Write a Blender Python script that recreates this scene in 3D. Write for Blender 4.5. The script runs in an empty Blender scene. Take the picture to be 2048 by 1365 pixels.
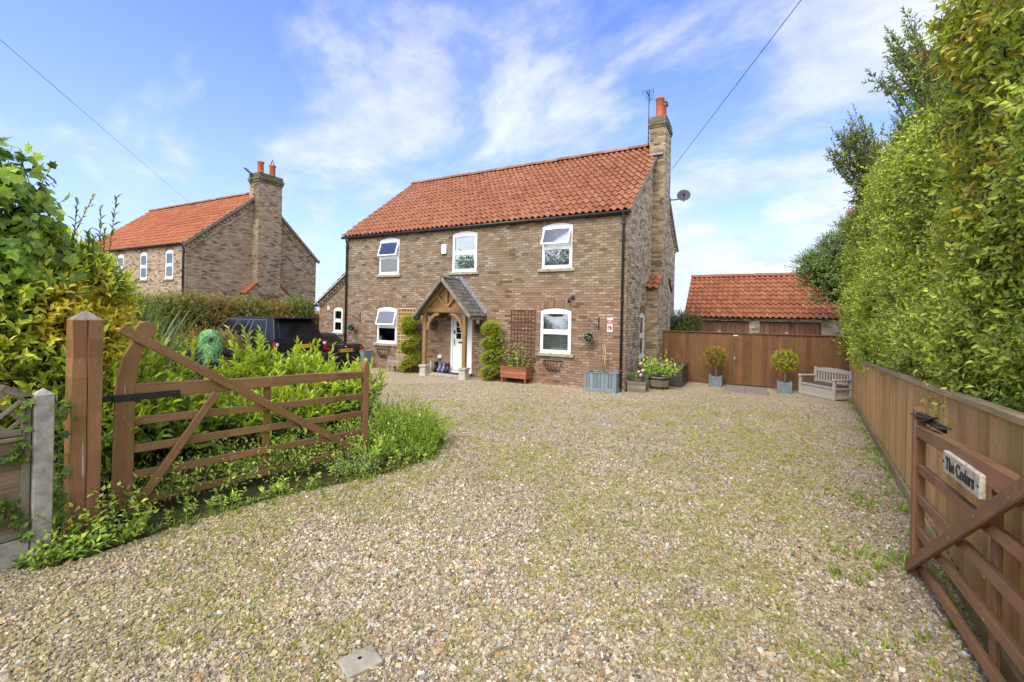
import bpy, bmesh, math, random
import numpy as np
from mathutils import Vector, Matrix
R = math.radians
random.seed(11)
rng = np.random.default_rng(7)
sc = bpy.context.scene
COL = sc.collection

# ------------------------------------------------------------------ camera
cam_d = bpy.data.cameras.new('camera'); cam = bpy.data.objects.new('camera', cam_d); COL.objects.link(cam)
CAM_H, YAW, ROLL = 1.95, R(28.7), 0.0209
cam_d.sensor_width = 36.0; cam_d.lens = 16.03
cam_d.shift_y = -0.0222
cam_d.clip_start = 0.05; cam_d.clip_end = 4000
_r = Vector((math.cos(YAW), math.sin(YAW), 0)); _u = Vector((0, 0, 1)); _f = Vector((-math.sin(YAW), math.cos(YAW), 0))
_c, _s = math.cos(ROLL), math.sin(ROLL)
_R2 = _r*_c + _u*_s; _U2 = _u*_c - _r*_s
cam.matrix_world = Matrix(((_R2.x, _U2.x, -_f.x, 0), (_R2.y, _U2.y, -_f.y, 0), (_R2.z, _U2.z, -_f.z, CAM_H), (0, 0, 0, 1)))
sc.camera = cam

# ------------------------------------------------------------------ light and sky
SUN_AZ, SUN_EL = R(186), R(52)          # azimuth clockwise from +Y
sun_d = bpy.data.lights.new('sun', 'SUN'); sun = bpy.data.objects.new('sun', sun_d); COL.objects.link(sun)
sun_d.energy = 0.95; sun_d.angle = R(28); sun_d.color = (1.0, 0.93, 0.80)
_to = Vector((math.sin(SUN_AZ)*math.cos(SUN_EL), math.cos(SUN_AZ)*math.cos(SUN_EL), math.sin(SUN_EL)))
sun.rotation_euler = (-_to).to_track_quat('-Z', 'Y').to_euler(); sun.location = (0, -8, 30)
sc.view_settings.view_transform = 'Standard'
sc.view_settings.look = 'None'
sc.view_settings.exposure = 1.62
sc.view_settings.gamma = 1.0
sc.cycles.max_bounces = 7; sc.cycles.diffuse_bounces = 3; sc.cycles.glossy_bounces = 3
sc.cycles.transmission_bounces = 3; sc.cycles.transparent_max_bounces = 8
sc.cycles.caustics_reflective = False; sc.cycles.caustics_refractive = False

# ------------------------------------------------------------------ node helpers
class G:
    def __init__(s, tree): s.t = tree
    def n(s, typ, ins=None, **props):
        nd = s.t.nodes.new(typ)
        for k, v in props.items(): setattr(nd, k, v)
        for k, v in (ins or {}).items():
            sock = nd.inputs[k]
            if isinstance(v, bpy.types.NodeSocket): s.t.links.new(v, sock)
            else: sock.default_value = v
        return nd
    def math(s, op, a, b=None, clamp=False):
        ins = {0: a}
        if b is not None: ins[1] = b
        return s.n('ShaderNodeMath', ins, operation=op, use_clamp=clamp).outputs[0]
    def mix(s, fac, a, b, blend='MIX'):
        def c(v): return v if isinstance(v, bpy.types.NodeSocket) else (*v[:3], 1.0)
        return s.n('ShaderNodeMix', {0: fac, 6: c(a), 7: c(b)}, data_type='RGBA', blend_type=blend).outputs[2]
    def ramp(s, fac, stops, interp='LINEAR'):
        nd = s.n('ShaderNodeValToRGB', {0: fac}); cr = nd.color_ramp; cr.interpolation = interp
        while len(cr.elements) < len(stops): cr.elements.new(0.5)
        for e, (p, c) in zip(cr.elements, stops):
            e.position = p; e.color = (*(c if hasattr(c, '__len__') else (c, c, c)), 1)
        return nd.outputs[0]
    def noise(s, vec, scale, detail=4, rough=.5, dist=0.0, out=0):
        ins = {'Scale': scale, 'Detail': detail, 'Roughness': rough, 'Distortion': dist}
        if vec is not None: ins['Vector'] = vec
        return s.n('ShaderNodeTexNoise', ins).outputs[out]
    def maprange(s, v, a, b, c=0.0, d=1.0):
        return s.n('ShaderNodeMapRange', {0: v, 1: a, 2: b, 3: c, 4: d}).outputs[0]
    def mapping(s, vec, scale=(1, 1, 1), loc=(0, 0, 0), rot=(0, 0, 0)):
        return s.n('ShaderNodeMapping', {'Vector': vec, 'Location': loc, 'Rotation': rot, 'Scale': scale}).outputs[0]
    def bump(s, h, strength=.5, dist=.01):
        return s.n('ShaderNodeBump', {'Height': h, 'Strength': strength, 'Distance': dist}).outputs[0]
    def obj(s): return s.n('ShaderNodeTexCoord').outputs['Object']
    def uv(s): return s.n('ShaderNodeTexCoord').outputs['UV']
    def gpos(s): return s.n('ShaderNodeNewGeometry').outputs['Position']
    def rnd(s): return s.n('ShaderNodeNewGeometry').outputs['Random Per Island']

def new_mat(name):
    m = bpy.data.materials.new(name); m.use_nodes = True; m.node_tree.nodes.clear()
    return m, G(m.node_tree)
def finish(g, color, rough=.6, normal=None, metallic=0.0, spec=.5, **extra):
    ins = {'Roughness': rough, 'Metallic': metallic, 'Specular IOR Level': spec}
    ins['Base Color'] = color if isinstance(color, bpy.types.NodeSocket) else (*color[:3], 1)
    if normal is not None: ins['Normal'] = normal
    ins.update(extra)
    p = g.n('ShaderNodeBsdfPrincipled', ins)
    g.n('ShaderNodeOutputMaterial', {'Surface': p.outputs[0]})
    return p

# world: Nishita sky with a layer of soft broken cloud
w = bpy.data.worlds.new('World'); sc.world = w; w.use_nodes = True; w.node_tree.nodes.clear()
g = G(w.node_tree)
sky = g.n('ShaderNodeTexSky', sky_type='NISHITA', sun_disc=False, sun_elevation=SUN_EL, sun_rotation=SUN_AZ,
          air_density=1.0, dust_density=0.6, ozone_density=2.5).outputs[0]
d = g.n('ShaderNodeTexCoord').outputs['Generated']
sx = g.n('ShaderNodeSeparateXYZ', {0: d}); X, Yv, Z = sx.outputs
zz = g.math('ADD', g.math('MAXIMUM', Z, 0.0), 0.22)
px = g.math('DIVIDE', X, zz); py = g.math('DIVIDE', Yv, zz)
pv = g.n('ShaderNodeCombineXYZ', {0: px, 1: py, 2: 0.0}).outputs[0]
pv = g.mapping(pv, scale=(1.0, 1.0, 1), loc=(-3.8, 3.6, 0), rot=(0, 0, .5))
pw = g.mapping(pv, scale=(1.0, 1.35, 1))
n1 = g.noise(pw, 1.45, 11, .60, .2)
n2 = g.noise(pv, 0.5, 2, .5, .0)
# more cloud low down, towards the right, and unseen behind the camera as added fill
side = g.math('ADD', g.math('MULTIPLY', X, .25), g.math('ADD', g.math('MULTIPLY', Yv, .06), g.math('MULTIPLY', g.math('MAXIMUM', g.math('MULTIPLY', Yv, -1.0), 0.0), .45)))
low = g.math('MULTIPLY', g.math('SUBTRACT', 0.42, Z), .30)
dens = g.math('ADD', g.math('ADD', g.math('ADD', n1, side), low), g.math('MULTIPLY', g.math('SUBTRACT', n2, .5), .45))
def near_dir(v, c0, amt):
    dt = g.n('ShaderNodeVectorMath', {0: d, 1: Vector(v).normalized()}, operation='DOT_PRODUCT').outputs['Value']
    return g.math('MULTIPLY', g.n('ShaderNodeMapRange', {0: dt, 1: c0, 2: 1.0, 3: 0.0, 4: 1.0}, interpolation_type='SMOOTHSTEP').outputs[0], amt)
for v, c0, amt in (((-.64, .60, .47), .972, .13), ((-.45, .79, .40), .955, .15), ((-.87, .36, .36), .985, .08), ((-.75, .59, .28), .98, .09), ((-.55, .50, .66), .95, -.08)):   # cloud banks and one clear patch
    dens = g.math('ADD', dens, near_dir(v, c0, amt))
mask = g.ramp(dens, [(.475, 0), (.54, .20), (.61, .58), (.74, 1)])
skyc = g.n('ShaderNodeHueSaturation', {'Hue': .521, 'Saturation': 1.22, 'Value': .78, 'Color': sky}).outputs[0]
haze = g.math('POWER', g.math('SUBTRACT', 1.0, g.math('MAXIMUM', Z, 0.0)), 2.9)
skyc = g.mix(g.math('MULTIPLY', haze, .92), skyc, (1.32, 1.62, 2.28))
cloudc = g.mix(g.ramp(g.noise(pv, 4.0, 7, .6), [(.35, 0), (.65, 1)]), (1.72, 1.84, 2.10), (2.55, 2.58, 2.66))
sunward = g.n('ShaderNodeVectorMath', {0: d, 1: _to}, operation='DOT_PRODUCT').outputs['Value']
fill_gain = g.math('ADD', 1.0, g.math('MULTIPLY', g.n('ShaderNodeMapRange', {0: sunward, 1: .15, 2: 1.0, 3: 0.0, 4: 1.0}, interpolation_type='SMOOTHSTEP').outputs[0], 2.6))   # clouds near the sun brightened to add fill light from behind the camera
cloudc = g.n('ShaderNodeVectorMath', {0: cloudc, 'Scale': fill_gain}, operation='SCALE').outputs[0]
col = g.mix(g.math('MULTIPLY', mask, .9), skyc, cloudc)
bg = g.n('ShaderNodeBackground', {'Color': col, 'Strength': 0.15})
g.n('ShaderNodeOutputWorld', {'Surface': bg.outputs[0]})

# ------------------------------------------------------------------ materials
def brick(name, ramp_stops, mortar=(.40, .34, .26), pale=0.3, palecol=(.52, .46, .40), moss=0.0, band=False, tone=1.0, W=.225, H=.0765):
    m, g = new_mat(name); uv = g.uv()
    kw = dict(offset=.5, offset_frequency=2, squash=1.0)
    wob = g.n('ShaderNodeVectorMath', {0: uv, 1: g.n('ShaderNodeVectorMath', {0: g.noise(uv, 7, 2, .5, out=1), 'Scale': .012}, operation='SCALE').outputs[0]}, operation='ADD').outputs[0]
    b = g.n('ShaderNodeTexBrick', {'Vector': wob, 'Color1': (0, 0, 0, 1), 'Color2': (1, 1, 1, 1), 'Mortar': (.5, .5, .5, 1), 'Scale': 1.0,
            'Mortar Size': .007, 'Mortar Smooth': .25, 'Brick Width': W, 'Row Height': H}, **kw)
    r1 = b.outputs[0]; mfac = b.outputs[1]
    patch = g.noise(uv, .55, 3, .55)
    pos = g.math('ADD', r1, g.math('MULTIPLY', g.math('SUBTRACT', patch, .5), .45), clamp=True)
    c = g.ramp(pos, ramp_stops)
    fine = g.noise(uv, 38, 4, .65)
    c = g.mix(.55, c, g.ramp(fine, [(.25, .25), (.55, .75), (.8, 1.0)]), 'MULTIPLY')
    c = g.mix(.35, c, g.mix(1.0, c, (1.6, 1.6, 1.6), 'MULTIPLY'))
    eff = g.math('MULTIPLY', g.maprange(g.math('ADD', g.math('ADD', g.noise(g.mapping(uv, scale=(8, 20, 1)), 1.0, 4, .65), g.math('MULTIPLY', g.noise(uv, .8, 2), .4)), g.math('MULTIPLY', r1, .22)), .80, .95), pale, clamp=True)
    r2 = g.math('FRACT', g.math('MULTIPLY', r1, 7.31))
    eff = g.math('MULTIPLY', eff, g.maprange(r2, .45, .75, .12, 1.0))
    c = g.mix(eff, c, palecol)
    c = g.mix(mfac, c, g.mix(g.noise(uv, 25, 3), mortar, tuple(v*.62 for v in mortar)))
    if band:   # two brick batches: redder below the first floor, greyer yellow above
        zz_ = g.n('ShaderNodeSeparateXYZ', {0: uv}).outputs[1]
        k = g.maprange(g.math('ADD', zz_, g.math('MULTIPLY', g.noise(uv, 1.3, 3), 1.2)), 2.9, 4.0)
        c = g.mix(1.0, c, g.mix(k, (1.05, .92, .84), (1.0, .97, .90)), 'MULTIPLY')
    if moss > 0:
        mm = g.math('MULTIPLY', g.maprange(g.noise(uv, 1.6, 5, .65), .42, .65), moss, clamp=True)
        c = g.mix(mm, c, (.13, .12, .035))
    if tone != 1.0: c = g.mix(1.0, c, (tone, tone, tone), 'MULTIPLY')
    h = g.math('ADD', g.math('MULTIPLY', g.math('SUBTRACT', 1.0, mfac), 1.0), g.math('MULTIPLY', fine, .6))
    finish(g, c, .88, g.bump(h, .75, .012), spec=.2)
    return m
FRONT_STOPS = [(.0, (.15, .115, .09)), (.06, (.27, .175, .110)), (.3, (.315, .222, .145)), (.55, (.35, .258, .175)), (.8, (.335, .258, .182)), (1.0, (.42, .345, .255))]
M_BRICK = brick('house_brick', FRONT_STOPS, pale=.6, palecol=(.57, .50, .41), mortar=(.22, .18, .135), band=True, tone=.80)
M_BRICK_GABLE = brick('gable_brick', [(.0, (.20, .15, .105)), (.15, (.37, .265, .17)), (.4, (.47, .35, .235)), (.65, (.53, .42, .30)), (.85, (.60, .51, .40)), (1.0, (.68, .61, .51))], pale=.8, palecol=(.66, .59, .49), mortar=(.23, .185, .135))
M_BRICK_STACK = brick('chimney_brick', [(.0, (.10, .075, .045)), (.3, (.27, .18, .105)), (.6, (.34, .24, .14)), (1.0, (.43, .34, .22))], pale=.2, moss=.45)
M_BRICK_NB = brick('neighbour_brick', [(.0, (.16, .115, .09)), (.2, (.43, .285, .175)), (.5, (.49, .345, .22)), (.75, (.54, .41, .275)), (1.0, (.61, .49, .35))], pale=.6, palecol=(.60, .50, .37), mortar=(.36, .28, .19), tone=.85)
M_BRICK_GARAGE = brick('garage_brick', [(.0, (.14, .11, .07)), (.3, (.33, .24, .15)), (.7, (.43, .33, .22)), (1.0, (.52, .43, .31))], pale=.2)

def soldier():
    m, g = new_mat('arch_brick'); r = g.rnd()
    c = g.ramp(r, [(0, (.19, .115, .07)), (.5, (.29, .175, .105)), (1, (.36, .25, .16))])
    c = g.mix(.5, c, g.ramp(g.noise(g.obj(), 40, 4), [(.3, .4), (.7, 1.0)]), 'MULTIPLY')
    finish(g, c, .9, g.bump(g.noise(g.obj(), 60, 4), .4, .006), spec=.2); return m
M_SOLDIER = soldier()

def clay(name, stops, lichen=.35, dark=.5):
    m, g = new_mat(name); r = g.rnd(); o = g.gpos()
    big = g.noise(o, .55, 4, .6)
    c = g.ramp(g.math('ADD', g.math('ADD', g.math('MULTIPLY', r, .6), .2), g.math('MULTIPLY', g.math('SUBTRACT', big, .5), .8), clamp=True), stops)
    st = g.noise(o, 9, 5, .65)
    c = g.mix(dark, c, g.ramp(st, [(.28, .42), (.55, .95), (.8, 1.1)]), 'MULTIPLY')
    li = g.math('MULTIPLY', g.maprange(g.noise(o, 4.2, 6, .7), .60, .74), lichen, clamp=True)
    c = g.mix(li, c, (.30, .24, .13))
    bl = g.math('MULTIPLY', g.maprange(g.noise(o, 2.3, 6, .72), .60, .76), .55, clamp=True)
    c = g.mix(bl, c, (.06, .045, .035))
    finish(g, c, .82, g.bump(g.noise(o, 45, 4), .3, .006), spec=.25); return m
M_TILE = clay('clay_pantile', [(0, (.22, .082, .044)), (.25, (.305, .112, .054)), (.55, (.35, .138, .066)), (.8, (.375, .162, .084)), (1, (.39, .20, .12))], lichen=.5, dark=.6)
M_TILE_NEW = clay('orange_pantile', [(0, (.22, .075, .034)), (.4, (.31, .112, .048)), (.75, (.365, .138, .064)), (1, (.40, .18, .095))], lichen=.25, dark=.55)
M_TILE_NB = clay('neighbour_pantile', [(0, (.28, .085, .036)), (.4, (.36, .115, .048)), (.75, (.41, .145, .062)), (1, (.44, .19, .09))], lichen=.15, dark=.4)
M_RIDGE = clay('ridge_clay', [(0, (.20, .085, .045)), (.5, (.33, .15, .08)), (1, (.40, .22, .12))], lichen=.9, dark=.6)
M_POT = clay('pot_clay', [(0, (.40, .10, .045)), (1, (.50, .16, .08))], lichen=.1, dark=.4)
M_SLATE = clay('stone_slate', [(0, (.085, .078, .07)), (.5, (.15, .135, .115)), (1, (.22, .20, .165))], lichen=.5, dark=.5)

def wood(name, c1, c2, drips=0.0, algae=0.0, grain=1.0, rough=.65, wear=0.0, spec=.3, algaecol=(.16, .17, .02)):
    m, g = new_mat(name); uv = g.uv(); o = g.gpos()
    gr = g.noise(g.mapping(uv, scale=(1.6, 26, 1)), 1.0, 5, .62, .6)
    gr2 = g.noise(g.mapping(uv, scale=(5, 130, 1)), 1.0, 3, .6)
    c = g.mix(g.maprange(gr, .3, .72), c1, c2)
    c = g.mix(.4*grain, c, g.ramp(gr2, [(.3, .45), (.6, 1.0)]), 'MULTIPLY')
    c = g.mix(.62, c, g.ramp(g.math('ADD', g.math('MULTIPLY', g.rnd(), .55), g.math('MULTIPLY', g.noise(o, 4.5, 5, .7), .75)), [(.2, .45), (.6, 1.0), (.95, 1.5)]), 'MULTIPLY')
    kn = g.maprange(g.n('ShaderNodeTexVoronoi', {'Vector': g.mapping(uv, scale=(1.3, 7, 1)), 'Scale': 1.0}).outputs['Distance'], .03, .16)
    c = g.mix(g.math('MULTIPLY', g.math('SUBTRACT', 1.0, kn), .55*grain), c, tuple(v*.35 for v in c1))
    if drips:
        dr = g.maprange(g.noise(g.mapping(o, scale=(42, 42, 2.2)), 1.0, 2, .5), .715, .74)
        c = g.mix(g.math('MULTIPLY', dr, g.math('MULTIPLY', g.maprange(g.noise(o, 1.4, 2), .5, .56), drips)), c, (.62, .60, .54))
    if algae:
        a = g.math('MULTIPLY', g.maprange(g.noise(g.mapping(o, scale=(1, 1, .35)), 1.7, 5, .62), .44, .66), algae, clamp=True)
        c = g.mix(a, c, algaecol)
    if wear:
        wr = g.math('MULTIPLY', g.maprange(g.noise(o, 13, 6, .7), .62, .72), wear, clamp=True)
        c = g.mix(wr, c, (.42, .33, .24))
    finish(g, c, rough, g.bump(g.math('ADD', gr2, gr), .35*grain, .004), spec=spec); return m
M_GATE = wood('brown_stained_wood', (.250, .112, .050), (.315, .155, .074), drips=.8, algae=.3, rough=.6, wear=.5, grain=.9)
M_FENCE = wood('orange_fence_wood', (.50, .265, .090), (.68, .40, .15), algae=.45, algaecol=(.30, .235, .04))
M_REARFENCE = wood('rear_fence_wood', (.14, .058, .029), (.24, .108, .052), algae=.3, algaecol=(.17, .16, .02))
M_CAPWOOD = wood('bare_cap_wood', (.38, .25, .12), (.50, .36, .20), algae=.4, algaecol=(.24, .21, .06))
M_GREYWOOD = wood('weathered_grey_wood', (.18, .14, .105), (.34, .285, .22), algae=.25, algaecol=(.14, .15, .05))
M_PANELWOOD = wood('weathered_panel_wood', (.13, .080, .052), (.27, .19, .13), algae=.15)
M_OAK = wood('porch_oak', (.235, .130, .050), (.40, .245, .105), algae=.2, algaecol=(.13, .12, .05))
M_OAKBOARD = wood('porch_boarding', (.33, .16, .055), (.45, .24, .09))
M_TRELLIS = wood('pale_trellis_wood', (.60, .44, .17), (.72, .55, .25))
M_TRELLIS2 = wood('brown_trellis_wood', (.13, .055, .03), (.22, .095, .05))
M_CEDAR = wood('cedar_planter_wood', (.30, .105, .05), (.42, .17, .085))
M_PALEPLANTER = wood('greyed_planter_wood', (.29, .20, .155), (.40, .29, .225))
M_SAGE = wood('sage_painted_wood', (.18, .225, .232), (.235, .285, .29), grain=.5, wear=.25)
M_GARAGEDOOR = wood('garage_door_wood', (.16, .075, .05), (.22, .11, .075))
M_BARK = wood('bark', (.09, .07, .05), (.16, .125, .09), grain=1.4, rough=.9)
M_CANE = wood('bamboo_cane', (.40, .28, .10), (.52, .40, .18))

def plain(name, col, rough=.5, var=.15, scale=12, bump=.1, metallic=0.0, spec=.5, **kw):
    m, g = new_mat(name); o = g.gpos()
    n = g.noise(o, scale, 4, .6)
    c = g.mix(var, col, g.mix(1.0, col, g.ramp(n, [(.3, .35), (.7, 1.5)]), 'MULTIPLY'))
    finish(g, c, rough, g.bump(n, bump, .004) if bump else None, metallic=metallic, spec=spec, **kw); return m
M_PVC = plain('white_pvc', (.80, .81, .82), .32, .04, 3, 0)
M_SHUTTER = plain('white_shutter', (.74, .74, .76), .5, .04, 4, 0)
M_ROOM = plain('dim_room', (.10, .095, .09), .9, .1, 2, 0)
M_SILL = plain('stone_sill', (.36, .32, .225), .9, .5, 9, .4, spec=.2)
M_CONC = plain('concrete', (.40, .365, .30), .92, .5, 14, .6, spec=.2)
M_STONE = plain('plinth_stone', (.46, .42, .34), .92, .45, 11, .5, spec=.2)
M_BLACKPVC = plain('black_pvc', (.030, .030, .032), .35, .1, 5, 0)
M_IRON = plain('black_iron', (.016, .015, .015), .5, .4, 25, .3)
M_OLDIRON = plain('old_iron', (.075, .07, .065), .55, .5, 20, .3, metallic=.4)
M_LEAD = plain('lead_flashing', (.26, .27, .29), .6, .5, 9, .3)
M_MORTAR = plain('mortar', (.42, .40, .36), .95, .4, 20, .4, spec=.1)
M_DISHGREY = plain('dish_grey', (.045, .048, .055), .6, .15, 5, 0)
M_TAUPE = plain('taupe_resin', (.44, .40, .34), .5, .08, 6, 0)
M_TAUPEDARK = plain('brown_resin', (.085, .07, .066), .5, .1, 6, 0)
M_RESIN = plain('charcoal_resin', (.062, .064, .068), .5, .5, 16, .3)
M_POTBLUE = plain('slate_blue_pot', (.18, .23, .245), .55, .3, 9, .2)
M_SOIL = plain('dark_soil', (.045, .032, .022), .95, .6, 30, .8, spec=.1)
M_RUBBER = plain('black_rubber', (.012, .012, .012), .6, .3, 9, .1)
M_BOOT = plain('navy_boot_rubber', (.028, .030, .055), .28, .2, 5, 0)
M_BOOT2 = plain('black_boot_rubber', (.013, .013, .014), .3, .2, 5, 0)
M_BOOT3 = plain('lilac_boot_rubber', (.20, .18, .29), .32, .3, 5, 0)
M_CHROME = plain('chrome', (.7, .7, .7), .18, .05, 5, 0, metallic=1.0)
M_GALV = plain('galvanised_steel', (.42, .43, .44), .45, .3, 10, 0, metallic=.8)
M_MAT = plain('door_mat', (.05, .042, .038), .98, .6, 60, .6)
M_YELLOW = plain('yellow_plate', (.66, .36, .012), .4, .03, 3, 0)
M_RED = plain('red_lens', (.32, .010, .012), .15, .1, 3, 0)
M_SIGNRED = plain('red_sign', (.50, .022, .04), .45, .05, 3, 0)
M_SIGNWHITE = plain('white_sign', (.78, .77, .76), .4, .05, 5, 0)
M_BLACK = plain('black_letters', (.012, .011, .01), .5, .1, 4, 0)
M_LENS = plain('clear_lens', (.6, .6, .62), .12, .1, 3, 0)
M_CARPAINT = plain('black_car_paint', (.016, .016, .019), .26, .05, 2, 0, spec=.16, **{'Coat Weight': .03, 'Coat Roughness': .10})
M_TRIM = plain('grey_window_trim', (.10, .10, .11), .4, .1, 5, 0)
M_SOFTTOP = plain('soft_top_cloth', (.016, .017, .020), .85, .4, 30, .3)
M_ROBE = plain('black_robe_cloth', (.020, .020, .024), .8, .5, 9, .4)
M_MASK = plain('pale_mask', (.50, .58, .44), .6, .3, 20, .2)
M_HAIR = plain('green_hair', (.14, .38, .12), .6, .7, 30, .2)
M_ROSE = plain('pale_pink_petals', (.72, .47, .40), .6, .25, 30, .1)
M_PINK = plain('pink_petals', (.55, .10, .26), .6, .25, 30, .1)
M_HAYWHITE = plain('white_flower', (.74, .75, .70), .6, .2, 30, .1)
M_WICKER = plain('brown_wicker', (.09, .06, .042), .9, .6, 40, .6)
M_PAVE = plain('paving_slab', (.26, .205, .165), .9, .45, 8, .4, spec=.2)
M_FARROOF = plain('dark_grey_roof', (.13, .135, .15), .7, .3, 3, 0)
M_FARWALL = plain('pale_wall', (.55, .57, .60), .8, .2, 3, 0)
M_CAR_GLASS = plain('tinted_car_glass', (.012, .013, .014), .04, .05, 2, 0, spec=.22)
M_FEATHER = plain('grey_feather', (.10, .10, .11), .6, .6, 30, .1)
def sign_paint():
    m, g = new_mat('worn_white_paint'); o = g.gpos()
    c = g.mix(g.maprange(g.noise(o, 22, 5, .7), .46, .64), (.60, .53, .39), (.34, .24, .13))
    finish(g, c, .6, g.bump(g.noise(o, 60, 3), .3, .003)); return m
M_SIGN = sign_paint()
def glass():
    m, g = new_mat('window_glass')
    fr = g.n('ShaderNodeFresnel', {'IOR': 1.52}).outputs[0]
    k = g.math('MULTIPLY', g.math('ADD', fr, .06), 1.5, clamp=True)
    t = g.n('ShaderNodeBsdfTransparent', {'Color': (.86, .90, .90, 1)}).outputs[0]
    gl = g.n('ShaderNodeBsdfGlossy', {'Color': (.95, .97, 1, 1), 'Roughness': .01}).outputs[0]
    s = g.n('ShaderNodeMixShader', {0: k, 1: t, 2: gl}).outputs[0]
    g.n('ShaderNodeOutputMaterial', {'Surface': s}); return m
M_GLASS = glass()
def leafmat(name, trans=.32, rough=.42, spec=.4):
    m, g = new_mat(name)
    a = g.n('ShaderNodeAttribute', attribute_name='Col').outputs[0]
    p = g.n('ShaderNodeBsdfPrincipled', {'Base Color': a, 'Roughness': rough, 'Specular IOR Level': spec}).outputs[0]
    t = g.n('ShaderNodeBsdfTranslucent', {'Color': g.mix(1.0, a, (1.25, 1.2, .5), 'MULTIPLY')}).outputs[0]
    s = g.n('ShaderNodeMixShader', {0: trans, 1: p, 2: t}).outputs[0]
    g.n('ShaderNodeOutputMaterial', {'Surface': s}); return m
M_LEAF = leafmat('leaf', .40); M_GLOSSLEAF = leafmat('glossy_leaf', .38, .33, .45); M_GRASS = leafmat('grass_blade', .3, .55, .25)
def attr_mat(name, rough=.8):
    m, g = new_mat(name); a = g.n('ShaderNodeAttribute', attribute_name='Col').outputs[0]
    n = g.noise(g.gpos(), 90, 3, .6)
    c = g.mix(.5, a, g.ramp(n, [(.3, .5), (.7, 1.25)]), 'MULTIPLY')
    finish(g, c, rough, spec=.25); return m
M_PEBBLE = attr_mat('pebble_stone')
STONES = [(0, (.17, .135, .085)), (.12, (.33, .245, .14)), (.28, (.45, .345, .195)), (.42, (.385, .32, .225)), (.55, (.51, .41, .25)), (.68, (.30, .245, .165)), (.8, (.58, .50, .345)), (.9, (.44, .275, .12)), (1, (.66, .605, .47))]
def gravel():
    m, g = new_mat('gravel'); o = g.gpos()
    v = g.n('ShaderNodeTexVoronoi', {'Vector': o, 'Scale': 46.0, 'Randomness': 1.0}, feature='F1')
    v2 = g.n('ShaderNodeTexVoronoi', {'Vector': o, 'Scale': 46.0, 'Randomness': 1.0}, feature='DISTANCE_TO_EDGE')
    rc = g.n('ShaderNodeSeparateColor', {0: v.outputs['Color']}).outputs[0]
    c = g.ramp(rc, STONES)
    c = g.mix(.45, c, g.ramp(g.noise(o, 120, 3), [(.3, .5), (.7, 1.2)]), 'MULTIPLY')
    edge = g.maprange(v2.outputs['Distance'], 0.0, .07)
    c = g.mix(1.0, c, g.mix(g.noise(o, 10, 5, .7), (.95, .95, .95), (1.75, 1.72, 1.68)), 'MULTIPLY')
    c = g.mix(edge, (.30, .24, .16), c)
    mo = g.math('ADD', g.noise(o, .55, 4, .6), g.math('MULTIPLY', g.noise(o, 6.5, 4, .7), .45))
    mossy = g.math('MULTIPLY', g.maprange(g.math('ADD', mo, g.math('MULTIPLY', g.noise(o, 17, 3, .6), .35)), .98, 1.16), .38, clamp=True)
    gate = g.maprange(g.math('ADD', edge, g.math('MULTIPLY', rc, .8)), .3, 1.6, 1.0, .35)
    c = g.mix(g.math('MULTIPLY', mossy, gate), c, g.mix(g.noise(o, 40, 2), (.17, .145, .02), (.30, .25, .05)))
    dirt = g.math('MULTIPLY', g.maprange(g.noise(o, .9, 4, .6), .55, .75), .12)
    c = g.mix(dirt, c, (.20, .15, .10))
    h = g.math('ADD', g.math('MULTIPLY', g.math('MINIMUM', v2.outputs['Distance'], .25), 4.0), g.math('MULTIPLY', rc, .8))
    finish(g, c, .85, g.bump(h, .7, .016), spec=.25); return m
M_GRAVEL = gravel()
def earth():
    m, g = new_mat('garden_soil'); o = g.gpos()
    c = g.ramp(g.noise(o, 3, 6, .65), [(.3, (.030, .022, .012)), (.5, (.06, .055, .02)), (.7, (.085, .095, .025))])
    finish(g, c, .95, g.bump(g.noise(o, 25, 5), .8, .03), spec=.1); return m
M_EARTH = earth()
def field():
    m, g = new_mat('meadow_ground'); o = g.gpos()
    c = g.ramp(g.noise(o, .4, 6, .65), [(.3, (.05, .065, .018)), (.5, (.085, .11, .025)), (.7, (.13, .14, .04))])
    finish(g, c, .95, g.bump(g.noise(o, 9, 5), .8, .05), spec=.1); return m
M_FIELD = field()
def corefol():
    m, g = new_mat('dark_core'); o = g.gpos()
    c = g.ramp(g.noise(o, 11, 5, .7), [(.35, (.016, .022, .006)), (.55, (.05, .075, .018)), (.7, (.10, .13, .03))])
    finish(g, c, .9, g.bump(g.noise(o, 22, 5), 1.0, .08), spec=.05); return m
M_CORE = corefol()  # dark solid fill added behind the leaves to block light

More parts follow.
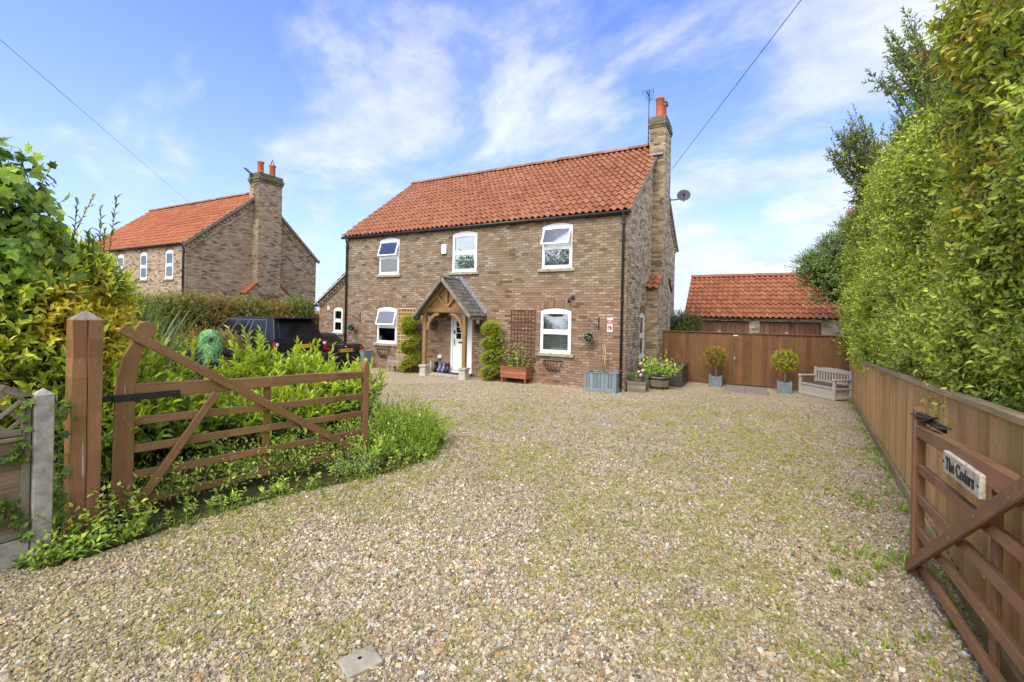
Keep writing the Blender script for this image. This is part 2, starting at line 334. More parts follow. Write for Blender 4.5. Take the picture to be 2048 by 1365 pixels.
# ------------------------------------------------------------------ mesh builder
def root_inv(o): return Matrix.LocRotScale(o.location, o.rotation_euler, o.scale).inverted()
class MB:
    def __init__(s, M=None): s.v = []; s.f = []; s.uv = []; s.mi = []; s.sm = []; s.M = M
    def add(s, vs, fs, grain=None, m=0, T=None, smooth=False, uvs=None):
        vs = [Vector(p) for p in vs]; off = len(s.v); ox, oy = random.random()*50, random.random()*50
        loc = vs
        wv = [T @ p for p in vs] if T is not None else vs
        if s.M is not None: fin = [s.M @ p for p in wv]
        else: fin = wv
        s.v += fin
        for f in fs:
            if grain is not None: base = loc
            else: base = wv
            a, b, c = base[f[0]], base[f[1]], base[f[2]]
            n = (b-a).cross(c-a)
            if n.length < 1e-12 and len(f) > 3: n = (b-a).cross(base[f[3]]-a)
            n = n.normalized() if n.length > 1e-12 else Vector((0, 0, 1))
            if grain is not None:
                u = Vector(grain); u = u - n*u.dot(n)
                if u.length < 1e-4: u = n.orthogonal()
                u.normalize(); v = n.cross(u)
                q = [(p.dot(u)+ox, p.dot(v)+oy) for p in (base[i] for i in f)]
            else:
                if abs(n.z) > .8: q = [(base[i].x, base[i].y) for i in f]
                else:
                    t = Vector((0, 0, 1)).cross(n).normalized()
                    q = [(base[i].dot(t), base[i].z) for i in f]
            s.f.append([i+off for i in f]); s.uv += q; s.mi.append(m); s.sm.append(smooth)
    def box(s, c, size, bev=0.0, rot=None, m=0, grain='auto', T=None):
        hx, hy, hz = size[0]/2, size[1]/2, size[2]/2
        if grain == 'auto': grain = [(1, 0, 0), (0, 1, 0), (0, 0, 1)][max(range(3), key=lambda i: size[i])]
        B = Matrix.Translation(Vector(c))
        if rot is not None: B = B @ (rot if isinstance(rot, Matrix) else Matrix.Rotation(rot, 4, 'Z'))
        if T is not None: B = T @ B
        if bev <= 0:
            vs = [(x*hx, y*hy, z*hz) for z in (-1, 1) for y in (-1, 1) for x in (-1, 1)]
            fs = [(0, 2, 3, 1), (4, 5, 7, 6), (0, 1, 5, 4), (2, 6, 7, 3), (0, 4, 6, 2), (1, 3, 7, 5)]
            s.add(vs, fs, grain, m, B); return
        b = min(bev, hx*.9, hy*.9, hz*.9); vs = []; idx = {}
        for x in (-1, 1):
            for y in (-1, 1):
                for z in (-1, 1):
                    for ax in range(3):
                        p = [x*(hx-b), y*(hy-b), z*(hz-b)]; p[ax] = (x*hx, y*hy, z*hz)[ax]
                        idx[(x, y, z, ax)] = len(vs); vs.append(tuple(p))
        fs = []
        for ax in range(3):
            o1, o2 = [(1, 2), (2, 0), (0, 1)][ax]
            for sg in (-1, 1):
                q = []
                for a, b2 in ((-1, -1), (1, -1), (1, 1), (-1, 1)):
                    k = [0, 0, 0]; k[ax] = sg; k[o1] = a; k[o2] = b2; q.append(idx[(*k, ax)])
                fs.append(tuple(q if sg > 0 else q[::-1]))
        for ax in range(3):
            o1, o2 = [(1, 2), (2, 0), (0, 1)][ax]
            for a in (-1, 1):
                for b2 in (-1, 1):
                    k0 = [0, 0, 0]; k1 = [0, 0, 0]; k0[ax] = -1; k1[ax] = 1
                    for k in (k0, k1): k[o1] = a; k[o2] = b2
                    q = [idx[(*k0, o1)], idx[(*k1, o1)], idx[(*k1, o2)], idx[(*k0, o2)]]
                    fs.append(tuple(q if a*b2 < 0 else q[::-1]) if True else None)
        for x in (-1, 1):
            for y in (-1, 1):
                for z in (-1, 1):
                    q = [idx[(x, y, z, i)] for i in range(3)]
                    fs.append(tuple(q if x*y*z > 0 else q[::-1]))
        s.add(vs, fs, grain, m, B)
    def bar(s, p0, p1, wid, dep, up=(0, 0, 1), bev=0.0, m=0):
        p0, p1 = Vector(p0), Vector(p1); ax = (p1-p0); L = ax.length; ax.normalize()
        up = Vector(up); y = up - ax*up.dot(ax)
        if y.length < 1e-5: y = ax.orthogonal()
        y.normalize(); z = ax.cross(y)
        Rm = Matrix((ax, y, z)).transposed().to_4x4()
        s.box((0, 0, 0), (L, wid, dep), bev, None, m, (1, 0, 0), Matrix.Translation((p0+p1)/2) @ Rm)
    def tube(s, pts, rad, n=8, m=0, cap=True, smooth=True):
        pts = [Vector(p) for p in pts]; k = len(pts); rad = rad if hasattr(rad, '__len__') else [rad]*k
        vs = []; prev = None
        for i, p in enumerate(pts):
            t = (pts[min(i+1, k-1)]-pts[max(i-1, 0)]).normalized()
            if prev is None: a = t.orthogonal().normalized()
            else:
                a = prev - t*prev.dot(t); a = a.normalized() if a.length > 1e-6 else t.orthogonal().normalized()
            prev = a; b = t.cross(a)
            for j in range(n):
                th = 2*math.pi*j/n; vs.append(p + (a*math.cos(th)+b*math.sin(th))*rad[i])
        fs = [(i*n+j, i*n+(j+1) % n, (i+1)*n+(j+1) % n, (i+1)*n+j) for i in range(k-1) for j in range(n)]
        if cap: fs += [tuple(range(n))[::-1], tuple(range((k-1)*n, k*n))]
        s.add(vs, fs, None, m, None, smooth)
    def lathe(s, prof, c=(0, 0, 0), n=20, m=0, T=None, smooth=True, cap=True):
        c = Vector(c); vs = [(c.x+r*math.cos(2*math.pi*j/n), c.y+r*math.sin(2*math.pi*j/n), c.z+z) for r, z in prof for j in range(n)]
        k = len(prof); fs = [(i*n+j, i*n+(j+1) % n, (i+1)*n+(j+1) % n, (i+1)*n+j) for i in range(k-1) for j in range(n)]
        if cap: fs += [tuple(range(n))[::-1], tuple(range((k-1)*n, k*n))]
        s.add(vs, fs, None, m, T, smooth)
    def prism(s, poly, d0, d1, plane='xz', m=0, T=None, grain=None):
        # poly in the plane, extruded along the remaining axis from d0 to d1
        def P(a, b, d): return {'xz': (a, d, b), 'xy': (a, b, d), 'yz': (d, a, b)}[plane]
        n = len(poly); vs = [P(a, b, d0) for a, b in poly] + [P(a, b, d1) for a, b in poly]
        fs = [tuple(range(n)), tuple(range(n, 2*n))[::-1]] + [(i, i+n, (i+1) % n+n, (i+1) % n) for i in range(n)]
        area = sum(poly[i][0]*poly[(i+1) % n][1]-poly[(i+1) % n][0]*poly[i][1] for i in range(n))
        flip = (area > 0) == (d1 > d0)
        if plane == 'xz': flip = not flip
        if flip: fs = [f[::-1] for f in fs] if plane != 'xz' else [f[::-1] for f in fs]
        s.add(vs, fs, grain, m, T)
    def ball(s, c, r, m=0, n=12, k=8, sq=(1, 1, 1), T=None):
        vs = []; c = Vector(c)
        for i in range(1, k):
            th = math.pi*i/k
            for j in range(n):
                ph = 2*math.pi*j/n; vs.append((c.x+r*sq[0]*math.sin(th)*math.cos(ph), c.y+r*sq[1]*math.sin(th)*math.sin(ph), c.z+r*sq[2]*math.cos(th)))
        vs += [(c.x, c.y, c.z+r*sq[2]), (c.x, c.y, c.z-r*sq[2])]; t, b = len(vs)-2, len(vs)-1
        fs = [(i*n+j, (i+1)*n+j, (i+1)*n+(j+1) % n, i*n+(j+1) % n) for i in range(k-2) for j in range(n)]
        fs += [(t, j, (j+1) % n) for j in range(n)] + [(b, (k-2)*n+(j+1) % n, (k-2)*n+j) for j in range(n)]
        s.add(vs, fs, None, m, T, True)
    def build(s, name, mats, parent=None):
        me = bpy.data.meshes.new(name); me.from_pydata(s.v, [], s.f)
        ul = me.uv_layers.new(name='UVMap'); ul.data.foreach_set('uv', np.array(s.uv, dtype=np.float32).ravel())
        for mm in (mats if isinstance(mats, (list, tuple)) else [mats]): me.materials.append(mm)
        me.polygons.foreach_set('material_index', np.array(s.mi, dtype=np.int32))
        me.polygons.foreach_set('use_smooth', np.array(s.sm, dtype=bool))
        me.update()
        bm = bmesh.new(); bm.from_mesh(me); bmesh.ops.recalc_face_normals(bm, faces=bm.faces); bm.to_mesh(me); bm.free()
        o = bpy.data.objects.new(name, me); COL.objects.link(o)
        if parent is not None: o.parent = parent
        return o

def thing(name, label, cat, loc=(0, 0, 0), rz=0.0, group=None):
    o = bpy.data.objects.new(name, None); COL.objects.link(o); o.location = loc; o.rotation_euler = (0, 0, rz)
    o.empty_display_size = .2; o['label'] = label; o['category'] = cat
    if group: o['group'] = group
    return o
def tag(o, label=None, cat=None, group=None, kind=None):
    if label: o['label'] = label
    if cat: o['category'] = cat
    if group: o['group'] = group
    if kind: o['kind'] = kind
    return o
def copy_tree(o, parent=None):
    c = o.copy(); COL.objects.link(c)
    if parent is not None: c.parent = parent
    for ch in list(o.children): copy_tree(ch, c)
    return c
def bevel(o, wd=.01, seg=2, ang=35):
    b = o.modifiers.new('bevel', 'BEVEL'); b.width = wd; b.segments = seg; b.limit_method = 'ANGLE'; b.angle_limit = R(ang); b.harden_normals = True; return o
def smooth_all(o):
    o.data.polygons.foreach_set('use_smooth', np.ones(len(o.data.polygons), dtype=bool)); return o

# ------------------------------------------------------------------ fast array meshes (leaves, stones, blades)
def array_mesh(name, V, F, colors, mats, parent=None, loc=None, smooth=False, mi=None):
    """V (n,3); F list of (m,k) int arrays"""
    if loc is not None: V = V - np.asarray(loc, dtype=float)
    me = bpy.data.meshes.new(name); me.vertices.add(len(V)); me.vertices.foreach_set('co', V.astype(np.float32).ravel())
    lv = np.concatenate([f.ravel() for f in F]).astype(np.int32)
    tot = np.concatenate([np.full(len(f), f.shape[1], dtype=np.int32) for f in F]); start = np.concatenate([[0], np.cumsum(tot)[:-1]]).astype(np.int32)
    me.loops.add(len(lv)); me.loops.foreach_set('vertex_index', lv)
    me.polygons.add(len(tot)); me.polygons.foreach_set('loop_start', start)
    for m in (mats if isinstance(mats, (list, tuple)) else [mats]): me.materials.append(m)
    if mi is not None: me.polygons.foreach_set('material_index', mi.astype(np.int32))
    me.update(calc_edges=True)
    me.polygons.foreach_set('use_smooth', np.full(len(tot), smooth, dtype=bool))
    at = me.attributes.new('Col', 'FLOAT_COLOR', 'POINT')
    c4 = np.ones((len(V), 4), dtype=np.float32); c4[:, :3] = colors; at.data.foreach_set('color', c4.ravel())
    o = bpy.data.objects.new(name, me); COL.objects.link(o)
    if parent is not None: o.parent = parent
    return o
def unit(a): return a/np.maximum(np.linalg.norm(a, axis=-1, keepdims=True), 1e-9)
LEAF0 = (np.array([(0, 0, 0), (-.5, .42, .10), (0, 1, -.12), (.5, .42, .10), (0, .5, -.02)]), [np.array([[0, 4, 2, 1], [0, 3, 2, 4]])])
LEAF1 = (np.array([(0, 0, 0), (-.42, .28, .10), (0, .3, 0), (.42, .28, .10), (-.42, .66, .07), (0, .68, -.03), (.42, .66, .07), (0, 1, -.16)]),
         [np.array([[1, 2, 5, 4], [2, 3, 6, 5]]), np.array([[0, 2, 1], [0, 3, 2], [4, 5, 7], [5, 6, 7]])])
LEAFIVY = (np.array([(0, 0, 0), (-.5, .12, .03), (-.34, .42, .05), (-.42, .66, .02), (-.12, .66, .02), (0, 1, -.06), (.12, .66, .02), (.42, .66, .02), (.34, .42, .05), (.5, .12, .03), (0, .4, -.03)]),
           [np.array([[0, 10, 2, 1], [0, 9, 8, 10], [10, 4, 3, 2], [8, 7, 6, 10], [10, 6, 5, 4]])])
def leaf_verts(P, D, N, L, W, tmpl):
    D = unit(D); S = unit(np.cross(D, N)); N = np.cross(S, D); t = tmpl[0]
    V = P[:, None, :] + S[:, None, :]*(t[None, :, 0:1]*W[:, None, None]) + D[:, None, :]*(t[None, :, 1:2]*L[:, None, None]) + N[:, None, :]*(t[None, :, 2:3]*L[:, None, None])
    return V
class Leaves:
    def __init__(s): s.P = []; s.D = []; s.N = []; s.L = []; s.W = []; s.C = []; s.SV = []; s.SF = []; s.ns = 0
    def put(s, P, D, N, L, W, C): s.P.append(P); s.D.append(D); s.N.append(N); s.L.append(L); s.W.append(W); s.C.append(C)
    def shoots(s, P, D, length, n, leaf, width, young, old, spread=(75, 25), t0=.1, jit=.25, var=.25, droop=0.0, agepow=1.5, stem=0.0, flat=0.0, whorl=2.4):
        k = len(P); D = unit(D); length = np.broadcast_to(length, (k,))*rng.uniform(.7, 1.3, k)
        A = unit(np.cross(D, unit(rng.normal(size=(k, 3))))); B = np.cross(D, A)
        t = t0 + (1-t0)*(np.arange(n)+.5)/n
        az = rng.uniform(0, 6.28, k)[:, None] + np.arange(n)[None, :]*whorl + rng.normal(0, .25, (k, n))
        ang = np.radians(spread[0]+(spread[1]-spread[0])*t)[None, :] + rng.normal(0, jit, (k, n))
        rad = A[:, None]*np.cos(az)[..., None] + B[:, None]*np.sin(az)[..., None]
        d = D[:, None]*np.cos(ang)[..., None] + rad*np.sin(ang)[..., None]
        nn = D[:, None]*np.sin(ang)[..., None] - rad*np.cos(ang)[..., None]
        d[..., 2] -= droop
        if flat: nn[..., 2] += flat
        p = P[:, None] + D[:, None]*(t[None, :]*length[:, None])[..., None]
        p[..., 2] -= (droop*.35*t[None, :]**2*length[:, None])
        L = leaf*rng.uniform(.65, 1.2, (k, n))*(1-.25*t[None, :]); W = L*width*rng.uniform(.85, 1.15, (k, n))
        y, o = np.asarray(young, float), np.asarray(old, float)
        f = np.clip(t[None, :]**agepow + rng.normal(0, .18, (k, n)), 0, 1)[..., None]
        c = (o*(1-f)+y*f)*np.clip(rng.normal(1, var, (k, n, 1)), .45, 1.7)*np.clip(rng.normal(1, .1, (k, 1, 1)), .7, 1.3)
        s.put(p.reshape(-1, 3), d.reshape(-1, 3), nn.reshape(-1, 3), L.ravel(), W.ravel(), c.reshape(-1, 3))
        if stem > 0:
            E = P + D*length[:, None]; E[:, 2] -= droop*.35*length
            s.stems(P - D*.05, E, stem)
    def stems(s, P, E, r, r1=None):
        k = len(P); D = unit(E-P); A = unit(np.cross(D, np.array([.3, .5, .81]))); B = np.cross(D, A)
        r = np.broadcast_to(r, (k,)); r1 = r*.5 if r1 is None else np.broadcast_to(r1, (k,))
        V = []
        for (Q, rr) in ((P, r), (E, r1)):
            for a in (0, 2.094, 4.189): V.append(Q + (A*math.cos(a)+B*math.sin(a))*rr[:, None])
        V = np.stack(V, 1).reshape(-1, 3); b = (np.arange(k)*6)[:, None] + s.ns
        F = np.concatenate([b+np.array([[i, (i+1) % 3, (i+1) % 3+3, i+3]]) for i in range(3)])
        s.SV.append(V); s.SF.append(F); s.ns += len(V)
    def build(s, name, mat, parent=None, loc=None, tmpl=LEAF0, stemname='stems', stemcol=(.10, .075, .05), smooth=False):
        P, D, N, L, W, C = (np.concatenate(a) for a in (s.P, s.D, s.N, s.L, s.W, s.C))
        V = leaf_verts(P, D, N, L, W, tmpl); n, k = V.shape[:2]; off = (np.arange(n)*k)
        F = [(off[:, None, None]+f[None]).reshape(-1, f.shape[1]) for f in tmpl[1]]
        o = array_mesh(name, V.reshape(-1, 3), F, np.repeat(C, k, 0), mat, parent, loc, smooth)
        if s.SV:
            SV = np.concatenate(s.SV)
            array_mesh(stemname, SV, [np.concatenate(s.SF)], np.tile(np.array(stemcol), (len(SV), 1))*rng.uniform(.7, 1.2, (len(SV), 1)), M_LEAFSTEM, parent, loc)
        return o
M_LEAFSTEM = attr_mat('twig')
_lat = rng.random((256, 256))
def vnoise(x, y):
    xi = np.floor(x).astype(int); yi = np.floor(y).astype(int); fx = x-xi; fy = y-yi
    fx = fx*fx*(3-2*fx); fy = fy*fy*(3-2*fy); a = _lat[xi % 256, yi % 256]; b = _lat[(xi+1) % 256, yi % 256]; c = _lat[xi % 256, (yi+1) % 256]; d_ = _lat[(xi+1) % 256, (yi+1) % 256]
    return (a*(1-fx)+b*fx)*(1-fy)+(c*(1-fx)+d_*fx)*fy
def fbm(x, y): return (vnoise(x, y)*.5+vnoise(x*2.1+7, y*2.1+3)*.3+vnoise(x*4.3+1, y*4.3+9)*.2)
def sph(n, up=-1.0):
    v = unit(rng.normal(size=(n, 3))); bad = v[:, 2] < up
    v[bad, 2] = np.abs(v[bad, 2]); return v
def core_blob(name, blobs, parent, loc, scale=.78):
    """solid dark core added inside a shrub to block light: a lumpy closed body for each lobe"""
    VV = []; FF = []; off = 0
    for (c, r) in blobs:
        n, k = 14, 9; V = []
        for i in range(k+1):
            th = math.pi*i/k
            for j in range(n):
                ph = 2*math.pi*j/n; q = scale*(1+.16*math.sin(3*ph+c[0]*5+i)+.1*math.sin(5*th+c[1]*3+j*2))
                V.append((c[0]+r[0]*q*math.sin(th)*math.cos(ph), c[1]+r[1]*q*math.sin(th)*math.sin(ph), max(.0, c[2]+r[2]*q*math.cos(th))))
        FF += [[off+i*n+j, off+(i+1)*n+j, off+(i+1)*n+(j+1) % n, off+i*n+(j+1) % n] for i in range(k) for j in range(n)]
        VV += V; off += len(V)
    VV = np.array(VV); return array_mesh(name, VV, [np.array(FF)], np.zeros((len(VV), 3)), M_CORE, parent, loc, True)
def pt_lobes(blobs, per_m2, shell=(.72, 1.05), up=-.5):
    P = []; D = []
    for (c, r) in blobs:
        area = 4*math.pi*((r[0]*r[1]+r[1]*r[2]+r[0]*r[2])/3); n = int(area*per_m2)
        v = sph(n, up); q = rng.uniform(*shell, n)[:, None]
        p = np.array(c)+v*np.array(r)*q; nrm = unit(v/np.array(r)); keep = p[:, 2] > .03
        P.append(p[keep]); D.append(nrm[keep])
    return np.concatenate(P), np.concatenate(D)
# ================================================================== SETTING
def sheet(name, poly, z, m, kind='structure'):
    b = MB(); b.add([(x, y, z) for x, y in poly], [tuple(range(len(poly)))]); return tag(b.build(name, m), kind=kind)
sheet('ground', [(-900, -60), (900, -60), (900, 1500), (-900, 1500)], -.035, M_FIELD)
DRIVE = [(-20, -4), (1.05, -4), (1.2, 3.0), (2.06, 13.9), (2.2, 15.95), (-3.2, 15.95), (-3.2, 12.5), (-14.6, 12.5), (-14.6, 12.95), (-19, 12.95), (-19, 6.9), (-9, 6.9), (-5.2, 6.3), (-4.35, 5.75), (-3.98, 5.0), (-4.05, 4.2), (-4.5, 3.1), (-4.66, 2.2), (-4.66, 1.45), (-5.1, 1.2), (-20, 1.0)]
drv = sheet('gravel_drive', DRIVE, 0.0, M_GRAVEL)
BED = [(-19, 1.0), (-5.0, 1.1), (-4.60, 1.4), (-4.6, 2.3), (-4.45, 3.1), (-4.0, 4.2), (-3.93, 5.0), (-4.3, 5.8), (-5.2, 6.4), (-9, 7.0), (-19, 7.0)]
sheet('garden_soil', BED, .006, M_EARTH)

# ------------------------------------------------------------------ loose stones of the drive
def inpoly(x, y, poly):
    ins = np.zeros(len(x), bool); n = len(poly); j = n-1
    for i in range(n):
        xi, yi = poly[i]; xj, yj = poly[j]
        c = ((yi > y) != (yj > y)) & (x < (xj-xi)*(y-yi)/((yj-yi) or 1e-9)+xi); ins ^= c; j = i
    return ins
MANHOLE = (-1.935, 1.85)
def pebbles():
    N = 1150000
    r = np.sqrt(rng.uniform(1.7**2, 13.5**2, N)); keepd = rng.random(N) < np.clip(np.clip(1.45-r/6.5, 0, 1)**1.3, .10, 1); a = rng.uniform(R(-30), R(88), N)   # fan round the entrance
    x = -r*np.sin(a); y = r*np.cos(a)
    ok = keepd & inpoly(x, y, DRIVE) & ~inpoly(x, y, BED) & ~((np.abs(x-MANHOLE[0]) < .085) & (np.abs(y-MANHOLE[1]) < .095)); x, y, r = x[ok], y[ok], r[ok]; n = len(x)
    cube = np.array([(sx, sy, sz) for sz in (-1, 1) for sy in (-1, 1) for sx in (-1, 1)], float)
    s = np.exp(rng.normal(math.log(.0064), .34, n)).clip(.003, .017)
    V = cube[None]*(1+rng.uniform(-.42, .25, (n, 8, 3)))
    V *= (s[:, None]*np.stack([rng.uniform(.8, 1.5, n), rng.uniform(.7, 1.1, n), rng.uniform(.45, .8, n)], 1))[:, None, :]
    q = rng.normal(size=(n, 4)); q[:, 1:3] *= .35; q = unit(q); w_, i, j, k = q.T
    Rm = np.stack([1-2*(j*j+k*k), 2*(i*j-k*w_), 2*(i*k+j*w_), 2*(i*j+k*w_), 1-2*(i*i+k*k), 2*(j*k-i*w_), 2*(i*k-j*w_), 2*(j*k+i*w_), 1-2*(i*i+j*j)], 1).reshape(-1, 3, 3)
    V = np.einsum('nab,nvb->nva', Rm, V); V += np.stack([x, y, s*rng.uniform(.15, .75, n)], 1)[:, None, :]
    pal = np.array([c for _, c in STONES]); wts = np.array([.06, .13, .17, .13, .16, .11, .10, .07, .07])
    C = pal[rng.choice(len(pal), n, p=wts/wts.sum())]*np.clip(rng.normal(1, .16, (n, 1)), .55, 1.45)*(.80+.4*fbm(x*.8+5, y*.8))[:, None]
    al = np.clip((fbm(x*.7+20, y*.7+11)*.8+.5*fbm(x*3.1, y*3.1+30)+.14*np.exp(-((x+.9)/1.5)**2)-.62)*4.0, 0, .6)[:, None]*rng.uniform(.2, 1, (n, 1)); C = C*(1-al)+np.array([.30, .275, .075])*al
    f = np.array([[0, 2, 3, 1], [4, 5, 7, 6], [0, 1, 5, 4], [2, 6, 7, 3], [0, 4, 6, 2], [1, 3, 7, 5]])
    F = (np.arange(n)*8)[:, None, None]+f[None]
    tag(array_mesh('gravel', V.reshape(-1, 3), [F.reshape(-1, 4)], np.repeat(C, 8, 0), M_PEBBLE), kind='stuff')
pebbles()

# ================================================================== BUILDINGS
def pantiles(b, o, u, s, length, slope, cw=.2, gauge=.33, h=.075, m=0, lift=.042):
    o, u, s = Vector(o), Vector(u).normalized(), Vector(s).normalized(); nrm = u.cross(s).normalized()
    if nrm.z < 0: nrm = -nrm
    nc = max(1, round(length/cw)); nr = max(1, round(slope/gauge)); cw = length/nc; gauge = slope/nr
    ts = [0, .14, .28, .42, .58, .74, .9, 1.06]
    prof = [.55, .92, 1.0, .78, .32, .04, .12, .5]
    for r in range(nr):
        for c in range(nc):
            jx, jn, tw = random.gauss(0, .003), random.gauss(0, .0035), random.gauss(0, .004)
            s0, s1 = r*gauge-.02+jx, (r+1)*gauge+.035
            lo, hi = [], []
            for t, p in zip(ts, prof):
                a = (c+t)*cw
                lo.append(o+u*a+s*s0+nrm*(p*h+lift+jn+tw*(t-.5)*4)); hi.append(o+u*a+s*s1+nrm*(p*h+jn-.006))
            k = len(ts); lip = [p-nrm*.02 for p in lo]
            b.add(lo+hi, [(i, i+1, i+1+k, i+k) for i in range(k-1)], None, m, None, True)
            b.add(lip+lo, [(i, i+1, i+1+k, i+k) for i in range(k-1)], None, m)
def ridge_row(b, p0, p1, r=.13, seg=.45, m=0):
    p0, p1 = Vector(p0), Vector(p1); L = (p1-p0).length; n = max(1, round(L/seg)); d = (p1-p0)/n; sd = d.normalized().cross(Vector((0, 0, 1)))
    for i in range(n):
        a = p0+d*i+Vector((0, 0, random.gauss(0, .006))); e = a+d*.985; vs = []
        for q, rr in ((a, r*1.03), (e, r)):
            for j in range(9):
                th = math.pi*j/8; vs.append(q+sd*math.cos(th)*rr*1.15+Vector((0, 0, math.sin(th)*rr-.04)))
        b.add(vs, [(j, j+1, j+10, j+9) for j in range(8)]+[tuple(range(9)), tuple(range(9, 18))], None, m, None, False)
def wall_cells(b, W, H0, H1, opens, T, depth=.16, m=0):
    """wall in local x (0..W), z (H0..H1), outside is -y; opens: (x0,x1,z0,zs,zapex) with a segmental head"""
    xs = sorted({0, W, *[v for o in opens for v in o[:2]]}); zs = sorted({H0, H1, *[v for o in opens for v in (o[2], o[4])]})
    for i in range(len(xs)-1):
        for j in range(len(zs)-1):
            x0, x1, z0, z1 = xs[i], xs[i+1], zs[j], zs[j+1]
            if any(o[0] <= (x0+x1)/2 <= o[1] and o[2] <= (z0+z1)/2 <= o[4] for o in opens): continue
            b.add([(x0, 0, z0), (x1, 0, z0), (x1, 0, z1), (x0, 0, z1)], [(0, 1, 2, 3)], None, m, T)
    for x0, x1, z0, z1, za in opens:
        arc = arc_pts(x0, x1, z1, za)
        for i in range(len(arc)-1):
            (xa, a), (xb, c) = arc[i], arc[i+1]
            if max(a, c) < za-1e-5 or True: b.add([(xa, 0, a), (xb, 0, c), (xb, 0, za+1e-4), (xa, 0, za+1e-4)], [(0, 1, 2, 3)], None, m, T)
            b.add([(xa, 0, a), (xb, 0, c), (xb, depth, c), (xa, depth, a)], [(0, 1, 2, 3)], None, m, T)
        for x in (x0, x1): b.add([(x, 0, z0), (x, depth, z0), (x, depth, z1), (x, 0, z1)], [(0, 1, 2, 3)], None, m, T)
        b.add([(x0, 0, z0), (x1, 0, z0), (x1, depth, z0), (x0, depth, z0)], [(0, 1, 2, 3)], None, m, T)
def arc_pts(x0, x1, z1, za, n=10):
    return [(x0+(x1-x0)*i/n, z1+(za-z1)*(1-(2*i/n-1)**2)) for i in range(n+1)]
def window(house, inv, T, x0, x1, z0, z1, za, tilt=0.0, mid=.5, shutters=True, sill=True, bars=2, arch=True, hung=True):
    """white window in wall-local x/z, outside is -y. parts of the house: window (frame) > sash, pane, shutter, sill"""
    TT = inv @ T; yf, dp, fw = .025, .075, .07
    f = MB(); zc = z0+(z1-z0)*mid
    f.box((x0+fw/2+.004, yf+dp/2, (z0+z1)/2), (fw, dp, z1-z0), .006, T=TT); f.box((x1-fw/2-.004, yf+dp/2, (z0+z1)/2), (fw, dp, z1-z0), .006, T=TT)
    f.box(((x0+x1)/2, yf+dp/2, z0+.035), (x1-x0-2*fw-.01, dp-.004, .07), .006, T=TT); f.box(((x0+x1)/2, yf+dp/2, zc), (x1-x0-2*fw-.01, dp-.004, .075), .006, T=TT)
    f.box(((x0+x1)/2, yf-.02, z0+.012), (x1-x0-.01, .06, .024), .004, T=TT)
    head = [(x0+.004, z1-.075), (x1-.004, z1-.075)]+[(a, c-.002) for a, c in arc_pts(x0+.004, x1-.004, z1, za)][::-1]
    f.prism(head, yf+.001, yf+dp, 'xz', T=TT)
    wf = f.build('window', M_PVC, house)
    def sash(za0, zb0, ang):
        s = MB(); sx0, sx1 = x0+fw-.02, x1-fw+.02; h = zb0-za0; bw = .052
        S = TT @ Matrix.Translation((0, yf-.012, zb0)) @ Matrix.Rotation(-ang, 4, 'X') if ang else TT @ Matrix.Translation((0, yf-.012, zb0))
        for xx in (sx0+bw/2, sx1-bw/2): s.box((xx, .025, -h/2), (bw, .05, h), .006, T=S)
        for zz_ in (-bw/2, -h+bw/2): s.box(((sx0+sx1)/2, .025, zz_), (sx1-sx0-2*bw, .048, bw), .006, T=S)
        if ang or hung: s.box(((sx0+sx1)/2, -.004, -.028), ((sx1-sx0)*.36, .012, .022), .003, T=S)
        so = s.build('sash', M_PVC, wf)
        p = MB(); p.box(((sx0+sx1)/2, .025, -h/2), (sx1-sx0-2*bw+.01, .008, h-2*bw+.01), 0, T=S); p.build('pane', M_GLASS, wf)
    sash(zc+.025, z1-.06, tilt); sash(z0+.055, zc-.025, 0)
    if shutters:
        s = MB(); ix0, ix1 = x0+fw, x1-fw; n = bars+1; pw = (ix1-ix0)/n; yb = yf+dp+.035
        for (a, c) in ((z0+.06, zc-.01), (zc+.01, z1-.03)):
            for i in range(n+1): s.box((ix0+pw*i, yb, (a+c)/2), (.036, .03, c-a), 0, T=TT)
            s.box(((ix0+ix1)/2, yb, a+.03), (ix1-ix0, .029, .05), 0, T=TT); s.box(((ix0+ix1)/2, yb, c-.03), (ix1-ix0, .029, .05), 0, T=TT)
            k = int((c-a-.12)/.062)
            for i in range(n):
                for j in range(k): s.box((ix0+pw*(i+.5), yb, a+.09+j*.062), (pw-.04, .056, .009), 0, Matrix.Rotation(R(shutters if shutters is not True else 32), 4, 'X'), T=TT)
        s.build('shutter', M_SHUTTER, wf)
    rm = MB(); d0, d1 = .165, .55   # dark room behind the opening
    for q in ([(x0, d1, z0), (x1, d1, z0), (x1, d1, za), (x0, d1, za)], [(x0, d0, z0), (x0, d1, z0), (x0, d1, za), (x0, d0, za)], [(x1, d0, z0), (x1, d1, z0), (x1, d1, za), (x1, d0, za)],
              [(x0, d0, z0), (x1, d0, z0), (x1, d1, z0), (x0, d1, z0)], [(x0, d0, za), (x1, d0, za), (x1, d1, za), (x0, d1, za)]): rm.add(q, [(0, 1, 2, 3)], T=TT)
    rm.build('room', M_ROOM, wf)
    if sill:
        s = MB(); s.box(((x0+x1)/2, .01, z0-.045), (x1-x0+.2, .15, .09), .008, T=TT); s.build('sill', M_SILL, wf)
    if arch: soldier_arch(house, TT, x0, x1, z1, za)
    return wf
def soldier_arch(house, TT, x0, x1, z1, za, h=.225, n=None):
    a = MB(); n = n or int((x1-x0+.08)/.077)
    for i in range(n):
        t = (i+.5)/n; x = x0-.04+(x1-x0+.08)*t; zb = z1+(za-z1)*(1-(2*t-1)**2)
        hh = h+random.uniform(-.004, .004)
        a.box((x, .045, zb+hh/2+.004), (.066, .1, hh), .003, Matrix.Rotation((t-.5)*.42, 4, 'Y'), T=TT)
    a.build('brick_arch', M_SOLDIER, house)
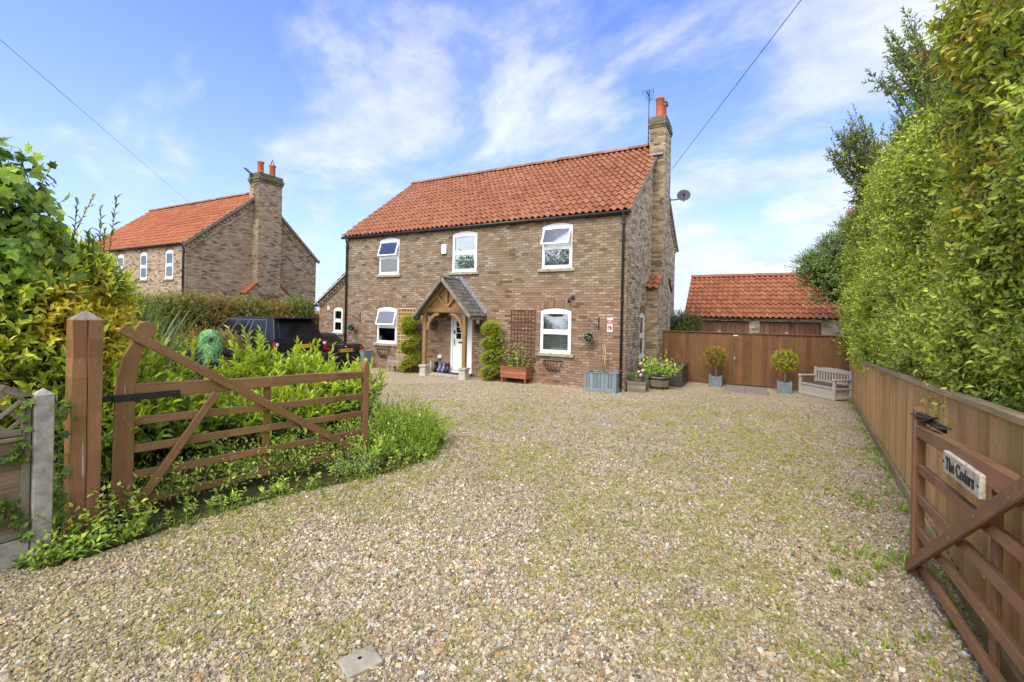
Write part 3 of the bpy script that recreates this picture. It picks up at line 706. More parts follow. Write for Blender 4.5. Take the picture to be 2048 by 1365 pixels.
def downpipe(b, x, y, z0, z1, r=.036, out=(0, 0)):
    b.tube([(x, y, z0), (x, y, z1-.28), (x-out[0], y-out[1], z1-.06), (x-out[0], y-out[1], z1)], r, 12)
    for z in (z0+.55, (z0+z1)/2, z1-.35): b.tube([(x, y, z-.03), (x, y, z+.03)], r*1.3, 12)

# ------------------------------------------------------------------ the main house
HX0, HX1, HY0, HY1, EZ, RZ = -14.22, -3.27, 12.48, 20.26, 5.02, 8.02
HYM = (HY0+HY1)/2
house = thing('brick_house', 'two storey brick house with orange clay tiled roof and oak porch', 'house', ((HX0+HX1)/2, HYM, 0))
inv = root_inv(house)
T_front = Matrix.Translation((HX0, HY0, 0))
T_gable = Matrix.Translation((HX1, HY0, 0)) @ Matrix.Rotation(R(90), 4, 'Z')
WINS = [(-12.53, -11.53, 3.45, 4.73, 4.81, 17), (-9.19, -8.19, 3.45, 4.73, 4.81, 0), (-5.865, -4.875, 3.45, 4.73, 4.81, 24), (-12.58, -11.58, .93, 2.21, 2.29, 15), (-5.865, -4.865, .93, 2.21, 2.29, 0)]
DOOR = (-9.17, -8.31, .12, 2.12, 2.19)
b = MB(inv)
wall_cells(b, HX1-HX0, -.1, EZ, [(x0-HX0, x1-HX0, z0, z1, za) for x0, x1, z0, z1, za, t in WINS]+[(DOOR[0]-HX0, DOOR[1]-HX0, *DOOR[2:])], T_front)
GW = (14.13-HY0, 14.83-HY0, .82, 2.16, 2.22)
wall_cells(b, HY1-HY0, -.1, EZ, [GW], T_gable, m=1)
gd = HY1-HY0
b.add([(0, 0, EZ), (gd, 0, EZ), (gd/2, 0, RZ)], [(0, 1, 2)], None, 1, T_gable)
b.add([(HX0, HY0, -.1), (HX0, HY1, -.1), (HX0, HY1, EZ), (HX0, HYM, RZ), (HX0, HY0, EZ)], [(0, 1, 2, 3, 4)], None, 1)
b.add([(HX0, HY1, -.1), (HX1, HY1, -.1), (HX1, HY1, EZ), (HX0, HY1, EZ)], [(0, 1, 2, 3)], None, 0)
# dentil course and stepped corbel under the right verge
sl = math.atan2(RZ-EZ, gd/2); sv = Vector((0, math.cos(sl), math.sin(sl)))
for sgn, y0 in ((1, HY0), (-1, HY1)):
    k = int((gd/2)/math.cos(sl)/.17)
    for i in range(k):
        p = Vector((HX1+.028, y0+sgn*sv.y*(i+.5)*.17, EZ+sv.z*(i+.5)*.17-.17))
        if 15.4 < p.y < 16.8: continue
        b.box(p, (.055, .085, .085), .004, Matrix.Rotation(sgn*sl, 4, 'X'), 1, None)
    a = Vector((HX1+.04, y0-sgn*.05, EZ-.02)); e = a+Vector((0, sgn*sv.y, sv.z))*(gd/2/math.cos(sl)+.02)
    b.bar(a-Vector((0, 0, .04)), e-Vector((0, 0, .04)), .08, .07, m=1)
b.build('wall', [M_BRICK, M_BRICK_GABLE], house)
b = MB(inv)
sF = Vector((0, math.cos(sl), math.sin(sl))); sB = Vector((0, -math.cos(sl), math.sin(sl))); SL = (gd/2+.12)/math.cos(sl)
pantiles(b, Vector((HX0-.15, HY0, EZ+.03))-sF*.15, (1, 0, 0), sF, HX1-HX0+.26, SL)
pb = Vector((HX0-.15, HY1, EZ+.03))-sB*.15
b.add([pb, pb+Vector((HX1-HX0+.26, 0, 0)), pb+Vector((HX1-HX0+.26, 0, 0))+sB*SL, pb+sB*SL], [(0, 1, 2, 3)])
b.add([Vector((HX0-.1, HY0-.05, EZ-.01)), Vector((HX1+.06, HY0-.05, EZ-.01)), Vector((HX1+.06, HYM, RZ-.01)), Vector((HX0-.1, HYM, RZ-.01))], [(0, 1, 2, 3)])
b.build('roof', M_TILE, house)
b = MB(inv); ridge_row(b, (HX0-.16, HYM, RZ+.10), (HX1-.1, HYM, RZ+.10)); b.build('ridge', M_RIDGE, house)
for xv in (HX1+.085, HX0-.125):
    b = MB(inv)
    for sgn, y0 in ((1, HY0), (-1, HY1)):
        a = Vector((xv, y0-sgn*.13, EZ-.09)); e = a+Vector((0, sgn*sv.y, sv.z))*(gd/2/math.cos(sl)+.15); b.bar(a, e, .05, .075)
    b.build('verge', M_MORTAR, house)
b = MB(inv)
b.tube([(HX0-.18, HY0-.11, EZ-.085), (HX1+.12, HY0-.11, EZ-.085)], .05, 12); b.box(((HX0+HX1)/2, HY0-.03, EZ-.05), (HX1-HX0+.1, .05, .11), 0)
b.build('gutter', M_BLACKPVC, house); b = MB(inv); b.tube([(HX0-.18, HY1+.13, EZ-.03), (HX1+.12, HY1+.13, EZ-.03)], .055, 12); b.build('gutter', M_BLACKPVC, house)
for x in (-3.37, -14.17):
    b = MB(inv); downpipe(b, x, HY0-.06, .02, EZ-.05, out=(0, .06)); b.build('downpipe', M_BLACKPVC, house)
for x0, x1, z0, z1, za, t in WINS:
    window(house, inv, T_front, x0-HX0, x1-HX0, z0, z1, za, R(t), shutters=(62 if z0 > 3 and x0 > -10 else 54))
window(house, inv, T_gable, *GW, shutters=False)
# chimney on the gable: breast, tiled shoulders, stack above the roof, capping and two pots
b = MB(inv)
b.box(((HX1-2.9)/2, 16.1, 1.45), (HX1*-1-2.9, 2.26, 3.1), 0, grain=None)
b.box(((HX1-2.89)/2, 16.1, 4.6), (HX1*-1-2.89, 1.06, 7.6), 0, grain=None)
b.box((-3.15, 16.1, 7.25), (.51, 1.055, 2.3), 0, grain=None)
for sgn in (1, -1):
    b.prism([(16.1-sgn*1.13, 3.0), (16.1-sgn*.53, 3.0), (16.1-sgn*.53, 3.42)], HX1, -2.905, 'yz')
ch = b.build('chimney', [M_BRICK_STACK, M_BRICK_GABLE], house)
for p_ in ch.data.polygons:
    if p_.normal.x > .9 and p_.center.z < 7.0: p_.material_index = 1
b = MB(inv)
b.box((-3.15, 16.1, 8.44), (.56, 1.11, .075), .006, grain=None); b.box((-3.15, 16.1, 8.53), (.60, 1.15, .10), .006, grain=None); b.box((-3.15, 16.1, 8.66), (.56, 1.11, .16), .01, grain=None)
b.prism([(15.545, 8.74), (16.655, 8.74), (16.5, 8.84), (15.7, 8.84)], -3.40, -2.90, 'yz'); b.build('capping', brick('capping_brick', [(0, (.05, .045, .04)), (.5, (.13, .11, .085)), (1, (.2, .17, .11))], moss=.95), ch)
for y in (15.86, 16.36):
    b = MB(inv); b.lathe([(.0, 0), (.155, 0), (.145, .05), (.13, .08), (.125, .58), (.15, .60), (.15, .66), (.12, .67), (.105, .66), (.10, .3), (0, .3)], (-3.15, y, 8.83), 18, cap=False); b.build('pot', M_POT, ch)
b = MB(inv); b.box((-3.15, 16.36, 9.53), (.26, .26, .03), .005); b.tube([(-3.15, 16.36, 9.45), (-3.15, 16.36, 9.60)], .07, 8); b.tube([(-3.03, 16.36, 9.58), (-2.98, 16.36, 9.47), (-3.0, 16.36, 9.38)], .022, 6); b.build('cowl', M_BLACKPVC, ch)
for sgn in (1, -1):
    b = MB(inv); o = Vector((HX1-.02, 16.1-sgn*1.2, 2.98)); s_ = Vector((0, sgn*.6, .44)).normalized()
    pantiles(b, o, (1, 0, 0), s_, .42, .80, .2, .27); b.build('shoulder_tiles', M_TILE_NEW, house)
b = MB(inv); b.bar((-3.4, 15.53, 7.48), (-2.95, 15.53, 7.48), .05, .14); b.bar((-3.43, 15.53, 7.38), (-3.43, 15.95, 7.72), .02, .2); b.build('flashing', M_LEAD, house)
# front door
dx0, dx1, dz0, dz1, dza = DOOR
b = MB(inv); y = HY0+.05
b.box((dx0+.035, y, (dz0+dz1)/2), (.07, .09, dz1-dz0), .006); b.box((dx1-.035, y, (dz0+dz1)/2), (.07, .09, dz1-dz0), .006)
b.prism([(dx0+.002, dz1-.09), (dx1-.002, dz1-.09)]+[(a, c-.003) for a, c in arc_pts(dx0+.002, dx1-.002, dz1, dza)][::-1], y-.045, y+.045, 'xz')
b.box(((dx0+dx1)/2, HY0-.03, dz0+.012), (dx1-dx0+.14, .17, .05), .006)
fr = b.build('door_frame', M_PVC, house)
b = MB(inv); a0, a1 = dx0+.075, dx1-.075; cw_ = (a1-a0)
b.box(((a0+a1)/2, HY0+.06, (dz0+dz1)/2-.02), (cw_, .05, dz1-dz0-.14), .006)
for xx in (a0+cw_*.29, a0+cw_*.71):
    for zc, hh in ((dz0+.40, .52), (dz0+.86, .22)):
        for (q, w_, h_) in (((xx, zc+hh/2), cw_*.30, .022), ((xx, zc-hh/2), cw_*.30, .022)): b.box((q[0], HY0+.030, q[1]), (w_, .014, h_), .004)
        for sx in (-1, 1): b.box((xx+sx*cw_*.15, HY0+.030, zc), (.022, .014, hh), .004)
        b.box((xx, HY0+.034, zc), (cw_*.2, .012, hh-.12), .005)
do = b.build('door', M_PVC, house)
b = MB(inv); b.box(((a0+a1)/2, HY0+.033, dz0+1.40), (cw_*.62, .012, .60), 0); b.build('door_glazing', M_CAR_GLASS, do)
b = MB(inv)
for i in range(1, 3): b.box(((a0+a1)/2, HY0+.026, dz0+1.10+.2*i), (cw_*.62, .012, .022), .003)
b.box(((a0+a1)/2, HY0+.0255, dz0+1.40), (.022, .012, .60), .003)
for zz_ in (1.085, 1.715): b.box(((a0+a1)/2, HY0+.026, dz0+zz_), (cw_*.66, .014, .035), .004)
for sx in (-1, 1): b.box(((a0+a1)/2+sx*cw_*.325, HY0+.0255, dz0+1.4), (.035, .014, .64), .004)
b.build('glazing_bar', M_PVC, do)
b = MB(inv); b.box((a0+.07, HY0+.022, dz0+1.0), (.035, .02, .24), .006, grain=None); b.tube([(a0+.07, HY0+.02, dz0+1.03), (a0+.07, HY0-.02, dz0+1.03), (a0+.17, HY0-.02, dz0+1.03)], .011, 8); b.build('handle', M_CHROME, do)
b = MB(inv); b.box((a0+.07, HY0+.02, dz0+1.33), (.06, .02, .11), .004, grain=None); b.build('key_pad', M_BLACKPVC, do)
b = MB(inv); b.box(((a0+a1)/2, HY0+.026, dz0+.99), (.26, .016, .06), .005, grain=None); b.build('letter_plate', M_CHROME, do)
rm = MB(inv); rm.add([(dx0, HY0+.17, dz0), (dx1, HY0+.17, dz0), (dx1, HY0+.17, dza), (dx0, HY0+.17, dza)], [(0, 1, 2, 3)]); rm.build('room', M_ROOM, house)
soldier_arch(house, inv @ T_front, dx0-HX0, dx1-HX0, dz1, dza)
# single-storey wing on the left with a lean-to roof
WX0, WX1, WY0, WY1 = -16.3, -14.24, 12.92, 18.6
b = MB(inv); Tw = Matrix.Translation((WX0, WY0, 0)); WW = (-15.47-WX0, -14.9-WX0, 1.22, 2.2, 2.27)
wall_cells(b, WX1-WX0, -.1, 2.42, [WW], Tw)
b.add([(0, 0, 2.42), (WX1-WX0, 0, 2.42), (WX1-WX0, 0, 3.86)], [(0, 1, 2)], None, 0, Tw)
b.add([(WX0, WY0, -.1), (WX0, WY1, -.1), (WX0, WY1, 2.42), (WX0, WY0, 2.42)], [(0, 1, 2, 3)])
sw = math.atan2(3.86-2.42, WX1-WX0)
for i in range(13):
    t = (i+.5)/13.2; b.box((WX0+(WX1-WX0)*t, WY0-.028, 2.42+1.44*t-.14), (.085, .055, .085), .004, Matrix.Rotation(-sw, 4, 'Y'))
b.bar((WX0-.05, WY0-.03, 2.33), (WX1, WY0-.03, 3.79), .06, .08)
b.bar((WX0+.1, WY0-.018, 2.26), (WX1, WY0-.018, 3.60), .035, .025)
b.build('wing_wall', M_BRICK, house)
b = MB(inv); pantiles(b, Vector((WX0-.14, WY1, 2.36)), (0, -1, 0), Vector((math.cos(sw), 0, math.sin(sw))), WY1-WY0+.1, 2.6); b.build('wing_roof', M_TILE, house)
b = MB(inv); b.bar((WX0-.16, WY0-.10, 2.37), (WX1, WY0-.10, 3.86), .05, .075); b.build('verge', M_MORTAR, house)
b = MB(inv); b.tube([(WX0-.2, WY0-.14, 2.32), (WX0-.2, WY1, 2.32)], .055, 10); b.build('gutter', M_BLACKPVC, house)
window(house, inv, Tw, *WW, shutters=False)

# oak porch, slate roofed, on two stone plinths
PXC, PY0, PHW, PRZ, PEZ = -8.86, 11.56, 1.07, 3.17, 1.99
b = MB(inv)
PL, PR, PYP = -9.74, -8.16, 11.84
def curve_brace(b, x, sgn):
    pts = []
    for i in range(9):
        t = i/8*math.pi/2; pts.append((x+sgn*(.50*(1-math.cos(t))), 1.52+.58*math.sin(t)))
    inner = [(px_+sgn*.10*math.cos(i/8*math.pi/2)*1, pz_-.10*math.sin(i/8*math.pi/2)) for i, (px_, pz_) in enumerate(pts)]
    poly = pts+inner[::-1]; b.prism(poly, PYP-.035, PYP+.035, 'xz', grain=(.7, 0, .7))
curve_brace(b, PL+.06, 1); curve_brace(b, PR-.06, -1)
b.box(((PL+PR)/2, PYP, 2.17), (PR-PL+.30, .115, .17), .01)
for x in (PL, PR): b.box((x, (PYP+HY0)/2, 2.17), (.11, HY0-PYP, .14), .01)
pc = (PL+PR)/2
b.bar((PXC, PYP-.02, 2.25), (PXC, PYP-.02, 3.03), .075, .08, (0, 1, 0), .006)
for sgn in (1, -1): b.bar((PXC+sgn*.03, PYP-.03, 2.28), (PXC+sgn*.42, PYP-.03, 2.68), .06, .07, (0, 1, 0), .006)
for sgn in (1, -1):
    for yy in (PYP-.02, HY0-.06): b.bar((PXC+sgn*(PHW-.1), yy, PEZ+.10), (PXC, yy, PRZ-.08), .08, .10, (0, 1, 0), .006)
po = b.build('porch', M_OAK, house)
for x in (PL, PR):
    b = MB(inv); b.box((x, PYP, 1.25), (.125, .125, 1.76), .01); b.build('post', M_OAK, po)
    b = MB(inv); cx, cy = x, PYP
    prof = [(.135, 0), (.135, .04), (.115, .06), (.108, .27), (.12, .285), (.138, .31), (.138, .365), (.10, .375)]
    vs = [(cx+sx*r, cy+sy*r, z) for r, z in prof for sx, sy in ((-1, -1), (1, -1), (1, 1), (-1, 1))]; k = len(prof)
    b.add(vs, [(i*4+j, i*4+(j+1) % 4, (i+1)*4+(j+1) % 4, (i+1)*4+j) for i in range(k-1) for j in range(4)]+[(0, 1, 2, 3), tuple(range(4*k-4, 4*k))]); b.build('plinth', M_STONE, po)
b = MB(inv); b.prism([(PXC-.72, 2.26), (PXC+.72, 2.26), (PXC, 3.06)], PYP+.025, PYP+.045, 'xz', grain=(0, 0, 1)); b.build('boarding', M_OAKBOARD, po)
b = MB(inv); ps = math.atan2(PRZ-PEZ, PHW)
for sgn in (1, -1):
    sd_ = Vector((-sgn*math.cos(ps), 0, math.sin(ps))); nn = Vector((sgn*math.sin(ps), 0, math.cos(ps))); o = Vector((PXC+sgn*(PHW+.02), PY0, PEZ)); Ls = PHW/math.cos(ps)+.02
    b.add([o-nn*.02, o+Vector((0, HY0-PY0, 0))-nn*.02, o+Vector((0, HY0-PY0, 0))+sd_*Ls-nn*.02, o+sd_*Ls-nn*.02], [(0, 1, 2, 3)])
    nr = 10
    for r in range(nr):
        yy = PY0-.03 - (.12 if r % 2 else 0)
        while yy < HY0-.01:
            w_ = random.uniform(.19, .25); y0, y1 = max(yy, PY0-.03), min(yy+w_-.006, HY0-.005)
            if y1-y0 > .03:
                c = o+sd_*((r+.55)*Ls/nr)+nn*(.012+random.uniform(0, .006)); ax = Matrix((sd_, Vector((0, 1, 0)), sd_.cross(Vector((0, 1, 0))))).transposed().to_4x4()
                b.box((0, 0, 0), (Ls/nr*1.28, y1-y0, .013), .003, None, 0, None, Matrix.Translation((c.x, (y0+y1)/2, c.z)) @ ax @ Matrix.Rotation(R(-4*(1 if sgn > 0 else 1)), 4, 'Y'))
            yy += w_
ridge_row(b, (PXC, PY0-.03, PRZ+.03), (PXC, HY0, PRZ+.03), .07, .3)
b.build('porch_roof', M_SLATE, po)
b = MB(inv)
for sgn in (1, -1):
    a = Vector((PXC+sgn*(PHW+.03), PY0-.055, PEZ-.03)); e = Vector((PXC, PY0-.055, PRZ-.02)); b.bar(a, e, .03, .10, (0, 1, 0), .004)
    n = 13
    for i in range(n):
        p = a.lerp(e, (i+.5)/n)+Vector((0, -.025, 0)); b.box(p, (.125 if True else 0, .02, .085), .003, Matrix.Rotation(sgn*ps, 4, 'Y'))
for i in range(7): b.box((PXC+PHW-.02, PY0+.06+i*.125, PEZ-.06), (.05, .06, .09), .004)
b.build('barge_board', M_GREYWOOD, po)
b = MB(inv)
for sgn in (1, -1):
    for i in range(11):
        p = Vector((PXC+sgn*PHW, 0, PEZ+.03)).lerp(Vector((PXC, 0, PRZ+.03)), (i+.5)/11); b.box((p.x+sgn*.02, HY0-.05, p.z+.045), (.17, .085, .012), .003, Matrix.Rotation(sgn*ps, 4, 'Y')); b.box((p.x+sgn*.035, HY0-.014, p.z+.10), (.115, .012, .13), .003)
b.build('flashing', M_LEAD, po)

# ------------------------------------------------------------------ things fixed to or standing by the house front
s = thing('door_step', 'grey concrete step under the oak porch', 'step', (-9.05, 12.2, 0)); b = MB(root_inv(s))
b.box((-9.08, 12.19, .045), (1.55, .56, .09), .012, grain=None); b.build('slab', M_CONC, s)
b = MB(); b.box((0, 0, .011), (.62, .38, .022), .006, grain=None)
tag(b.build('door_mat', M_MAT), 'dark brown mat lying on the porch step', 'door mat').location = (-8.78, 12.24, .0905)

s = thing('alarm_box', 'white burglar alarm box high on the brick wall', 'alarm box', (-9.49, 12.48, 4.08)); b = MB()
b.prism([(-.10, 0.04), (-.075, 0), (.075, 0), (.10, .04), (.10, .30), (.075, .33), (-.075, .33), (-.10, .30)], -.075, -.001, 'xz'); bevel(b.build('case', M_PVC, s), .01)
b = MB(); b.box((.0, -.04, -.008), (.14, .05, .018), .004, grain=None); b.build('strobe', M_BLACKPVC, s)
s = thing('wall_socket', 'small white outdoor socket box low on the wall inside the porch', 'socket box', (-9.59, 12.48, .53)); b = MB(); b.box((0, -.035, .065), (.14, .07, .12), .012, grain=None); b.build('case', M_PVC, s)
b = MB(); b.box((0.005, -.045, -.004), (.12, .06, .02), .004, grain=None); b.build('flap', M_BLACKPVC, s)
s = thing('vent_cover', 'small cream vent cover beside the narrow wing window', 'vent', (-15.72, 12.92, 2.12)); b = MB(); b.box((0, -.02, .08), (.13, .04, .16), .006, grain=None); b.build('case', M_SIGNWHITE, s)
for i in range(3):
    b2 = MB(); b2.box((0, -.043, .04+i*.04), (.10, .006, .012), 0, grain=None); b2.build('slot', M_SILL, s)

def bracket(loc, label):
    s = thing('wall_bracket', label, 'bracket', loc, 0, 'hanging brackets on the front wall'); b = MB()
    b.box((0, -.008, .17), (.035, .014, .36), .003, grain=None); b.tube([(0, -.015, .05), (-.10, -.1, .13), (-.20, -.2, .23)], .010, 6)
    b.tube([(-.20, -.2, .23), (-.22, -.22, .27), (-.24, -.235, .25), (-.235, -.235, .21)], .008, 6); b.tube([(0, -.015, .28), (-.09, -.09, .27), (-.2, -.2, .23)], .008, 6); b.build('arm', M_IRON, s)
    b = MB()
    for k in range(6): b.tube([(-.225, -.225, .19-.075*k), (-.225, -.225, .13-.075*k)], .004, 5)
    b.build('chain', M_IRON, s)
bracket((-4.03, 12.48, 1.69), 'black iron bracket between the right ground floor window and the corner')
bracket((-13.43, 12.48, 1.69), 'black iron bracket left of the lower left window')
def hanging_ball(loc, label, whites=.35):
    s = thing('hanging_basket', label, 'flower ball', loc, 0, 'round hanging flower balls'); L = Leaves(); v = sph(230)
    L.put(v*.09, v+rng.normal(0, .5, v.shape), v, rng.uniform(.05, .085, 230), rng.uniform(.022, .035, 230), np.array([.055, .10, .045])*rng.uniform(.5, 1.4, (230, 1)))
    v = sph(120); C = np.array([.62, .65, .55])*rng.uniform(.7, 1.1, (120, 1)); L.put(v*.135, v+rng.normal(0, .5, v.shape), v, rng.uniform(.03, .045, 120), rng.uniform(.02, .03, 120), C)
    L.build('foliage', M_LEAF, s); b = MB(); b.ball((0, 0, 0), .095, 0, 10, 7); b.build('core', M_CORE, s)
    b = MB(); b.tube([(0, 0, .1), (0, 0, .21)], .004, 5); b.build('wire', M_IRON, s)
hanging_ball((-4.255, 12.255, 1.47), 'white flowered ball hanging beside the red wall sign')
hanging_ball((-13.655, 12.255, 1.47), 'white flowered ball hanging by the left drainpipe')
hanging_ball((-10.02, 11.72, 1.93), 'white flowered ball hanging at the left edge of the porch roof')
# red and white notice on the wall
s = thing('wall_notice', 'red and white notice fixed to the brick by the corner drainpipe', 'notice', (-3.71, 12.48, 1.62)); b = MB()
b.box((0, -.006, .20), (.155, .01, .40), .002, grain=None); b.build('plate', M_SIGNWHITE, s)
b = MB(); b.box((0, -.0125, .285), (.15, .004, .095), 0, grain=None); b.box((0, -.0125, .115), (.115, .004, .10), 0, grain=None); b.build('red_panel', M_SIGNRED, s)
b = MB(); b.box((0, -.0155, .275), (.11, .002, .012), 0, grain=None); b.box((0, -.0155, .30), (.09, .002, .010), 0, grain=None); b.box((-.02, -.0155, .10), (.03, .002, .045), 0, grain=None); b.box((.02, -.0125, .375), (.06, .002, .012), 0, grain=None); b.build('mark', M_PVC, s)
# floodlight
s = thing('flood_light', 'small black security light above the lower right window corner', 'outdoor light', (-4.86, 12.48, 2.42)); b = MB()
b.box((.04, -.015, .17), (.10, .03, .10), .006, grain=None); b.tube([(.03, -.02, .16), (.0, -.08, .15), (-.02, -.12, .10)], .014, 6); b.build('mount', M_BLACKPVC, s)
b = MB(); b.lathe([(.0, .10), (.03, .10), (.04, .06), (.055, -.04), (.0, -.04)], (-.03, -.13, .05), 14, cap=False); b.build('lamp_head', M_BLACKPVC, s)
b = MB(); b.lathe([(0, -.042), (.05, -.042)], (-.03, -.13, .05), 14, cap=False); b.build('lens', M_LENS, s)
# porch wall lantern with wicker wreath, and the round wreath left of the door
def wreath(loc, r, label):
    s = thing('wicker_wreath', label, 'wreath', loc); b = MB()
    for k in range(26):
        a0 = random.uniform(0, 6.28); rr = random.uniform(.03, r); pts = [(rr*math.cos(a0+t*2.2), -.03-random.uniform(0, .05), rr*math.sin(a0+t*2.2)) for t in (0, .25, .5, .75, 1)]; b.tube(pts, .009, 5)
    b.tube([(r*math.cos(t/16*6.2832), -.03, r*math.sin(t/16*6.2832)) for t in range(17)], .016, 6, cap=False); b.build('twigs', M_WICKER, s); return s
wreath((-9.89, 12.47, 1.69), .17, 'round dark twig wreath on the wall left of the door')
wreath((-8.02, 12.46, 1.62), .16, 'dark twig wreath hanging right of the front door')
s = thing('wall_lantern', 'small lantern on the wall at the right of the porch', 'lantern', (-8.0, 12.48, 1.82)); b = MB()
b.box((0, -.02, .06), (.06, .04, .10), .006, grain=None); b.tube([(0, -.03, .1), (0, -.09, .13), (0, -.13, .10)], .010, 6); b.build('mount', M_IRON, s)
b = MB(); b.lathe([(.0, .11), (.02, .10), (.065, .03), (.06, .02), (.05, -.07), (0, -.08)], (0, -.13, .0), 10, cap=False); b.build('lamp_head', M_LENS, s)
# trellises
def trellis(loc, w_, h_, m, label, nx=6):
    s = thing('trellis', label, 'trellis', loc); b = MB(); nz = round(h_/(w_/nx))
    for i in range(nx+1): b.box((w_*i/nx-w_/2, -.018, h_/2), (.027, .015, h_), .003)
    for j in range(nz+1): b.box((0, -.034, h_*j/nz), (w_+.03, .015, .022 if j not in (0, nz) else .03), .003)
    b.build('lattice', m, s)
trellis((-11.1, 12.48, .55), .80, 1.66, M_TRELLIS, 'pale square trellis right of the lower left window')
trellis((-6.44, 12.48, .42), .82, 1.79, M_TRELLIS2, 'dark brown square trellis left of the lower right window', 7)
# wrought iron hay rack planters under the ground floor windows
def hayrack(loc, label):
    s = thing('hay_rack', label, 'wall planter', loc, 0, 'iron hay racks under the windows'); b = MB(); w_ = .31
    b.tube([(-w_, -.005, .30), (-w_*.75, -.17, .30), (0, -.20, .30), (w_*.75, -.17, .30), (w_, -.005, .30)], .011, 6); b.tube([(-w_, -.005, .30), (w_, -.005, .30)], .009, 6); b.tube([(-.17, -.012, 0), (.17, -.012, 0)], .010, 6); b.build('rim', M_IRON, s)
    b = MB()
    for i in range(7):
        t = i/6*2-1; x = t*w_*.92; y = -.20*math.sqrt(max(0, 1-t*t*.8))
        b.tube([(x, y, .30), (x*.97, y*.95, .2), (x*.75, y*.55, .07), (x*.52, -.012, 0)], .010, 5)
    b.build('bar', M_IRON, s)
hayrack((-5.40, 12.47, .42), 'empty black iron hay rack under the lower right window')
hayrack((-12.15, 12.47, .42), 'empty black iron hay rack under the lower left window')
b = MB(); b.tube([(-2.895, 16.5, 6.25), (-2.893, 16.5, 3.5), (-2.89, 16.45, .1)], .008, 5); b.tube([(-2.893, 16.5, 6.2), (-2.89, 16.75, 6.3)], .008, 5)
tag(b.build('dish_cable', M_BLACKPVC), 'thin black cable running down the gable chimney from the satellite dish', 'cable')
# satellite dish on the chimney edge
s = thing('satellite_dish', 'dark grey satellite dish sticking out from the gable chimney', 'satellite dish', (-2.88, 16.6, 6.2)); b = MB()
dn = Vector((.15, -.86, .28)).normalized(); dc = Vector((.44, .02, .12)); q = dn.to_track_quat('Z', 'Y').to_matrix().to_4x4(); Td = Matrix.Translation(dc) @ q
b.lathe([(0, -.05), (.10, -.04), (.18, -.016), (.22, 0), (.225, .006), (.216, .008), (.16, -.006), (.08, -.032), (0, -.04)], (0, 0, 0), 24, T=Td, cap=False); b.build('reflector', M_DISHGREY, s)
b = MB(); b.tube([(-.02, 0, 0), (.2, .04, .0), (.4, .06, .06)], .022, 8); b.box((-.005, 0, 0), (.03, .12, .16), .004, grain=None); b.build('mount', M_BLACKPVC, s)
b = MB(); b.tube([dc+q.to_3x3() @ Vector((0, -.26, 0)), dc+q.to_3x3() @ Vector((.0, -.30, .12)), dc+q.to_3x3() @ Vector((0, -.22, .34))], .012, 6)
p = dc+q.to_3x3() @ Vector((0, -.2, .36)); b.tube([p-dn*.06, p+dn*.06], .035, 10); b.build('feed_arm', M_BLACKPVC, s)
# television aerials
def aerial(loc, h, label, rz, boom_z, mast=True, arms=6):
    s = thing('aerial', label, 'aerial', loc, rz); b = MB(); b.tube([(0, 0, 0), (0, 0, h)], .016, 8)
    for z in (.25, .45): b.tube([(0, 0, z), (.12, .0, z)], .012, 6)
    b.build('mast', M_BLACKPVC, s); b = MB(); b.tube([(-.05, -.35, boom_z), (.0, .45, boom_z+.02)], .014, 6)
    for i in range(arms):
        y = -.3+.7*i/(arms-1); b.tube([(-.15, y, boom_z+.03), (.15, y, boom_z+.03)], .007, 5)
    for sx in (-.17, .17): b.tube([(sx, -.3, boom_z-.08), (sx, -.3, boom_z+.08)], .008, 5)
    b.build('antenna', M_BLACKPVC, s)
aerial((-3.55, 16.02, 8.0), 1.95, 'tall thin television aerial mast beside the main chimney', .1, 1.75)

# ------------------------------------------------------------------ neighbouring house
NA = Vector((-22.2, 10.64, 0)); NR = R(1.0)
nb = thing('brick_house', 'neighbouring brick house with bright orange roof behind the left hedge', 'house', NA, NR)
NL, ND, NEZ, NRZ = 10.6, 6.75, 5.0, 7.95
# local: x negative along the facade, y into depth, gable at x=0
b = MB(); Tn = Matrix.Translation((-NL, 0, 0)); NW = [(1.0, 1.72), (3.30, 4.0), (5.55, 6.25)]
wall_cells(b, NL, -.1, NEZ, [(NL-c, NL-a, 3.42, 4.66, 4.75) for a, c in NW], Tn)
b.add([(0, 0, -.1), (0, ND, -.1), (0, ND, NEZ), (0, ND/2, NRZ), (0, 0, NEZ)], [(0, 1, 2, 3, 4)])
b.add([(-NL, 0, -.1), (-NL, ND, -.1), (-NL, ND, NEZ), (-NL, ND/2, NRZ), (-NL, 0, NEZ)], [(0, 1, 2, 3, 4)])
b.add([(-NL, ND, -.1), (0, ND, -.1), (0, ND, NEZ), (-NL, ND, NEZ)], [(0, 1, 2, 3)])
ns = math.atan2(NRZ-NEZ, ND/2); NS = (ND/2)/math.cos(ns)
for sgn, y0 in ((1, 0), (-1, ND)):
    for i in range(22):
        p = Vector((.028, y0+sgn*math.cos(ns)*(i+.5)*.2, NEZ+math.sin(ns)*(i+.5)*.2-.2))
        if 2.7 < p.y < 4.5: continue
        b.box(p, (.055, .1, .1), .004, Matrix.Rotation(sgn*ns, 4, 'X'))
    b.bar((.03, y0+sgn*.15, NEZ-.30), (.03, y0+sgn*(ND/2), NRZ-.45), .05, .04)
b.build('wall', M_BRICK_NB, nb)
b = MB(); s1 = Vector((0, math.cos(ns), math.sin(ns))); pantiles(b, Vector((-NL-.1, 0, NEZ+.02))-s1*.18, (1, 0, 0), s1, NL+.18, NS+.2, .22, .33)
s2 = Vector((0, -math.cos(ns), math.sin(ns))); o = Vector((-NL-.1, ND, NEZ+.02))-s2*.18
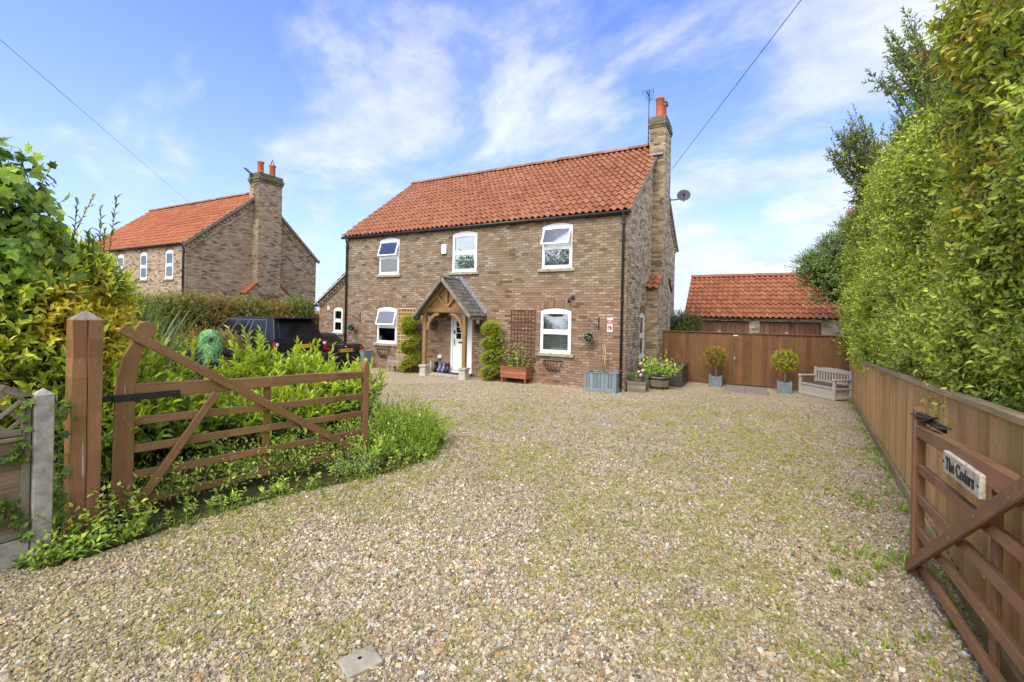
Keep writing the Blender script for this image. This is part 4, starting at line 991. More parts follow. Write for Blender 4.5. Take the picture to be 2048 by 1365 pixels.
b.add([o, o+Vector((NL+.18, 0, 0)), o+Vector((NL+.18, 0, 0))+s2*(NS+.2), o+s2*(NS+.2)], [(0, 1, 2, 3)]); b.build('roof', M_TILE_NB, nb)
b = MB(); ridge_row(b, (-NL-.1, ND/2, NRZ+.1), (-.1, ND/2, NRZ+.1)); b.build('ridge', M_RIDGE, nb)
b = MB()
for sgn, y0 in ((1, 0), (-1, ND)): b.bar((.07, y0-sgn*.16, NEZ-.12), (.07, y0+sgn*(ND/2), NRZ+.02), .12, .09)
b.build('verge', M_GREYWOOD, nb)
b = MB(); b.tube([(-NL-.1, -.13, NEZ-.04), (.1, -.13, NEZ-.04)], .06, 10); b.build('gutter', M_BLACKPVC, nb)
b = MB(); b.tube([(-NL-.1, ND+.13, NEZ-.04), (.1, ND+.13, NEZ-.04)], .06, 10); b.build('gutter', M_BLACKPVC, nb)
b = MB(); downpipe(b, -.08, -.06, 0, NEZ-.05, .04, (0, .06)); b.build('downpipe', M_BLACKPVC, nb)
for a, c in NW: window(nb, Matrix.Identity(4), Tn, NL-c, NL-a, 3.42, 4.66, 4.75, shutters=False, arch=True)
CY = 3.62
b = MB(); b.box((.22, CY, 1.4), (.44, 2.2, 3.0), 0, grain=None); b.box((.22, CY, 4.6), (.44, 1.24, 8.0), 0, grain=None); b.box((.06, CY, 7.6), (.78, 1.24, 1.99), 0, grain=None)
for sgn in (1, -1): b.prism([(CY-sgn*1.1, 2.9), (CY-sgn*.62, 2.9), (CY-sgn*.62, 3.35)], .0, .43, 'yz')
nc = b.build('chimney', M_BRICK_NB, nb)
b = MB(); b.box((.06, CY, 8.5), (.86, 1.32, .11), .006, grain=None); b.box((.06, CY, 8.63), (.92, 1.38, .13), .006, grain=None); b.box((.06, CY, 8.80), (.84, 1.30, .2), .006, grain=None); b.build('capping', bpy.data.materials['capping_brick'], nc)
for yy in (CY-.32, CY+.32):
    b = MB(); b.lathe([(0, 0), (.17, 0), (.15, .08), (.14, .56), (.17, .6), (.17, .66), (.12, .66), (.11, .3), (0, .3)], (.06, yy, 8.88), 16, cap=False); b.build('pot', M_POT, nc)
b = MB()
for k in range(4): b.tube([(.06+.13*math.cos(k*1.57), CY+.32+.13*math.sin(k*1.57), 9.52), (.06, CY+.32, 9.84)], .012, 5)
b.build('cowl', M_BLACKPVC, nc)
for sgn in (1, -1): b = MB(); b.bar((.22, CY-sgn*1.2, 2.9), (.22, CY-sgn*.6, 3.46), .05, .5); b.build('shoulder_tiles', M_TILE_NB, nb)
s = thing('aerial', 'small aerial on the side of the neighbouring chimney', 'aerial', (-22.35, 13.55, 8.3), .5); b = MB(); b.tube([(0, 0, 0), (0, 0, .55)], .025, 6); b.build('mast', M_BLACKPVC, s)
b = MB(); b.tube([(-.05, -.5, .68), (.05, .12, .5)], .03, 6)
for i in range(5): b.tube([(-.1, -.45+i*.12, .67-i*.03), (.1, -.45+i*.12, .67-i*.03)], .012, 5)
b.build('antenna', M_BLACKPVC, s)

# ------------------------------------------------------------------ garage block behind the rear fence
GX0, GX1, GY0, GD, GEZ, GRZ = -2.85, 2.72, 21.0, 4.0, 2.24, 4.0
ga = thing('garage_block', 'low brick double garage with orange tiled roof behind the brown fence', 'garage', ((GX0+GX1)/2, GY0+GD/2, 0)); gi = root_inv(ga)
b = MB(gi); Tg = Matrix.Translation((GX0, GY0, 0)); DO = [(-2.47, -.44), (-.06, 2.0)]
xs = [GX0, DO[0][0], DO[0][1], DO[1][0], DO[1][1], GX1]
for i in (0, 2, 4): b.add([(xs[i], GY0, -.1), (xs[i+1], GY0, -.1), (xs[i+1], GY0, GEZ), (xs[i], GY0, GEZ)], [(0, 1, 2, 3)])
for i in (1, 3):
    b.add([(xs[i], GY0, 2.03), (xs[i+1], GY0, 2.03), (xs[i+1], GY0, GEZ), (xs[i], GY0, GEZ)], [(0, 1, 2, 3)])
    b.add([(xs[i], GY0, 2.03), (xs[i+1], GY0, 2.03), (xs[i+1], GY0+.15, 2.03), (xs[i], GY0+.15, 2.03)], [(0, 1, 2, 3)])
for x in (GX0, GX1): b.add([(x, GY0, -.1), (x, GY0+GD, -.1), (x, GY0+GD, GEZ), (x, GY0+GD/2, GRZ-.05), (x, GY0, GEZ)], [(0, 1, 2, 3, 4)])
b.build('wall', M_BRICK_GARAGE, ga)
for a, c in DO:
    b = MB(gi); n = 12
    for i in range(n): b.box((a+(c-a)*(i+.5)/n, GY0+.10, .98), ((c-a)/n-.008, .04, 1.93), .004, grain=(0, 0, 1))
    b.box(((a+c)/2, GY0+.115, 1.975), (c-a, .03, .09), .004); gdo = b.build('garage_door', M_GARAGEDOOR, ga)
    b = MB(gi); b.box(((a+c)/2-.1, GY0+.065, 1.55), (.12, .02, .18), .004, grain=None); b.build('handle', M_GALV, gdo)
b = MB(gi); b.add([(GX0+.02, GY0+.6, -.1), (GX1-.02, GY0+.6, -.1), (GX1-.02, GY0+.6, 2.7), (GX0+.02, GY0+.6, 2.7)], [(0, 1, 2, 3)]); b.build('door_backing', M_ROOM, ga)  # dark sheet added behind the doors to stop light through the top gap
b = MB(gi); gs = math.atan2(GRZ-GEZ, GD/2); s1 = Vector((0, math.cos(gs), math.sin(gs))); pantiles(b, Vector((GX0-.1, GY0, GEZ+.04))-s1*.18, (1, 0, 0), s1, GX1-GX0+.2, GD/2/math.cos(gs)+.2, .205, .29)
s2 = Vector((0, -math.cos(gs), math.sin(gs))); o = Vector((GX0-.1, GY0+GD, GEZ+.04))-s2*.18
b.add([o, o+Vector((GX1-GX0+.2, 0, 0)), o+Vector((GX1-GX0+.2, 0, 0))+s2*2.86, o+s2*2.86], [(0, 1, 2, 3)]); b.build('roof', M_TILE_NEW, ga)
b = MB(gi); ridge_row(b, (GX0-.1, GY0+GD/2, GRZ+.09), (GX1+.1, GY0+GD/2, GRZ+.09), .13, .45); b.build('ridge', M_TILE_NEW, ga)
b = MB(gi); b.box(((GX0+GX1)/2, GY0-.03, GEZ-.02), (GX1-GX0+.1, .06, .10), 0); b.build('eaves_board', M_BLACKPVC, ga)
s = thing('wall_light', 'small round black light above the right garage door', 'outdoor light', (.98, GY0-.002, 2.02)); b = MB(); b.tube([(0, 0, .03), (0, -.06, .03)], .025, 8); b.build('mount', M_BLACKPVC, s)
b = MB(); b.ball((0, -.09, .02), .055); b.build('lamp_head', M_BLACKPVC, s)
# far conservatory between the two houses
cv = thing('conservatory', 'white framed conservatory with grey roof far behind between the two houses', 'conservatory', (-31, 24.2, 0)); ci = root_inv(cv)
b = MB(ci); b.add([(-33.5, 25.2, 2.3), (-28.5, 25.2, 2.3), (-29, 27.5, 3.55), (-33, 27.5, 3.55)], [(0, 1, 2, 3)]); b.box((-31, 26.5, 1.2), (5, 2.2, 2.5), 0, grain=None); b.build('house_roof', M_FARROOF, cv)
b = MB(ci); b.prism([(-32.3, 1.95), (-29.6, 1.95), (-31.6, 2.72)], 24.05, 24.9, 'xz'); b.build('glass_roof', M_FARWALL, cv)
b = MB(ci)
for x in (-32.2, -31.4, -30.6, -29.8): b.box((x, 24.05, 1.0), (.09, .09, 1.9), 0, grain=None)
b.bar((-32.35, 24.0, 1.95), (-29.55, 24.0, 1.95), .1, .12); b.bar((-31.6, 24.0, 2.74), (-29.55, 24.0, 1.98), .1, .10); b.box((-31, 24.1, .3), (2.6, .1, .6), 0, grain=None); b.build('frame', M_PVC, cv)
b = MB(ci); b.box((-31, 24.12, 1.2), (2.4, .02, 1.3), 0, grain=None); b.build('pane', M_CAR_GLASS, cv)
# ================================================================== FENCES AND GATES
def board_run(b, p0, p1, z0, top, bw=.125, th=.018, off=0.0, skip=None):
    """overlapping vertical boards from p0 to p1; top(t) gives the height"""
    p0, p1 = Vector((*p0, 0)), Vector((*p1, 0)); L = (p1-p0).length; n = max(1, round(L/bw)); d = (p1-p0)/n; rz = math.atan2(d.y, d.x)
    nr = Vector((-d.y, d.x, 0)).normalized()
    for i in range(n):
        t = (i+.5)/n; c = p0+d*(i+.5); h = top(t)-z0+random.uniform(-.004, .004)
        if skip and skip(c): continue
        c = c+nr*(off+random.uniform(-.002, .002)); b.box((c.x, c.y, z0+h/2), (d.length*1.05, th, h), .002, Matrix.Rotation(rz, 4, 'Z') @ Matrix.Rotation(R(6.0), 4, 'Z'), grain=(0, 0, 1))
# right hand fence
FA, FB = (1.17, 2.4), (2.205, 15.83)
def fx(y): return FA[0]+(FB[0]-FA[0])*(y-FA[1])/(FB[1]-FA[1])
s = thing('board_fence', 'long orange brown board fence with pale capping under the tall hedge', 'fence', (1.65, 8, 0)); fi = root_inv(s)
def ftop(y): return 1.45-.0335*(y-3.5) if y < 11.3 else (1.19+(y-11.3)*.0 if y < 11.9 else min(1.66, 1.19+(y-11.9)*.155))
b = MB(fi); board_run(b, (fx(2.4), 2.4), (fx(15.8), 15.8), .13, lambda t: ftop(2.4+13.4*t)-.01, .13); b.build('boards', M_FENCE, s)
b = MB(fi); ys = [2.3, 4.7, 7.0, 9.2, 11.4]
for i in range(len(ys)-1):
    a, e = ys[i], ys[i+1]-.01; b.bar((fx(a)-.012, a, ftop(a)+.012), (fx(e)-.012, e, ftop(e)+.012+random.uniform(-.006, .006)), .045, .085, bev=.004)
b.build('capping', M_CAPWOOD, s)
b = MB(fi)
for a, e in ((2.3, 4.8), (4.81, 7.4), (7.41, 10.0), (10.01, 12.8), (12.81, 15.7)): b.bar((fx(a)-.03, a, .06), (fx(e)-.03, e, .06), .15, .03, bev=.004)
b.build('gravel_board', wood('pale_gravel_board', (.30, .22, .09), (.42, .31, .15), algae=.5), s)
for y in (3.2, 5.6, 8.0, 10.4, 12.8, 15.2): b = MB(fi); b.box((fx(y)+.07, y, .60), (.10, .10, 1.10), .004); b.build('post', M_FENCE, s)
# rear fence with its gate
s = thing('board_fence', 'brown board fence across the back with a latched gate', 'fence', (-.3, 15.86, 0)); fi = root_inv(s)
RY, RT = 15.86, 1.65; GA0, GA1 = -.78, .32
for xa, xb in ((-3.0, GA0-.004), (GA1+.004, 2.28)): b = MB(fi); board_run(b, (xa, RY), (xb, RY), .02, lambda t: RT-.03, .135); b.build('boards', M_REARFENCE, s)
b = MB(fi); b.bar((-3.0, RY-.012, RT-.012), (2.28, RY-.012, RT-.012), .034, .07, bev=.004); b.build('capping', M_REARFENCE, s)
b = MB(fi); b.bar((-3.0, RY-.03, .10), (GA0-.02, RY-.03, .10), .17, .026, bev=.003); b.bar((GA1+.02, RY-.03, .10), (2.2, RY-.03, .10), .17, .026, bev=.003); b.build('gravel_board', M_REARFENCE, s)
b = MB(fi); board_run(b, (GA0+.008, RY-.004), (GA1-.008, RY-.004), .04, lambda t: RT-.035, .135); gd_ = b.build('gate', M_REARFENCE, s)
b = MB(fi); b.box((GA0+.06, RY-.035, .86), (.085, .03, .055), .006, grain=None); b.box((GA0+.06, RY-.045, .81), (.05, .03, .07), .01, grain=None); b.tube([(GA0+.02, RY-.05, .86), (GA0+.11, RY-.05, .86)], .012, 6); b.build('latch', M_GALV, gd_)
b = MB(fi); b.box((GA0+.075, RY-.025, 1.555), (.135, .008, .032), .002, grain=None); b.build('name_plate', M_SIGNWHITE, gd_)
# five bar field gates
def field_gate(loc, rz, side, label, light=False):
    """local x runs from the hinge (0) to the latch end (2.57); the braces lie on local y = side"""
    s = thing('field_gate', label, 'gate', loc, rz, 'five bar entrance gates'); b = MB()
    th = .072
    out = [(-.095, .03), (-.09, 1.18), (-.075, 1.36), (-.035, 1.53), (.03, 1.66), (.035, 1.72), (.045, 1.79), (.08, 1.84), (.13, 1.85), (.175, 1.825), (.20, 1.775), (.19, 1.715), (.15, 1.665), (.115, 1.60), (.085, 1.50), (.065, 1.36), (.055, 1.2), (.05, .03)]
    b.prism(out, -th/2, th/2, 'xz', grain=(0, 0, 1)); bevel(b.build('hanging_stile', M_GATE, s), .008, 2)
    def rail(z0a, z0b, h0, h1, name):
        b = MB(); t_ = .034 if name != 'top_rail' else .062; k = 6; vs = []
        for i in range(k+1):
            t = i/k; x = .045+2.45*t; z = z0a+(z0b-z0a)*t+.004*math.sin(t*9+z0a*7); h = h0+(h1-h0)*t
            vs += [(x, -t_/2, z), (x, t_/2, z), (x, t_/2, z+h), (x, -t_/2, z+h)]
        fs = [(i*4+j, i*4+(j+1) % 4, i*4+4+(j+1) % 4, i*4+4+j) for i in range(k) for j in range(4)]+[(0, 1, 2, 3), (4*k, 4*k+1, 4*k+2, 4*k+3)]
        b.add(vs, fs, (1, 0, 0)); bevel(b.build(name, M_GATE, s), .006, 2)
    rail(1.115, 1.105, .15, .085, 'top_rail')
    for za, zb in ((.875, .815), (.62, .585), (.37, .335), (.115, .09)): rail(za, zb, .078, .072, 'rail')
    b = MB(); b.prism([(2.49, .0), (2.57, .0), (2.57, 1.24), (2.555, 1.30), (2.53, 1.325), (2.505, 1.30), (2.49, 1.24)], -.036, .036, 'xz', grain=(0, 0, 1)); bevel(b.build('end_post', M_GATE, s), .007, 2)
    yb = side*.052
    b = MB(); b.bar((-.07, yb, 1.785), (2.53, yb, .06), .03, .085, (0, 1, 0), .006); b.build('long_brace', M_GATE, s)
    b = MB(); b.bar((.03, yb, .06), (.72, yb-side*.002, 1.11), .03, .075, (0, 1, 0), .006); b.build('short_brace', M_GATE, s)
    b = MB(); b.box((1.26, -side*.030, .62), (.075, .026, .98), .004); b.build('mid_upright', M_GATE, s)
    b = MB(); yh = side*.044
    b.box((.15, yh, 1.145), (.50, .012, .060), .003, grain=None); b.box((-.01, 0, 1.145), (.19, .088, .060), .003, grain=None)
    b.bar((-.10, 0, 1.145), (-.20, 0, 1.145), .055, .03); b.tube([(-.21, 0, 1.14), (-.21, 0, 1.02)], .018, 8); b.tube([(-.21, 0, 1.03), (-.30, 0, 1.03)], .018, 8)
    b.build('strap_hinge', M_IRON, s)
    b = MB(); b.box((0.0, yh, .085), (.16, .012, .06), .003, grain=None); b.tube([(-.09, 0, .09), (-.20, 0, .09)], .016, 8); b.build('lower_hinge', M_IRON, s)
    for (x, z) in ((.18, .29), (.36, .55), (.53, .80), (.86, 1.15), (1.26, .92), (1.62, .65), (1.93, .44), (2.45, .10), (.06, 1.145), (.36, 1.145), (1.26, .60), (1.26, .37)):
        b = MB(); yy = yb+side*.014 if x not in (.06, .36, 1.26) or z in (.92,) else side*(.051 if z > 1 else .018)
        b.ball((x, yy, z), .011, 0, 8, 5, (1, .5, 1)); b.build('bolt', M_IRON if x in (.06, .36) else M_GATE, s)
    return s
lg = field_gate((-5.14, 2.0, 0), math.atan2(.9861, .166), -1, 'brown five bar gate standing open in front of the laurels at left')
rg = field_gate((1.10, 2.15, 0), R(90), 1, 'brown five bar gate carrying the house name sign, open against the fence')
b = MB(); b.box((2.46, .02, 1.262), (.15, .04, .012), .004, Matrix.Rotation(R(16), 4, 'Z'), grain=None); b.box((2.47, .0, 1.278), (.13, .04, .008), .003, Matrix.Rotation(R(-8), 4, 'Y') @ Matrix.Rotation(R(20), 4, 'Z'), grain=None)
b.bar((2.40, 0, 1.25), (2.16, -.06, 1.22), .05, .012); b.bar((2.36, .03, 1.23), (2.25, -.02, 1.29), .012, .05); b.bar((2.25, -.02, 1.225), (2.06, -.03, 1.25), .012, .06); b.build('latch', M_OLDIRON, rg)
# house name sign
s = thing('name_sign', 'white wooden house name sign on the top rail of the right gate', 'sign', (1.062, 3.64, 1.03), R(-90)); b = MB()
b.box((0, -.006, .065), (.56, .030, .135), .006, grain=(1, 0, 0)); b.build('board', M_SIGN, s)
def text_mesh(name, body, size, m, parent, loc, rot=(R(90), 0, 0), bold=.0, sx=1.0, depth=.002):
    cu = bpy.data.curves.new(name, 'FONT'); cu.body = body; cu.size = size; cu.align_x = 'CENTER'; cu.align_y = 'CENTER'; cu.extrude = depth; cu.offset = bold
    t = bpy.data.objects.new(name+'_src', cu); COL.objects.link(t); bpy.context.view_layer.update()
    me = bpy.data.meshes.new_from_object(t.evaluated_get(bpy.context.evaluated_depsgraph_get())); bpy.data.objects.remove(t)
    me.materials.clear(); me.materials.append(m); o = bpy.data.objects.new(name, me); COL.objects.link(o); o.parent = parent; o.location = loc; o.rotation_euler = rot; o.scale = (sx, 1, 1); return o
text_mesh('lettering', 'The Cedars', .108, M_BLACK, s, (-.005, -.0225, .062), bold=.0022, sx=.86)
b = MB()
for sx in (-.263, .263): b.tube([(sx, -.0195, .065), (sx, -.024, .065)], .008, 8)
b.build('screw', M_IRON, s)
# left gate post, split along its length
s = thing('gate_post', 'thick square brown gate post with a long crack and pointed top', 'gate post', (-5.06, 1.665, 0), R(-6)); b = MB(); hw = .098; k = 13; vs = []; prof = []
for i in range(k):
    z = -.05+1.91*i/(k-1); wv = .006*math.sin(i*1.7)
    ring = [(-hw, -hw), (hw+wv*.4, -hw-wv), (hw+wv, -.004), (hw-.012, .001+wv*.5), (hw+wv, .005), (hw+wv*.6, hw), (-hw, hw)]
    ring = [(x, y+.010*math.sin(z*2.4)*(.5 if abs(y) < .02 else 0)) for x, y in ring]
    vs += [(x, y, z) for x, y in ring]
n = 7; fs = [(i*n+j, i*n+(j+1) % n, (i+1)*n+(j+1) % n, (i+1)*n+j) for i in range(k-1) for j in range(n)]; vs.append((0, 0, 1.94)); fs += [((k-1)*n+j, (k-1)*n+(j+1) % n, len(vs)-1) for j in range(n)]
b.add(vs, fs, (0, 0, 1)); bevel(b.build('timber', M_GATE, s), .006, 2, 50)
b = MB(); b.bar((hw-.010, .0025, .35), (hw-.010, .006, 1.83), .005, .006); b.build('crack', M_BLACK, s)
b = MB(); vs = [(-hw-.002, -hw-.002, 1.862), (hw+.002, -hw-.002, 1.862), (hw+.002, hw+.002, 1.862), (-hw-.002, hw+.002, 1.862), (0, 0, 1.945)]; b.add(vs, [(0, 1, 4), (1, 2, 4), (2, 3, 4), (3, 0, 4)], (1, 0, 0)); b.build('post_top', M_GREYWOOD, s)
# concrete post and lattice topped panel at far left
s = thing('concrete_post', 'pale grey concrete fence post beside the brown gate post', 'post', (-4.91, 1.37, 0)); b = MB(); b.box((0, 0, .62), (.105, .115, 1.32), .008, grain=None)
b.add([(-.0525, -.0575, 1.279), (.0525, -.0575, 1.279), (.0525, .0575, 1.279), (-.0525, .0575, 1.279), (0, 0, 1.33)], [(0, 1, 4), (1, 2, 4), (2, 3, 4), (3, 0, 4)]); b.build('shaft', M_CONC, s)
s = thing('fence_panel', 'weathered wooden fence panel with arched lattice top at far left', 'fence panel', (-4.93, .4, 0)); fi = root_inv(s); FX = -4.915
b = MB(fi); y0, y1 = -.52, 1.305
for i in range(6):
    z = .215+i*.128; b.prism([(FX-.012, z), (FX+.012, z), (FX+.002, z+.15), (FX-.014, z+.15)], y0, y1, 'xz', grain=(0, 1, 0))
b.build('boards', M_PANELWOOD, s)
b = MB(fi); b.box((FX, y1-.025, .74), (.045, .05, 1.08), .004); b.box((FX, y0+.025, .74), (.045, .05, 1.08), .004); b.box((FX, (y0+y1)/2, .235), (.05, y1-y0-.1, .05), .004); b.box((FX+.004, (y0+y1)/2, 1.01), (.05, y1-y0-.1, .045), .004); b.box((FX+.01, (y0+y1)/2, .965), (.055, y1-y0-.1, .03), .004)
def archz(y): t = (y-y0)/(y1-y0)*2-1; return 1.26+.30*(1-t*t)
for i in range(12):
    ya, yb_ = y0+(y1-y0)*i/12, y0+(y1-y0)*(i+1)/12; b.bar((FX, ya, archz(ya)), (FX, yb_+.004, archz(yb_)), .05, .045)
b.build('frame', M_GREYWOOD, s)
b = MB(fi)
for k in range(-9, 16):
    for sg in (1, -1):
        pts = []
        for i in range(40):
            u = i/39*.55; y = y0+.05+k*.15+sg*u; z = 1.03+u
            if y0+.04 < y < y1-.04 and z < archz(y)-.02: pts.append((FX+.008*sg, y, z))
        if len(pts) > 2: b.bar(pts[0], pts[-1], .014, .024, (1, 0, 0))
b.build('lattice', M_GREYWOOD, s)
b = MB(fi); b.box((FX+.002, (y0+y1)/2, .095), (.045, y1-y0, .21), .006, grain=None); b.build('gravel_board', M_CONC, s)

# ------------------------------------------------------------------ ground furniture
s = thing('ground_cover_plate', 'grey concrete cover plate with a small hole set in the gravel', 'cover plate', (-1.935, 1.85, 0), R(68)); b = MB()
b.box((0, 0, .0), (.205, .165, .05), .008, grain=None); b.build('plate', M_SILL, s); b = MB(); b.lathe([(0, .0265), (.012, .0265)], (.0, .01, 0), 14, cap=False); b.build('hole', M_BLACK, s)
for i, (x, lab) in enumerate(((-.66, 'left one of two stone paving slabs before the fence gate'), (-.10, 'right one of two stone paving slabs before the fence gate'))):
    b = MB(); b.box((0, 0, .004), (.545, 1.5, .05), .008, grain=None); tag(b.build('paving_slab', M_PAVE), lab, 'paving slab', 'paving slabs by the gate').location = (x, 14.95, 0)
s = thing('feather', 'dark grey feather lying on the gravel near the right gate', 'feather', (.36, 2.50, .03), R(-38)); b = MB(); n = 9; vs = []
for i in range(n):
    t = i/(n-1); wd = .011*math.sin(math.pi*min(1, t*.9+.08))**.7; vs += [(t*.24, -wd, .012*math.sin(t*3)), (t*.24, wd, .012*math.sin(t*3)+.004), (t*.24, 0, .012*math.sin(t*3)-.003)]
b.add(vs, [f for i in range(n-1) for f in ((i*3, i*3+3, i*3+5, i*3+2), (i*3+2, i*3+5, i*3+4, i*3+1))]); b.build('vane', M_FEATHER, s)
b = MB(); b.tube([(-.05, 0, .0), (.05, 0, .004), (.2, 0, .008)], [.0022, .002, .001], 5); b.build('quill', M_SIGNWHITE, s)
random.seed(5)
for i, (x, y, L_, a, lab) in enumerate(((-1.72, 2.02, .13, -.5, 'short stick across the corner of the concrete cover plate'), (-1.78, 1.72, .16, .9, 'thin twig along the right edge of the concrete cover plate'), (-1.30, 2.28, .15, 1.1, 'thin dry twig on the gravel above the concrete cover plate'))):
    b = MB(); b.tube([(-L_/2, 0, .03), (0, .008, .036), (L_/2, -.006, .03)], [.006, .005, .003], 6); o = tag(b.build('twig', M_GREYWOOD), lab, 'twig'); o.location = (x, y, .006); o.rotation_euler.z = a

# boots on the step
def boot(loc, rz, m, label, h=.29, k=1.0):
    s = thing('wellington_boot', label, 'boot', loc, rz, 'wellington boots in the porch'); b = MB(); vs = []; n = 12
    prof = [(0, .012, .075, .045), (.05, .03, .115, .05), (.09, .02, .105, .05), (.13, -.015, .07, .05), (.2, -.03, .058, .052), (h, -.03, .062, .058)]
    for z, cx, rx, ry in prof:
        for j in range(n): th = 2*math.pi*j/n; vs.append((cx+rx*math.cos(th), ry*math.sin(th), z+.012))
    q = len(prof); b.add(vs, [(i*n+j, i*n+(j+1) % n, (i+1)*n+(j+1) % n, (i+1)*n+j) for i in range(q-1) for j in range(n)]+[tuple(range(n))], None, 0, None, True); b.build('upper', m, s)
    b = MB(); b.add([(cx, cy, z) for z in (0, .018) for cx, cy in [(.012+.082*math.cos(2*math.pi*j/14), .05*math.sin(2*math.pi*j/14)) for j in range(14)]], [(j, (j+1) % 14, 14+(j+1) % 14, 14+j) for j in range(14)]+[tuple(range(14)), tuple(range(14, 28))]); b.build('sole', M_RUBBER, s)
    s.scale = (k, k, k)
BT = [(M_BOOT2, 'leftmost wellington boot, black, next to the left plinth'), (M_BOOT2, 'second black wellington boot from the left plinth'), (M_BOOT3, 'lilac wellington boot standing after two black ones'), (M_BOOT, 'navy wellington boot between lilac boots'), (M_BOOT3, 'second lilac wellington boot, right of the navy one'), (M_BOOT2, 'black wellington boot right of the lilac pair'), (M_BOOT2, 'rightmost wellington boot, black, nearest the white door')]
for i, (m, lab) in enumerate(BT): boot((-9.60+i*.085, 12.25+(i % 2)*.05, .0915 if True else 0), R(-75+random.uniform(-8, 8)), m, lab, .31-.03*(i > 4), 1.05)
s = thing('garden_trowel', 'small yellow handled tool stuck in soil by the left plinth', 'tool', (-9.60, 11.98, 0)); b = MB(); b.tube([(0, 0, .0), (0, 0, .46)], .010, 6); b.build('shaft', M_SIGNWHITE, s); b = MB(); b.tube([(-.05, 0, .47), (.05, 0, .47)], .016, 6); b.build('grip', M_YELLOW, s)

# planters
def slat_box(name, label, cat, loc, w_, d_, h_, m, legs=0.0, rz=0, vert=False, n=4, rim=True, group=None):
    s = thing(name, label, cat, loc, rz, group); b = MB()
    t = .022; z0 = legs; H_ = h_-legs
    for sx, sy, L_, ax in ((0, -1, w_, 0), (0, 1, w_, 0), (-1, 0, d_-2*t, 1), (1, 0, d_-2*t, 1)):
        cx, cy = sx*(w_/2-t/2), sy*(d_/2-t/2)
        if vert:
            k = max(2, round(L_/.10))
            for i in range(k):
                q = -L_/2+L_*(i+.5)/k; p = (cx+q, cy) if ax == 0 else (cx, cy+q); b.box((p[0], p[1], z0+H_/2), ((L_/k-.008), t, H_) if ax == 0 else (t, (L_/k-.008), H_), .004, grain=(0, 0, 1))
        else:
            for i in range(n): b.box((cx, cy, z0+H_*(i+.5)/n), ((L_, t, H_/n-.007) if ax == 0 else (t, L_, H_/n-.007)), .004)
    b.build('side_boards', m, s)
    if rim:
        b = MB(); r = .05
        for sy in (-1, 1): b.box((0, sy*(d_/2-.01), h_+.012), (w_+.04, r, .026), .005)
        for sx in (-1, 1): b.box((sx*(w_/2-.01), 0, h_+.012), (r, d_-.065, .026), .005)
        if vert:
            for sy in (-1, 1): b.box((0, sy*(d_/2+.005), .05), (w_+.03, .03, .09), .005)
            for sx in (-1, 1): b.box((sx*(w_/2+.005), 0, .05), (.03, d_-.02, .09), .005)
            for sx in (-1, 1):
                for sy in (-1, 1): b.box((sx*(w_/2-.0), sy*(d_/2-.0), h_/2), (.055, .055, h_-.01), .005)
        b.build('rim', m, s)
    if legs:
        for sx in (-1, 1):
            for sy in (-1, 1): b = MB(); b.box((sx*(w_/2-.045), sy*(d_/2-.05), (legs+.1)/2), (.05, .05, legs+.1), .004); b.build('leg', m, s)
    b = MB(); b.box((0, 0, z0+H_*.5-.02), (w_-2*t-.004, d_-2*t-.004, H_-.06), 0, grain=None); b.build('soil', M_SOIL, s)
    return s
slat_box('wooden_planter', 'greyed wooden planter box on legs in front of the pale trellis', 'planter', (-11.08, 12.10, 0), .74, .38, .54, M_PALEPLANTER, .21, n=3, rim=False)
s_cedar = slat_box('wooden_planter', 'reddish wooden planter on legs below the dark brown trellis', 'planter', (-6.52, 12.24, 0), .88, .42, .47, M_CEDAR, .15, n=3)
s_sage = slat_box('wooden_planter', 'large pale blue green wooden planter at the house corner', 'planter', (-3.80, 12.26, 0), .84, .50, .50, M_SAGE, 0, 0, True)
s_crate = slat_box('wooden_planter', 'weathered square crate planter holding a pale pink rose', 'planter', (-2.99, 12.86, 0), .50, .50, .29, M_GREYWOOD, 0, R(2), False, 3, False)
slat_box('wooden_planter', 'grey green planter by the house wall behind the black convertible', 'planter', (-12.98, 12.2, 0), .60, .42, .62, M_SAGE, 0, 0, True)
for (x, d_, h_) in ((-3.86, 0, .84), (-3.80, .05, .80), (-3.72, .0, .78), (-3.83, -.04, .6)):
    pass
s = thing('cane_support', 'thin bamboo canes standing in the blue green corner planter', 'garden canes', (-3.80, 12.26, .44)); b = MB()
for x0, x1, y0_, h_ in ((-.10, .02, 0, .90), (.05, .03, .05, .80), (.10, .0, -.04, .55), (-.02, .05, .06, .72)): b.tube([(x0, y0_, 0), (x1, 0, h_)], .008, 6)
b.build('cane', M_CANE, s)
# half barrel
s_barrel = thing('half_barrel', 'old half barrel planter with a large leafy shrub', 'planter', (-2.58, 13.63, 0)); b = MB(); n = 22; prof = [(.235, 0), (.275, .12), (.30, .25), (.305, .37)]
for j in range(n):
    a0, a1 = 2*math.pi*(j+.04)/n, 2*math.pi*(j+.96)/n; vs = []
    for r, z in prof:
        for a in (a0, a1): vs += [(r*math.cos(a), r*math.sin(a), z), ((r-.03)*math.cos(a), (r-.03)*math.sin(a), z)]
    fs = []
    for i in range(len(prof)-1):
        o = i*4; fs += [(o, o+2, o+6, o+4), (o+1, o+3, o+7, o+5), (o, o+1, o+5, o+4), (o+2, o+3, o+7, o+6)]
    o = (len(prof)-1)*4; fs += [(0, 1, 3, 2), (o, o+1, o+3, o+2)]; b.add(vs, fs, (0, 0, 1))
b.build('stave', M_GREYWOOD, s_barrel)
for z, r in ((.06, .258), (.30, .308)): b = MB(); b.lathe([(r, z-.02), (r+.004, z), (r+.004, z+.02), (r, z+.03)], n=30, cap=False); b.build('hoop', M_IRON, s_barrel)
b = MB(); b.lathe([(0, .33), (.27, .33)], n=22, cap=False); b.build('soil', M_SOIL, s_barrel)
